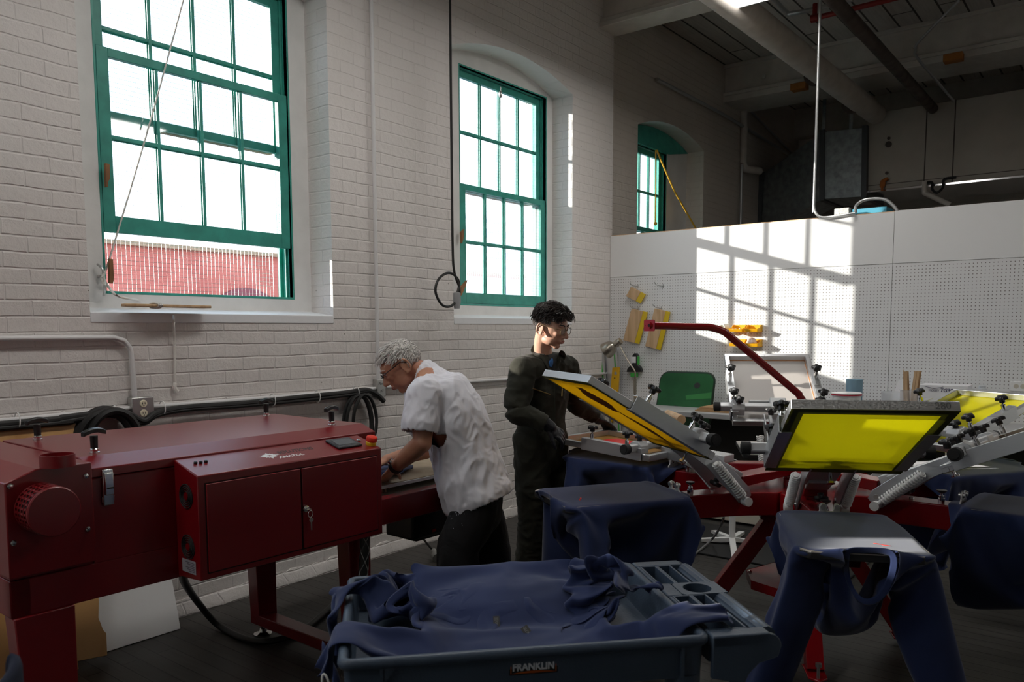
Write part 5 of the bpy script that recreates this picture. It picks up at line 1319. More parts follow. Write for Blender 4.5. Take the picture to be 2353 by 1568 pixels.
def face_parts(t, M, brow, lip, iris=(.10,.06,.03), lids=None):
    def q(n, mb, m): return obj(n, mb.at(None) if False else mb, m, t)
    for s in (1,-1):
        q('eye', MB().at(M).ball((s*.031,.073,.008),(.0135,.0125,.0105),16,10), M_['eyewhite'])
        q('iris', MB().at(M).ball((s*.031,.0815,.005),(.0062,.005,.0062),12,8), mat('iris',iris,.25))
        q('eyelid', MB().at(M).ball((s*.031,.0735,.0125),(.0148,.0135,.0085),16,10), lids or M_['skin1'])
        q('eyebrow', MB().tube([M@V(p) for p in ((s*.012,.094,.027),(s*.026,.0945,.034),(s*.042,.085,.033),(s*.052,.073,.027))], [.003,.0042,.0036,.0015], 8), brow)
    q('mouth', MB().at(M).ball((0,.0905,-.0585),(.022,.0108,.0052),18,8).ball((0,.0895,-.0665),(.018,.0108,.0058),18,8), lip)
def glasses(t, M, col, half=False, w=.050, h=.036):
    g = MB(); Y0 = .103
    for s in (1,-1):
        c = V((s*.033, Y0, .002))
        P = [M @ (c+V((w/2*max(-1,min(1,1.18*cos(a))), -.004*abs(cos(a)), h/2*max(-1,min(1,1.12*sin(a)))))) for a in [2*pi*i/28 for i in range(28)]]
        if half: P = P[:15]; g.tube(P, .0021, 8)
        else: g.tube(P, .0020, 8, closed=True)
        g.tube(spline([M@V((s*.057,Y0-.002,.010)),M@V((s*.074,Y0-.03,.012)),M@V((s*.083,.02,.012)),M@V((s*.085,-.012,.014)),M@V((s*.084,-.032,-.004))],5), .0021, 7)
    g.tube([M@V((.010,Y0,.006)),M@V((0,Y0+.006,.010)),M@V((-.010,Y0,.006))], .002, 7)
    gl = obj('glasses', g, col, t)
    for s in (1,-1): obj('lens', MB().prism([M@V((s*.033+w/2*.95*cos(a),Y0,.002+h/2*.95*sin(a))) for a in [2*pi*i/24 for i in range(24)]] if False else [(s*.033+w/2*.95*cos(a),.002+h/2*.95*sin(a)) for a in [2*pi*i/24 for i in range(24)]], Y0-.0006, Y0+.0006, lambda x,z,y: M@V((x,y,z))), M_['lens'], gl)
def strands(mb, M, n, region, ln, r, drop=0, seed=1, sweep=(0,0,0), curl=0):
    """short tapered hair tufts standing on the skull ellipsoid"""
    random.seed(seed); c = V((0,-.012,.030)); R = V((.078,.099,.090)); k = 0
    while k < n:
        u = V((random.gauss(0,1),random.gauss(0,1),random.gauss(0,1))).normalized()
        if not region(u): continue
        k += 1
        p = V((c.x+u.x*R.x, c.y+u.y*R.y, c.z+u.z*R.z)); nr = V((u.x/R.x,u.y/R.y,u.z/R.z)).normalized()
        L_ = ln(u)*(.7+.6*random.random()); tg = V(sweep) + V((random.uniform(-.3,.3),random.uniform(-.3,.3),-drop)); tg = tg-nr*tg.dot(nr)
        w = nr.cross(tg).normalized() if tg.length > 1e-3 else nr.orthogonal()
        P = [p-nr*.004, p+nr*L_*.35+tg*L_*.2+w*curl*L_*.2, p+nr*L_*.55+tg*L_*.6-w*curl*L_*.25, p+nr*L_*.55+tg*L_*1.05+w*curl*L_*.2]
        mb.tube([M@q for q in P], [r,r*.95,r*.7,r*.15], 5)
    return mb
def skin_mat(name, col, red):
    m, nt, b = nodes(name); tc = N(nt,'TexCoord'); n = N(nt,'TexNoise', i_Scale=14.0, i_Detail=4.0); L(nt, tc.outputs['Object'], n.inputs['Vector'])
    L(nt, ramp(nt, n.outputs['Fac'], [(.3,red),(.65,col)]), b.inputs['Base Color']); b.inputs['Roughness'].default_value = .48
    b.inputs['Subsurface Weight'].default_value = .12; b.inputs['Subsurface Radius'].default_value = (.012,.004,.002)
    n2 = N(nt,'TexNoise', i_Scale=220.0); L(nt, tc.outputs['Object'], n2.inputs['Vector']); bp = N(nt,'Bump', i_Strength=.15, i_Distance=.002)
    L(nt, n2.outputs['Fac'], bp.inputs['Height']); L(nt, bp.outputs[0], b.inputs['Normal']); return m
M_['skin1'] = skin_mat('tanned_skin', (.52,.27,.17), (.45,.19,.12)); M_['skin2'] = skin_mat('fair_skin', (.60,.36,.26), (.52,.27,.19))
M_['eyewhite'] = mat('eye_white',(.70,.68,.66),.25); M_['lens'] = glass_mat('spectacle_lens', gloss=.10)
M_['lip'] = mat('lips',(.42,.16,.13),.5)
M_['whitehair'] = mat('white_hair',(.66,.63,.60),.6,var=.12,vscale=60); M_['darkhair'] = mat('dark_brown_hair',(.018,.013,.011),.45,var=.3,vscale=60)
M_['greyhair'] = mat('short_grey_side_hair',(.12,.105,.10),.7,var=.3,vscale=120)
def axes(o, fwd, upv):
    y = V(fwd).normalized(); z = V(upv); z = (z-y*z.dot(y)).normalized(); x = y.cross(z)
    return Matrix(((x.x,y.x,z.x,o[0]),(x.y,y.y,z.y,o[1]),(x.z,y.z,z.z,o[2]),(0,0,0,1)))
IR = V((sin(YAW),-cos(YAW),0)); IF = V((cos(YAW),sin(YAW),0)); UZ = V((0,0,1))   # picture right, away, up

# ----------------------------------------------------------------- white-haired man bending over the belt
p1 = thing('person', 'white-haired person in a white T-shirt and black trousers bending over the conveyor belt', 'person', (pD(1088,1300,3.8).x, pD(1088,1300,3.8).y, 0))
hip = pD(1090,1122,3.80); nb = pD(984,866,3.80); cst = pD(1030,960,3.80)
F1 = (-IR*.985 - IF*.12).normalized(); Lf = UZ.cross(F1).normalized()          # his left = nearer the camera
LS, RS_ = nb + Lf*.175 + V((0,0,-.075)) + F1*.02, nb - Lf*.175 + V((0,0,-.055)) + F1*.03
LE, LW = pD(970,1018,3.60), pD(906,1076,3.72)
RE, RW = pD(978,1036,4.13), pD(888,1058,4.08)
hc = pD(922,842,3.80)
fdir = (-IR*.80 - UZ*.58 - IF*.10); udir = (UZ*.80 - IR*.60)
HM = axes(hc, fdir, udir)
body = MB(); head(body, HM)
chain(body, [HM@V((0,-.035,-.035)), (HM@V((0,-.055,-.085))).lerp(nb,.45), nb+F1*-.02+V((0,0,-.03))], [(.055,.060),(.056,.060),(.062,.068)], F1)
chain(body, [hip+V((0,0,-.02)), hip.lerp(cst,.5)+F1*.0, cst, nb.lerp(cst,.25)], [(.10,.14),(.095,.135),(.11,.15),(.07,.12)], F1)
chain(body, [RS_,nb,LS], [.055,.06,.055], UZ)
chain(body, [LS, LS.lerp(LE,.45), LE], [.054,.052,.043], UZ); chain(body, [LE, LE.lerp(LW,.35), LW], [.045,.044,.029], UZ)
chain(body, [RS_, RS_.lerp(RE,.45), RE], [.054,.052,.043], UZ); chain(body, [RE, RE.lerp(RW,.35), RW], [.045,.043,.029], UZ)
hd = (pD(880,1103,3.80)-LW).normalized()
fingers(body, axes(LW+hd*.022, hd, UZ*.9-Lf*.1+F1*.3), [(.25,.45),(.3,.5),(.35,.55),(.4,.6)], .5, (.9,.6))
hd2 = (pD(850,1075,4.02)-RW).normalized()
fingers(body, axes(RW+hd2*.022, hd2, UZ), [(.2,.3),(.2,.35),(.25,.35),(.3,.4)], .4, (-.9,.6))
kn = [pD(1052,1270,3.70), pD(1125,1262,3.90)]; ft = [V((pD(1058,1470,3.72).x,pD(1058,1470,3.72).y,.07)), V((pD(1130,1450,3.95).x,pD(1130,1450,3.95).y,.07))]
hj = [hip+Lf*.09+V((0,0,-.04)), hip-Lf*.09+V((0,0,-.04))]
for i in (0,1):
    chain(body, [hj[i], hj[i].lerp(kn[i],.5), kn[i], kn[i].lerp(ft[i],.4), ft[i]], [.082,.072,.052,.05,.036], F1)
    chain(body, [ft[i]-F1*.03+V((0,0,-.02)), ft[i]+F1*.10+V((0,0,-.04))], [.036,.03], UZ)
bme = remeshed(body, .0046, 4, 'body'); bme.materials.append(M_['skin1']); link('body', bme, p1)
face_parts(p1, HM, M_['whitehair'], M_['lip'], (.12,.12,.14)); glasses(p1, HM, mat('black_spectacles',(.012,.012,.014),.3), half=True, w=.052, h=.034)
hr = MB(); hcap = lambda u: (u.z > -.02 and u.y < .62+.5*u.z-.2) or (u.y < -.05 and u.z > -.75) or (u.z > .35 and u.y < .80)
hr.at(HM).ball((0,-.016,.034),(.0785,.0985,.0885),26,16); hr.at(None)
bm_ = hr.v; 
keep = [i for i,f in enumerate(hr.f) if hcap((lambda q: V((q.x/.078,(q.y+.012)/.099,(q.z-.03)/.09)).normalized())(HM.inverted()@(sum((V(hr.v[j]) for j in f),V())/len(f))))]
hr.f = [hr.f[i] for i in keep]; hr.mi = [0]*len(hr.f)
strands(hr, HM, 1700, hcap, lambda u: .012+.018*max(0,u.y+.2)*max(0,u.z+.2), .0023, .3, 3, (0,.75,-.25), .15)
obj('hair', hr, M_['whitehair'], p1, smooth=60)
# watch
wa = (LE-LW).normalized(); wp_ = LW+wa*.012; u_ = wa.orthogonal().normalized(); v_ = wa.cross(u_)
wt = obj('wristwatch', MB().loft([[wp_+wa*h+(u_*cos(a)+v_*sin(a))*r for a in [2*pi*i/28 for i in range(28)]] for h,r in ((-.011,.0315),(-.011,.0345),(.011,.0365),(.011,.033))], False, False), M_['blackmat'], p1)
wn_ = ((C0-wp_).normalized()*.2 - IR*.6 + UZ*.8); wn_ = (wn_-wa*wn_.dot(wa)).normalized()
obj('watch_case', MB().cyl(wp_+wn_*.030,wp_+wn_*.042,.019,n=24), M_['chrome'], wt); obj('watch_face', MB().cyl(wp_+wn_*.042,wp_+wn_*.0425,.016,n=24), M_['black'], wt)
# T-shirt
ts_ = MB(); axT = (nb-hip).normalized(); bk = -F1
hemL = hip + axT*-.0 + V((0,0,.0))
chain(ts_, [hip-axT*.045, hip+axT*.03, hip.lerp(cst,.45)-F1*.015, cst-F1*.015, cst.lerp(nb,.6)-F1*.02, nb-F1*.012-axT*.03], [(.168,.190),(.162,.182),(.150,.172),(.156,.188),(.135,.180),(.075,.105)], F1, n=30)
chain(ts_, [RS_+F1*.01,nb-F1*.0-axT*.045,LS+F1*.01], [.070,.080,.070], UZ)
chain(ts_, [(HM@V((0,-.055,-.085))).lerp(nb,.50), nb-axT*.04], [.074,.098], F1)
slv = [(LS, LS.lerp(LE,.62)+(LS.lerp(LE,.62)-LS).normalized()*.0 - F1*-.008), (RS_, RS_.lerp(RE,.58))]
for a,b in slv: chain(ts_, [a, a.lerp(b,.55), b], [(.082,.082),(.080,.084),(.082,.088)], F1, caps=True)
tme = remeshed(ts_, .0062, 14, 't_shirt')
def tfold(p):
    d = 0; q = (p-hip); h = q.dot(axT)
    d += .010*folds(p, 7, (1,1,.35), 3)*min(1,max(.15,(.62-h)/.4)) + .006*folds(p, 16, (1,1,.4), 8)
    d += .006*noise.noise(p*5) + .0035*folds(p, 30, (1,1,.6), 12)
    return d
wrinkle(tme, tfold)
pl = [(hip+axT*-.075, -axT, .40)]
ax_ = (slv[0][1]-slv[0][0]).normalized(); pl.append((slv[0][1]+ax_*.035, ax_, .12))
nkd = (HM@V((0,-.055,-.085))-nb).normalized(); pl.append(((HM@V((0,-.055,-.085))).lerp(nb,.50)+nkd*.020, nkd, .085))
cut(tme, pl); tme.materials.append(M_['tee']); o = link('t_shirt', tme, p1)
m_ = o.modifiers.new('solid','SOLIDIFY'); m_.thickness = .0025; m_.offset = -1
# trousers
tr_ = MB()
chain(tr_, [hip+axT*.02, hip+V((0,0,-.04)), hip+V((0,0,-.11))], [(.118,.145),(.130,.158),(.128,.155)], F1, n=26)
for i in (0,1): chain(tr_, [hj[i]+V((0,0,-.03)), hj[i].lerp(kn[i],.45)-F1*.01, kn[i], kn[i].lerp(ft[i],.5)-F1*.01, ft[i]+V((0,0,-.01))], [.098,.104,.096,.092,.086], F1, n=22)
trm = wrinkle(remeshed(tr_, .0072, 5, 'trousers'), lambda p: .008*folds(p, 9, (1,1,.6), 5)+.004*noise.noise(p*14)); trm.materials.append(M_['jeans']); tro = link('trousers', trm, p1)
pk = MB(); pc_ = hip+Lf*.10-F1*.02
pk_o = pD(1052,1215,3.58); pku = (IR*.99+V((0,0,.04))).normalized()
for i in (0,1):
    s_h = MB(); chain(s_h, [ft[i]-F1*.06+V((0,0,-.035)), ft[i]+V((0,0,-.03)), ft[i]+F1*.12+V((0,0,-.042)), ft[i]+F1*.19+V((0,0,-.045))], [(.034,.042),(.042,.045),(.028,.05),(.022,.042)], UZ)
    obj('shoe', s_h, M_['blackmat'], p1)
sp_ = MB(); random.seed(11)
dg_ = None
for k in range(26):
    px, py = random.uniform(1015,1080), random.uniform(1135,1215)
    sp_.ball((0,0,0),.001,4,3) if False else None

# ----------------------------------------------------------------- young man at the press
p2 = thing('person', 'dark-haired person in glasses, olive coverall and black gloves lowering a screen on the press', 'person', (pD(1240,1300,4.7).x, pD(1240,1300,4.7).y, 0))
F2 = V((-.10,-.99,0)).normalized(); R2 = V((F2.y,-F2.x,0)).normalized()     # his right = picture left
hc2 = pD(1266,752,4.50); nb2 = pD(1252,826,4.60); hip2 = pD(1243,1008,4.70); cs2 = pD(1245,905,4.66)
RS2, LS2 = nb2+R2*.185+V((0,0,-.055)), nb2-R2*.185+V((0,0,-.055))
RE2, RW2 = pD(1186,944,4.46), pD(1256,975,4.46); LE2, LW2 = pD(1328,928,4.86), pD(1368,958,4.96)
fd2 = (F2*.88 + IR*.30 - UZ*.30); HM2 = axes(hc2, fd2, UZ*.96+F2*.2)
b2 = MB(); head(b2, HM2, .92, 1.0)
chain(b2, [HM2@V((0,-.03,-.04)), (HM2@V((0,-.045,-.09))).lerp(nb2,.4), nb2+V((0,0,-.04))], [(.052,.056),(.052,.055),(.06,.066)], F2)
chain(b2, [hip2, hip2.lerp(cs2,.5), cs2, cs2.lerp(nb2,.6)], [(.085,.13),(.08,.12),(.095,.14),(.08,.14)], F2)
chain(b2, [RS2,nb2+V((0,0,-.03)),LS2], [.05,.06,.05], UZ)
for S_,E_,W_a in ((RS2,RE2,RW2),(LS2,LE2,LW2)):
    chain(b2, [S_, S_.lerp(E_,.5), E_], [.05,.046,.038], UZ); chain(b2, [E_, E_.lerp(W_a,.4), W_a], [.04,.038,.028], UZ)
kn2 = [hip2+R2*.10+F2*.03+V((0,0,-.44)), hip2-R2*.10+F2*.03+V((0,0,-.44))]; ft2 = [V((hip2.x,hip2.y,0))+R2*.11+V((0,0,.07)), V((hip2.x,hip2.y,0))-R2*.12+V((0,0,.07))+F2*.06]
hj2 = [hip2+R2*.085+V((0,0,-.03)), hip2-R2*.085+V((0,0,-.03))]
hand2 = MB()
c1 = pD(1299,1010,4.50); d1 = (c1-RW2).normalized()
fingers(b2, axes(RW2+d1*.02, d1, UZ*.75+(-IF)*.6), [(.3,.5),(.35,.5),(.4,.5),(.45,.55)], .3, (.7,.7))
c2 = pD(1402,980,5.0); d2_ = (c2-LW2).normalized()
fingers(b2, axes(LW2+d2_*.02, d2_, UZ*.9-F2*.2), [(.25,.4),(.3,.45),(.3,.5),(.4,.5)], .4, (-.7,.6))
for i in (0,1):
    chain(b2, [hj2[i], hj2[i].lerp(kn2[i],.5), kn2[i], kn2[i].lerp(ft2[i],.4), ft2[i]], [.078,.07,.05,.05,.036], F2)
    chain(b2, [ft2[i]-F2*.03+V((0,0,-.02)), ft2[i]+F2*.10+V((0,0,-.04))], [.036,.03], UZ)
bme = remeshed(b2, .0046, 4, 'body'); bme.materials.append(M_['skin2']); link('body', bme, p2)
face_parts(p2, HM2, M_['darkhair'], mat('pink_lips',(.45,.17,.15),.5), lids=M_['skin2']); glasses(p2, HM2, mat('clear_brown_spectacles',(.20,.13,.07),.25), w=.046, h=.040)
# gloves: a slightly larger copy of each hand
gm = MB()
fingers(gm, axes(RW2+d1*.02, d1, UZ*.75+(-IF)*.6), [(.3,.5),(.35,.5),(.4,.5),(.45,.55)], .3, (.7,.7), 1.03, .0098); chain(gm, [RW2-d1*.03,RW2+d1*.03], [.036,.035], UZ)
gme = wrinkle(remeshed(gm, .0036, 3, 'glove'), lambda p: .0012*folds(p, 60, (1,1,1), 2)); gme.materials.append(mat('black_nitrile',(.016,.016,.02),.42)); link('glove', gme, p2)
gm = MB()
fingers(gm, axes(LW2+d2_*.02, d2_, UZ*.9-F2*.2), [(.25,.4),(.3,.45),(.3,.5),(.4,.5)], .4, (-.7,.6), 1.03, .0098); chain(gm, [LW2-d2_*.03,LW2+d2_*.03], [.036,.035], UZ)
gme = wrinkle(remeshed(gm, .0036, 3, 'glove'), lambda p: .0012*folds(p, 60, (1,1,1), 4)); gme.materials.append(bpy.data.materials['black_nitrile']); link('glove', gme, p2)
# hair: dark and full on top, short and greyish at the sides
top2 = lambda u: u.z > .28 and u.y < .86 or (u.z > .05 and u.y < -.25)
side2 = lambda u: (u.z > -.62 and u.y < -.10 and not top2(u)) or (u.z > -.05 and u.y < .45 and abs(u.x) > .55 and not top2(u))
h2 = MB(); h2.at(HM2).ball((0,-.014,.034),(.080,.100,.091),26,16); h2.at(None)
nd = lambda f: (lambda q: V((q.x/.078,(q.y+.012)/.099,(q.z-.03)/.09)).normalized())(HM2.inverted()@(sum((V(h2.v[j]) for j in f),V())/len(f)))
h2.f = [f for f in h2.f if top2(nd(f))]; h2.mi = [0]*len(h2.f)
strands(h2, HM2, 900, top2, lambda u: (.030+.026*max(0,u.y))*random.uniform(.6,1.35), .0040, .0, 5, (.25,.55,.0), 1.3)
obj('hair', h2, M_['darkhair'], p2, smooth=60)
h3 = MB(); h3.at(HM2).ball((0,-.013,.029),(.0790,.0995,.0905),26,16); h3.at(None)
h3.f = [f for f in h3.f if side2((lambda q: V((q.x/.078,(q.y+.012)/.099,(q.z-.03)/.09)).normalized())(HM2.inverted()@(sum((V(h3.v[j]) for j in f),V())/len(f))))]; h3.mi = [0]*len(h3.f)
strands(h3, HM2, 700, side2, lambda u: .010, .0018, .6, 6, (0,-.2,-.3), .2)
obj('side_hair', h3, M_['greyhair'], p2, smooth=60)
# coverall: torso, sleeves and legs in one, collar and zips as parts
cv = MB()
chain(cv, [hip2+V((0,0,-.10)), hip2, hip2.lerp(cs2,.45)+V((0,0,.02)), cs2+V((0,0,.0)), cs2.lerp(nb2,.62), nb2+V((0,0,-.035))], [(.118,.165),(.125,.172),(.112,.155),(.125,.185),(.105,.180),(.082,.115)], F2, n=30)
chain(cv, [RS2,nb2+V((0,0,-.04)),LS2], [.072,.08,.072], UZ)
def cuffp(E_,W_a): return W_a.lerp(E_,.12)
for S_,E_,W_a in ((RS2,RE2,RW2),(LS2,LE2,LW2)):
    w_ = cuffp(E_,W_a); chain(cv, [S_, S_.lerp(E_,.5)+R2*.0, E_, E_.lerp(w_,.5), w_], [.076,.070,.062,.055,.046], UZ, n=20)
for i in (0,1): chain(cv, [hj2[i]+V((0,0,.02)), hj2[i].lerp(kn2[i],.5), kn2[i], kn2[i].lerp(ft2[i],.5), ft2[i]+V((0,0,-.02))], [.104,.096,.080,.080,.088], F2, n=22)
cvm = remeshed(cv, .0066, 5, 'coverall')
wrinkle(cvm, lambda p: .009*folds(p, 8, (1,1,.8), 2)*(1 if p.z < 1.2 else .6)+.005*folds(p, 17, (.8,.8,1.2), 6))
ax_a, ax_b = (RW2-RE2).normalized(), (LW2-LE2).normalized()
cut(cvm, [(cuffp(RE2,RW2)+ax_a*.016, ax_a, .09), (cuffp(LE2,LW2)+ax_b*.016, ax_b, .09)])
cvm.materials.append(M_['coverall']); cvo = link('coverall', cvm, p2); m_ = cvo.modifiers.new('solid','SOLIDIFY'); m_.thickness = .003; m_.offset = -1
from mathutils.bvhtree import BVHTree
_b = BVHTree.FromPolygons([MW[p2]@v.co for v in cvm.vertices], [tuple(f.vertices) for f in cvm.polygons])
def surf2(o, d, h=.003):
    r = _b.ray_cast(o, d); return r[0] - d*h if r[0] else None
def body_patch(name, poly, h, m, par, thick=.003, lift=None):
    """a piece of cloth lying on the chest: outline filled by a fan of rings towards its middle"""
    c = (sum(p[0] for p in poly)/len(poly), sum(p[1] for p in poly)/len(poly)); rings = []
    ref_ = (nb2 - C0).dot(fw)
    for k in range(5):
        f = 1-k/4*.98; ring = []
        for i,(x,y) in enumerate(poly):
            x2, y2 = c[0]+(x-c[0])*f, c[1]+(y-c[1])*f; d = ray(x2,y2).normalized(); q = surf2(C0, d, h)
            if q is None or abs((q-C0).dot(fw)-ref_) > .17: q = C0+ray(x2,y2)*(ref_-.04)
            if lift: q = q - d*lift(i/len(poly), k/4)
            ring.append(q)
        rings.append(ring)
    return obj(name, MB().loft(rings, False, True), m, par, solid=thick, sub=1)
us = MB(); chain(us, [nb2+V((0,0,-.10))+F2*.02, nb2+V((0,0,-.03))+F2*.012, nb2+V((0,0,.014))+F2*.008], [(.080,.085),(.072,.078),(.060,.064)], F2, n=24, caps=False)
obj('undershirt', us, mat('black_undershirt',(.012,.012,.013),.8), p2)
body_patch('undershirt_front', [(1238,792),(1250,812),(1262,836),(1269,862),(1279,842),(1284,818),(1276,812),(1262,812)], .004, bpy.data.materials['black_undershirt'], p2)
body_patch('neck_scarf', [(1258,834),(1266,824),(1271,822),(1272,836),(1266,852)], .010, mat('blue_patterned_cloth',(.01,.10,.30),.6,var=.7,vscale=90), p2)
body_patch('collar', [(1236,780),(1229,786),(1220,800),(1217,808),(1226,816),(1237,822),(1246,826),(1256,845),(1266,862),(1262,838),(1252,816),(1242,797)], .010, M_['coverall'], p2, .004)
body_patch('collar', [(1283,808),(1291,803),(1299,810),(1303,822),(1295,830),(1290,826),(1284,842),(1272,864),(1278,842),(1283,824)], .010, M_['coverall'], p2, .004)
brass = mat('brass_zip',(.42,.30,.12),.35,metal=.8)
for a,b in (((1224,893),(1264,907)),((1292,893),(1291,911)),):
    P = [surf2(C0, ray(a[0]+(b[0]-a[0])*k/5, a[1]+(b[1]-a[1])*k/5).normalized()) for k in range(6)]
    if all(P): obj('pocket_zip', MB().tube(P, .0032, 6), brass, cvo)
P = [q for q in (surf2(C0, ray(1274+2*k/9, 868+k*13).normalized()) for k in range(10)) if q]
if len(P) > 2: obj('front_placket', MB().tube(P, .0055, 6), M_['coverall'], cvo)
for i in (0,1):
    s_h = MB(); chain(s_h, [ft2[i]-F2*.06+V((0,0,-.035)), ft2[i]+V((0,0,-.03)), ft2[i]+F2*.12+V((0,0,-.042)), ft2[i]+F2*.19+V((0,0,-.045))], [(.034,.042),(.042,.045),(.028,.05),(.022,.042)], UZ)
    obj('shoe', s_h, M_['blackmat'], p2)
# paint specks and the cargo pocket on the black trousers
_t = BVHTree.FromPolygons([MW[p1]@v.co for v in trm.vertices], [tuple(f.vertices) for f in trm.polygons])
sp_ = MB(); random.seed(11)
for k in range(34):
    px, py = random.gauss(1042,20), random.gauss(1175,28)
    h = _t.ray_cast(C0, ray(px,py).normalized())
    if h[0] and h[1].dot(ray(px,py)) < 0:
        r = random.choice((.001,.0014,.002,.003)); u = h[1].orthogonal().normalized(); w = h[1].cross(u)
        sp_.loft([[h[0]+h[1]*.0012+(u*cos(a)*(1+.8*random.random())+w*sin(a))*r for a in [2*pi*i/7 for i in range(7)]],[h[0]+h[1]*.0005+(u*cos(a)+w*sin(a))*r for a in [2*pi*i/7 for i in range(7)]]])
obj('paint_specks', sp_, mat('pale_paint',(.45,.46,.50),.6), tro)
pkm = MB()
def tp(px,py):
    h = _t.ray_cast(C0, ray(px,py).normalized()); return h[0]-ray(px,py).normalized()*.006 if h[0] else None
G_ = [[tp(1008+54*i/6, 1190+78*j/8) for i in range(7)] for j in range(9)]
if all(all(r) for r in G_): pkm.loft(G_, False, False, closed=False); obj('cargo_pocket', pkm, M_['jeans'], tro, solid=.006)

# shirt laid on the belt under his hands
BM = DM
ps = MB()
def bz(u,v): 
    return .806 + .010*max(0,noise.noise(V((u*9,v*9,1.3)))) + .022*math.exp(-((v+.13+.3*(u-.5))/.03)**2 if False else -(((v-(-.52+.10*sin(u*9)))/.035)**2))*.8
out_ = [(.02,-.60),(.30,-.60),(.42,-.55),(.52,-.50),(.60,-.47),(.66,-.42),(.66,-.36),(.60,-.33),(.50,-.25),(.36,-.16),(.02,-.14)]
def inside_poly(x,y,P):
    c = False; j = len(P)-1
    for i in range(len(P)):
        if ((P[i][1] > y) != (P[j][1] > y)) and x < (P[j][0]-P[i][0])*(y-P[i][1])/(P[j][1]-P[i][1])+P[i][0]: c = not c
        j = i
    return c
G2 = {}; st_ = .015; fsx = []
for i in range(46):
    for j in range(34):
        x, y = .0+i*st_, -.62+j*st_
        if inside_poly(x+st_/2, y+st_/2, out_):
            fsx.append([(i,j),(i+1,j),(i+1,j+1),(i,j+1)])
vid = {}; vs_ = []
for f in fsx:
    for q in f:
        if q not in vid: vid[q] = len(vs_); x, y = .0+q[0]*st_, -.62+q[1]*st_; vs_.append((x, y, bz(x,y)+.006*folds(V((x,y,0)),11,(1,1,1),4)+.007))
ps.add(vs_, [tuple(vid[q] for q in f) for f in fsx])
me = ps.mesh('shirt_body', M_['navy'], 180)
t = thing('navy_shirt', 'navy shirt laid flat on the conveyor belt under the white-haired man\'s hands', 'shirt', M=DM@Matrix.Translation((.35,-.4,.80)))
me.transform(Matrix.Translation((-.35,.4,-.80))); o = link('shirt_body', me, t, False)
m_ = o.modifiers.new('s','SOLIDIFY'); m_.thickness = .008; m_.offset = 0; m2 = o.modifiers.new('u','SUBSURF'); m2.levels = 1; m2.render_levels = 2
# ================================================================= things on and before the pegboard
XB = XP-.010
def pg(px, py, off=0.0): return pX(px,py,XB-off)
bench_z = .86
wb = thing('workbench', 'long workbench standing along the foot of the pegboard', 'workbench', (6.2,1.6,0))
obj('bench_top', MB().box((5.90,-.6,bench_z-.04),(XP-.012,3.66,bench_z)), mat('grey_bench_top',(.42,.42,.42),.5), wb, bevel=.004)
for y in (-.55,.95,3.6):
    for x in (5.94,6.5): obj('leg', MB().box((x-.02,y-.02,0),(x+.02,y+.02,bench_z-.04)), M_['cream'], wb)
obj('lower_shelf', MB().box((5.93,-.55,.17),(6.52,3.6,.20)).box((5.915,-.55,.10),(5.93,3.6,.205)).box((5.90,-.55,.02),(5.918,3.6,.10)), M_['cream'], wb, bevel=.003)
obj('back_panel', MB().box((6.48,-.55,.2),(6.5,3.6,.80)), M_['blackmat'], wb)
# squeegees
def squeegee(label, c4, yw=.42):
    """c4: picture corners top-left, top-right, bottom-right, bottom-left of the whole tool"""
    P = [pg(*c, .012) for c in c4]
    u = ((P[1]-P[0])+(P[2]-P[3]))/2; v = ((P[3]-P[0])+(P[2]-P[1]))/2; o = P[0]
    W, H = u.length, v.length
    t = thing('squeegee', label, 'squeegee', (o+u*.5+v*.5), group='wooden squeegees on the pegboard')
    M = Matrix(((u.x/W,v.x/H,-1,o.x),(u.y/W,v.y/H,0,o.y),(u.z/W,v.z/H,0,o.z),(0,0,0,1)))
    hw_ = W*(1-yw*.78)
    obj('handle', MB().at(M).prism([(0,-.004),(hw_*.45,-.002),(hw_*.55,.004),(hw_,.010),(hw_,.026),(hw_*.5,.03),(hw_*.3,.024),(0,.026)], 0, H, lambda x,z,y:(x,y,z)), M_['wood'], t, bevel=.002)
    obj('blade', MB().at(M).box((hw_-.01,0,.012),(W,H,.0215)), mat('yellow_rubber',(.72,.50,.005),.4), t, bevel=.001)
squeegee('small tilted wooden squeegee with yellow blade, highest on the pegboard', ((1453,660),(1486,677),(1474,698),(1441,681)))
squeegee('tall wooden squeegee with yellow blade left of the red lamp arm end', ((1454,710),(1490,719),(1471,791),(1434,783)), .36)
squeegee('tall wooden squeegee with yellow blade partly behind the red lamp arm', ((1507,709),(1543,718),(1520,805),(1486,796)), .36)
for px,py,lab in ((1460,657,'wire peg hook above the small squeegee'),(1517,656,'empty wire peg hook right of the small squeegee'),(1460,709,'wire peg hook holding the left tall squeegee'),(1513,707,'wire peg hook holding the right tall squeegee')):
    q = pg(px,py); m_ = MB().tube(spline([q+V((0,-.03,-.012)),q+V((-.012,-.01,-.004)),q+V((-.02,.015,0)),q+V((-.035,.03,.014)),q+V((-.045,.034,.03))],4), .003, 6).tube([q+V((-.001,-.03,-.02)),q+V((-.006,-.03,.01))],.003,6)
    tag(obj('peg_hook', m_, M_['steel'], origin=q), lab, 'hook', 'wire peg hooks')
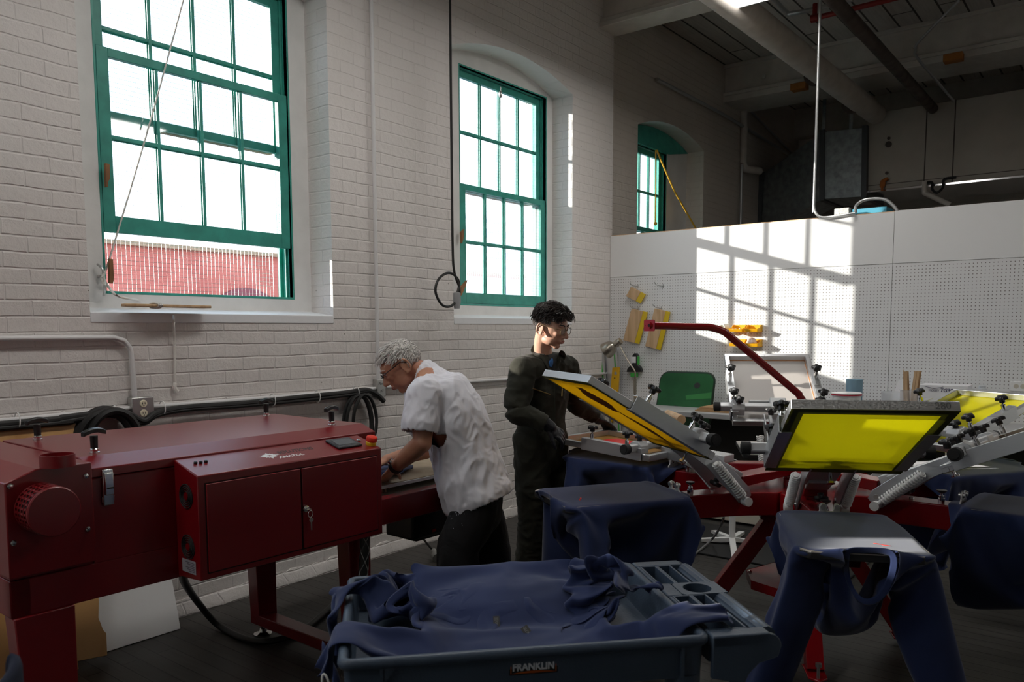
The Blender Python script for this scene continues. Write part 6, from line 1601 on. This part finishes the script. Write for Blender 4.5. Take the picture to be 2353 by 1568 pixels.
# yellow bins
yb = mat('orange_yellow_bin', (.86,.43,.004), .42)
bins = []
for (a,b_),lab in ((((1682,747),(1712,764)),'upper left yellow bin on the pegboard'),(((1716,747),(1747,764)),'upper right yellow bin on the pegboard'),(((1682,780),(1712,797)),'lower left yellow bin crossed by the red lamp arm'),(((1716,780),(1747,798)),'lower right yellow bin with a plastic bag in it')):
    A_, B_ = pg(*a,.05), pg(*b_,.05); y0,y1,z0,z1 = B_.y,A_.y,B_.z,A_.z
    t = thing('storage_bin', lab, 'bin', (XB-.05,(y0+y1)/2,z0), group='yellow bins on the pegboard'); w = .004; d = .115
    f = lambda x,y,z: (XB-x,y,z)
    side = [(0,z0+.004),(.10,z0+.004),(.105,z0+.012),(d,z0+(z1-z0)*.48),(.06,z0+(z1-z0)*.62),(.035,z1),(0,z1)]
    m_ = MB()
    for y in (y0,y1-w): m_.prism(side, y, y+w, lambda x,z,q: f(x,q,z))
    m_.box(f(0,y0+w,z0),f(w,y1-w,z1)).box(f(w,y0+w,z0+.004),f(.10,y1-w,z0+.008))
    m_.hexa([f(.098,y0+w,z0+.004),f(.098,y1-w,z0+.004),f(.103,y1-w,z0+.004),f(.103,y0+w,z0+.004),f(d-.004,y0+w,z0+(z1-z0)*.46),f(d-.004,y1-w,z0+(z1-z0)*.46),f(d,y1-w,z0+(z1-z0)*.46),f(d,y0+w,z0+(z1-z0)*.46)])
    obj('bin_body', m_, yb, t, bevel=.001)
    bins.append((y0,y1,z0,z1))
y0,y1,z0,z1 = bins[3]
bg_ = MB(); bg_.ball((XB-.06,(y0+y1)/2+.012,z0+(z1-z0)*.62),(.035,.036,.034),18,12)
me = wrinkle(bg_.mesh('plastic_bag', mat('clear_plastic_bag',(.80,.66,.60),.25), 180), lambda p: .008*folds(p, 40, (1,1,1), 1))
tag(link('plastic_bag', me), 'crinkled clear plastic bag in the lower right yellow bin', 'bag')
y0,y1,z0,z1 = bins[0]
random.seed(2)
sc2 = MB()
for k in range(9): sc2.ball((XB-.03-.05*random.random(), y0+.012+(y1-y0-.024)*random.random(), z0+.018+.012*random.random()), .007, 7, 5)
tag(obj('small_parts', sc2, M_['lamp_white']), 'small pale hardware lying in the upper left yellow bin', 'hardware', kind='stuff')
q = pg(1664,754,.05)
tp_ = thing('tape_roll', 'roll of clear tape hung left of the yellow bins', 'tape', q)
obj('tape', MB().lathe([(.026,-.028),(.036,-.028),(.036,.028),(.026,.028)], q, (-.9,.4,0), 28, False, False).lathe([(.026,.028),(.026,-.028)], q, (-.9,.4,0), 28, False, False), mat('clear_tape',(.72,.70,.62),.3), tp_)
# gooseneck lamp
nk = mat('brushed_nickel',(.42,.38,.32),.3,metal=1)
lp = thing('desk_lamp', 'brushed nickel desk lamp bent towards the brick corner', 'lamp', (6.2,pX(1460,905,6.2).y,bench_z))
LX = 6.2; lq = lambda x,y: pX(x,y,LX)
obj('stem', MB().tube([V((LX,lq(1459,905).y,bench_z+.02)),lq(1459,905),lq(1460,866)], .011, 12).cyl(lq(1459,905),lq(1459,872),.014), nk, lp)
obj('arm', MB().tube(spline([lq(1460,866),lq(1458,852),lq(1442,828),lq(1424,794),lq(1420,788)],6), .0065, 10), nk, lp)
obj('base', MB().lathe([(.085,0),(.085,.012),(.03,.022),(.014,.03)], (LX,lq(1459,905).y,bench_z), (0,0,1), 28), nk, lp)
a, b_ = lq(1424,785), lq(1386,800); ax = (b_-a)
sh_o = obj('lamp_shade', MB().lathe([(.0,-.012),(.030,-.012),(.032,.0),(.032,.05),(.022,.055),(.034,.066),(.058,.09),(.072,.13),(.076,.165),(.074,.165),(.069,.13),(.05,.09)], a, (ax.normalized()+V((0,0,-.25))), 32, True, False), nk, lp)
# black and green handheld tool on the board
q = pg(1459,836,.01); tl = thing('edge_tool', 'black and green angle tool with a white label hung below the squeegees', 'tool', q)
T2 = lambda px,py: pg(px,py,.03)
hb = MB(); a = T2(1457,852)
hb.prism([(T2(px,py).y,T2(px,py).z) for px,py in ((1441,855),(1443,848),(1448,842),(1455,836),(1463,836),(1470,842),(1474,848),(1475,855))], XB-.045, XB-.004, lambda y,z,x:(x,y,z))
obj('tool_body', hb, M_['black'], tl, bevel=.003)
gb = MB().prism([(T2(px,py).y,T2(px,py).z) for px,py in ((1455,838),(1455,818),(1459,812),(1463,812),(1466,818),(1466,838))], XB-.05, XB-.004, lambda y,z,x:(x,y,z)); go = obj('tool_grip', gb, M_['black'], tl, bevel=.004)
obj('white_label', MB().prism([(T2(px,py).y,T2(px,py).z) for px,py in ((1453.5,834),(1454,820),(1463.5,820),(1463.5,834))], XB-.052, XB-.050, lambda y,z,x:(x,y,z)), M_['paper'], go)
obj('green_strip', MB().prism([(T2(px,py).y,T2(px,py).z) for px,py in ((1464.5,838),(1464.5,818),(1467,820),(1467,838))], XB-.046, XB-.006, lambda y,z,x:(x,y,z)).prism([(T2(px,py).y,T2(px,py).z) for px,py in ((1450,857),(1450,866),(1465,867),(1465,857))], XB-.04, XB-.02, lambda y,z,x:(x,y,z)), mat('bright_green_plastic',(.05,.42,.06),.4), go)
# spirit level and guide rails in the corner
LX2 = 6.45; l2 = lambda x,y: pX(x,y,LX2)
lv = thing('spirit_level', 'yellow spirit level standing in the corner by the pegboard', 'level', (LX2, l2(1411,880).y, .80))
lvp = [(l2(px,py).y,l2(px,py).z) for px,py in ((1408.5,845),(1423.5,844),(1421,893),(1400,1003),(1384,1003),(1404,893))]
obj('level_body', MB().prism(lvp, LX2-.012, LX2+.012, lambda y,z,x:(x,y,z)), mat('yellow_level_paint',(.80,.45,.01),.4), lv, bevel=.002)
vi = MB().cyl((LX2-.0125,l2(1416,858).y,l2(1416,858).z),(LX2+.0125,l2(1416,858).y,l2(1416,858).z),.015,n=20); obj('vial_window', vi, mat('grey_vial',(.45,.46,.42),.3), lv)
obj('hang_hole', MB().cyl((LX2-.0128,l2(1414,869).y,l2(1414,869).z),(LX2+.0128,l2(1414,869).y,l2(1414,869).z),.007,n=14), M_['black'], lv)
bp_ = obj('wall_peg', MB().cyl((6.5,l2(1404,849).y,l2(1404,849).z),(6.55,l2(1404,849).y,l2(1404,849).z),.012), M_['lamp_white']); tag(bp_,'short white peg behind the top of the yellow level','peg')
RX = 6.44
for k,(pa,pb,w0,lab,gx) in enumerate((((1375,791),(1392,1005),.045,'narrow aluminium guide rail with green strips, nearest the brick wall',.0),((1389,791),(1398,1005),.13,'wide grey aluminium guide rail with a green strip, beside the yellow level',.0))):
    A_, B_ = pX(*pa,RX+.03*k), pX(*pb,RX+.03*k)
    rl = thing('guide_rail', lab, 'rail', B_, group='aluminium guide rails in the corner')
    y0 = A_.y; y1 = B_.y-.02; zt, zb = A_.z, B_.z
    H = lambda a,b,x0,x1: MB().hexa([(x0,y1-b,zb),(x0,y1-a,zb),(x1,y1-a,zb),(x1,y1-b,zb),(x0,y0-b,zt),(x0,y0-a,zt),(x1,y0-a,zt),(x1,y0-b,zt)])
    xx = RX+.03*k
    obj('rail_body', H(0,w0,xx-.006,xx+.006), M_['alu'], rl)
    for a in ((.012,) if k == 0 else (.10,)): obj('green_strip', H(a,a+.012,xx-.008,xx-.006), bpy.data.materials['bright_green_plastic'], rl)
# green mat leaning on the bench
GX = 6.30
gmat, nt, b = nodes('scuffed_green_plastic'); tc = N(nt,'TexCoord'); n = N(nt,'TexNoise', i_Scale=3.0, i_Detail=7.0); L(nt, tc.outputs['Object'], n.inputs['Vector'])
L(nt, ramp(nt, n.outputs['Fac'], [(.3,(.012,.10,.035)),(.6,(.03,.17,.06)),(.74,(.06,.26,.10))]), b.inputs['Base Color']); b.inputs['Roughness'].default_value = .32
cs_ = [(1520,856),(1642,859),(1628,985),(1502,985)]
C4 = [pX(*c,GX) for c in cs_]
def lean(u,v):   # bilinear on the board, rounded corners handled in the outline
    return (C4[3]*(1-u)+C4[2]*u)*(1-v) + (C4[0]*(1-u)+C4[1]*u)*v
Wm = (C4[1]-C4[0]).length; Hm = (C4[0]-C4[3]).length
out_m = [(x/Wm,y/Hm) for x,y in rrect(0,0,Wm,Hm,.075,6)]
gt_ = thing('green_panel', 'scuffed green plastic panel with rounded corners leaning on the pegboard', 'panel', C4[3])
obj('panel_body', MB().loft([[lean(u,v)+V((dx,0,0)) for u,v in out_m] for dx in (0,.022)]), gmat, gt_, bevel=.003)
obj('panel_edge', MB().tube([lean(u,v)+V((.012,0,0)) for u,v in out_m], .0125, 8, closed=True), mat('dark_green_edge',(.012,.035,.02),.5), gt_)
dk_ = mat('dark_grey_spot',(.035,.04,.04),.5)
spots = [((.71,.78),.055,.055),]
for (u,v),ru,rv in spots: obj('round_spot', MB().prism([(u+ru*cos(a),v+rv*.95*sin(a)) for a in [2*pi*i/24 for i in range(24)]], 0, 1, lambda x,y,z: lean(x,y)+V((-.0016*(1-z)-.0004,0,0))), dk_, gt_)
for poly in (((.18,.20),(.34,.42),(.42,.40),(.60,.20)),((.60,.24),(.74,.38),(.86,.36),(.90,.20),(.62,.18))):
    obj('dark_patch', MB().prism(list(poly), 0, 1, lambda x,y,z: lean(x,y)+V((-.0014*(1-z)-.0004,0,0))), dk_, gt_)
obj('light_scuff', MB().prism([(.52,.60),(.985,.66),(.985,.55),(.54,.52)], 0, 1, lambda x,y,z: lean(x,y)+V((-.0010*(1-z)-.0003,0,0))), mat('light_green_scuff',(.06,.30,.09),.3), gt_)
# cardboard, paper roll, ink tub, sticks, box, bottle cap, outlet
cd = mat('cardboard',(.45,.28,.14),.8)
q = pX(1635,947,6.1); 
for k,(lab) in enumerate(('bottom sheet of the cardboard stack right of the green panel','middle sheet of the cardboard stack right of the green panel','top sheet of the cardboard stack right of the green panel')):
    tag(obj('cardboard_sheet', MB().box((6.0+.01*k,q.y-.22+.012*k,bench_z+.001+.012*k),(6.35,q.y+.10-.015*k,bench_z+.012+.012*k)), cd, origin=(6.15,q.y,bench_z+.012*k)), lab, 'cardboard', 'cardboard sheets')
q = pX(1963,890,6.25)
rl = thing('paper_roll', 'blue paper towel roll standing on the bench', 'paper roll', (6.25,q.y,bench_z)); hz = pX(1963,872,6.25).z
obj('roll', MB().lathe([(.058,bench_z+.001),(.058,hz),(.056,hz+.002),(.022,hz+.002),(.022,hz-.03)], (6.25,q.y,0), (0,0,1), 36), mat('blue_paper',(.20,.33,.42),.85,bump=.3,bscale=90), rl)
q = pX(1945,908,6.0); zt = pX(1945,903,6.0).z
tb_ = thing('ink_tub', 'white ink tub with red ink on its lid, in front of the blue roll', 'tub', (6.0,q.y,bench_z))
obj('tub', MB().lathe([(.088,bench_z+.001),(.098,zt-.02)], (6.0,q.y,0), (0,0,1), 36), M_['lamp_white'], tb_)
li = obj('lid', MB().lathe([(.102,zt-.022),(.104,zt-.018),(.104,zt-.002),(.10,zt+.002),(.097,zt-.001),(0,zt-.001)], (6.0,q.y,0), (0,0,1), 40), M_['lamp_white'], tb_)
obj('red_smear', MB().lathe([(.1045,zt-.017),(.1048,zt-.012),(.1045,zt-.006)], (6.0,q.y,0), (0,0,1), 40, False, False), mat('red_ink',(.55,.02,.05),.4), li)
q = pX(2090,915,6.0); zt = pX(2090,896,6.0).z; tub = glass_mat('frosted_tub', (.9,.9,.92), .1, .4, .45)
bt_ = thing('plastic_tub', 'frosted plastic tub full of wooden stir sticks', 'tub', (6.0,q.y,bench_z))
obj('tub', MB().lathe([(.05,bench_z+.001),(.062,zt-.005),(.067,zt-.004),(.067,zt)], (6.0,q.y,0), (0,0,1), 32, True, False), tub, bt_)
random.seed(4)
tops = [(2076,850)]+[(2078+1.8*k,854) for k in range(5)]+[(2104+2.2*k,853) for k in range(6)]
for k,(px,py) in enumerate(tops):
    a = pX(px,py,6.0+.012*(k%3)); bq = V((6.0+.01*(k%3)-.01, q.y+(.030-.0075*k if k<6 else .004-.006*(k-6)), bench_z+.006))
    d = (a-bq).normalized(); s_ = d.cross(V((1,0,0))).normalized()*.0075; n_ = V((1,0,0))*.0011
    if k == 0: s_ *= .25
    tag(obj('stir_stick', MB().hexa([bq+s_-n_,bq-s_-n_,bq-s_+n_,bq+s_+n_,a+s_-n_,a-s_-n_,a-s_+n_,a+s_+n_]), M_['wood'], origin=bq), 'pale wooden stir stick in the left-leaning bundle in the frosted tub' if k<6 else 'pale wooden stir stick in the right-leaning bundle in the frosted tub', 'stir stick', 'stir sticks in the tub, left bundle' if k<6 else 'stir sticks in the tub, right bundle')
q = pX(2048,910,6.05); zt = pX(2048,901,6.05).z
tub2 = obj('plastic_tub', MB().lathe([(.05,bench_z+.001),(.066,zt-.005),(.07,zt)], (6.05,q.y,0), (0,0,1), 30, True, False), tub); tag(tub2,'wide frosted plastic tub with an orange label left of the stir sticks','tub')
a = pX(2068,876,6.2); tag(obj('paper_slip', MB().hexa([(6.2,a.y+.09,bench_z+.02),(6.2,a.y-.03,bench_z+.02),(6.203,a.y-.03,bench_z+.02),(6.203,a.y+.09,bench_z+.02),(6.24,a.y+.02,a.z+.0),(6.24,a.y-.04,a.z+.02),(6.243,a.y-.04,a.z+.02),(6.243,a.y+.02,a.z)]), M_['paper']), 'white printed slip leaning behind the tub of sticks', 'paper')
a, b_ = pX(2113,884,6.3), pX(2205,895,6.3)
bx_ = thing('carton', 'long white carton with dark lettering on the bench behind the sticks', 'box', (6.4,(a.y+b_.y)/2,bench_z))
obj('carton_body', MB().box((6.3,b_.y-.05,bench_z+.001),(6.5,a.y,a.z)), M_['paper'], bx_, bevel=.002)
bl_ = mat('dark_carton_print',(.05,.05,.12),.6)
TMx = lambda y,z: Matrix(((0,0,-1,6.2985),(-1,0,0,y),(0,1,0,z),(0,0,0,1)))
lp_ = pX(2146,898,6.3); me = text_mesh('MOSEY', .022, TMx(lp_.y,lp_.z), .0002); me.materials.append(bl_); link('lettering', me, bx_)
lp_ = pX(2174,898,6.3); me = text_mesh('TG30', .034, TMx(lp_.y,lp_.z), .0002, shear=.25, bold=.0006); me.materials.append(bl_); link('lettering', me, bx_)
lp_ = pX(2146,892,6.3); obj('swoosh', MB().tube([V((6.2985,lp_.y+.06-.12*k/10,lp_.z+.014*abs(2*k/10-1)-.004)) for k in range(11)], .0015, 5), bl_, bx_)
q = pX(2257,888,6.4); tag(obj('bottle_cap', MB().lathe([(.03,bench_z+.0),(.03,q.z-.02),(.022,q.z-.014),(.022,q.z+.004),(.02,q.z+.006)], (6.4,q.y,0), (0,0,1), 24), mat('pale_grey_bottle',(.55,.58,.62),.4)), 'pale grey bottle with a cap on the bench near the right edge', 'bottle')
q = pg(2343,890); wo = thing('wall_outlet', 'white wall outlet plate at the right edge of the pegboard', 'outlet', q)
obj('plate', MB().box((XB-.006,q.y-.057,q.z-.03),(XB,q.y+.057,q.z+.04)), M_['lamp_white'], wo, bevel=.003)
obj('socket', MB().cyl((XB-.0075,q.y-.02,q.z+.005),(XB-.006,q.y-.02,q.z+.005),.016,n=18).cyl((XB-.0075,q.y+.02,q.z+.005),(XB-.006,q.y+.02,q.z+.005),.016,n=18), M_['cream'], wo)
# wooden roller glimpsed behind the orange screen
a, b_ = pX(1535,952,4.6), pX(1566,965,4.4)
tag(obj('wooden_roller', MB().cyl(a,b_,.028,n=22), M_['wood'], origin=a), 'pale wooden roller behind the raised orange screen', 'roller')

# ================================================================= floor things
mt = obj('black_floor_sheet', MB().box((4.95,1.30,.0005),(5.75,3.05,.014)), M_['blackmat'], bevel=.004, origin=(5.35,2.2,0)); tag(mt,'thin black sheet on the floor behind the press','mat')  # flat black sheet over the dark area of the floor
sb_ = thing('pedestal_stand', 'white star-footed pedestal stand on the black floor sheet behind the press', 'stand', (5.15,2.17,.014))
c = pZ(1682,1236,.06); 
obj('pole', MB().cyl((c.x,c.y,.04),(c.x,c.y,.56),.022), M_['lamp_white'], sb_)
for px,py in ((1612,1241),(1722,1244),(1690,1292),(1640,1222),(1705,1224)):
    e_ = pZ(px,py,.03); d = (e_-V((c.x,c.y,.03))); d = d.normalized()*min(.42,d.length) if d.length > 1e-3 else V((.3,0,0)); n_ = d.normalized().cross(UZ)*.02
    b0 = V((c.x,c.y,.05)); e2 = b0+d+V((0,0,-.018))
    obj('leg', MB().hexa([b0+n_-V((0,0,.015)),b0-n_-V((0,0,.015)),e2-n_-V((0,0,.012)),e2+n_-V((0,0,.012)),b0+n_+V((0,0,.015)),b0-n_+V((0,0,.015)),e2-n_+V((0,0,.008)),e2+n_+V((0,0,.008))]), M_['lamp_white'], sb_)
cb_ = pZ(1660,1185,.5)
tag(obj('grey_cable', MB().tube(spline([pD(1664,1168,4.9),pD(1660,1200,4.8),pZ(1640,1235,.08),pZ(1608,1265,.02),pZ(1585,1280,.02)],8), .008, 8), mat('grey_cable_jacket',(.22,.22,.22),.5)), 'thin grey cable hanging under the press arm to the floor', 'cable')
q0 = DM@V((.30,-.70,.65)); fp = pZ(1002,1275,.03)
fc_ = thing('foot_switch', 'metal plug end of a thin cord lying behind the white-haired person', 'plug', fp)
obj('cord', MB().tube(spline([pY(938,1188,3.1),pY(960,1222,3.0),pZ(988,1258,.07),pZ(998,1268,.05)],6), .0065, 8), M_['cable'], fc_)
d = (pZ(1004,1283,.03)-pZ(996,1266,.05)).normalized()
obj('plug', MB().cyl(pZ(996,1266,.05),pZ(1003,1278,.035),.018).cyl(pZ(1001,1276,.04),pZ(1005,1283,.03),.032), mat('grey_plug_body',(.25,.25,.24),.5), fc_)
q = pZ(1752,1515,.0); tag(obj('blue_scrap', MB().loft([[(q.x+.022*cos(a),q.y+.012*sin(a),.0005) for a in [2*pi*i/9 for i in range(9)]],[(q.x+.016*cos(a),q.y+.010*sin(a),.010+.006*sin(3*a)) for a in [2*pi*i/9 for i in range(9)]]]), mat('blue_scrap',(.01,.12,.32),.6)), 'tiny blue scrap on the floor beside the cart handle', 'scrap')
a = pZ(746,1560,.62); wl = [pD(742,1600,1.75),pD(740,1560,1.75),pD(744,1550,1.75),pD(751,1558,1.75),pD(756,1575,1.75),pD(760,1610,1.75)]
tag(obj('cord_loop', MB().tube(spline(wl,6), .0025, 7), M_['lamp_white'], origin=wl[1]), 'loop of thin white cord at the bottom edge left of the cart', 'cord')
# dark garment close to the camera at the left edge
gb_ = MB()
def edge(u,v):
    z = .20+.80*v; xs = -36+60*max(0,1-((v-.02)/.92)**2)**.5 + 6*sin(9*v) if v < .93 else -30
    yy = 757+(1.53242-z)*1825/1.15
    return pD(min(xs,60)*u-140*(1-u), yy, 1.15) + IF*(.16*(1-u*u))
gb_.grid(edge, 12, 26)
tag(obj('navy_garment', gb_, cloth_mat('shade_darkened_navy_cloth',(.007,.010,.026),sheen=.05), solid=.02, sub=1, origin=pD(0,1400,1.2)), 'dark navy garment close to the camera in the lower left corner', 'garment')  # navy made darker in the colour itself for the shadow around it
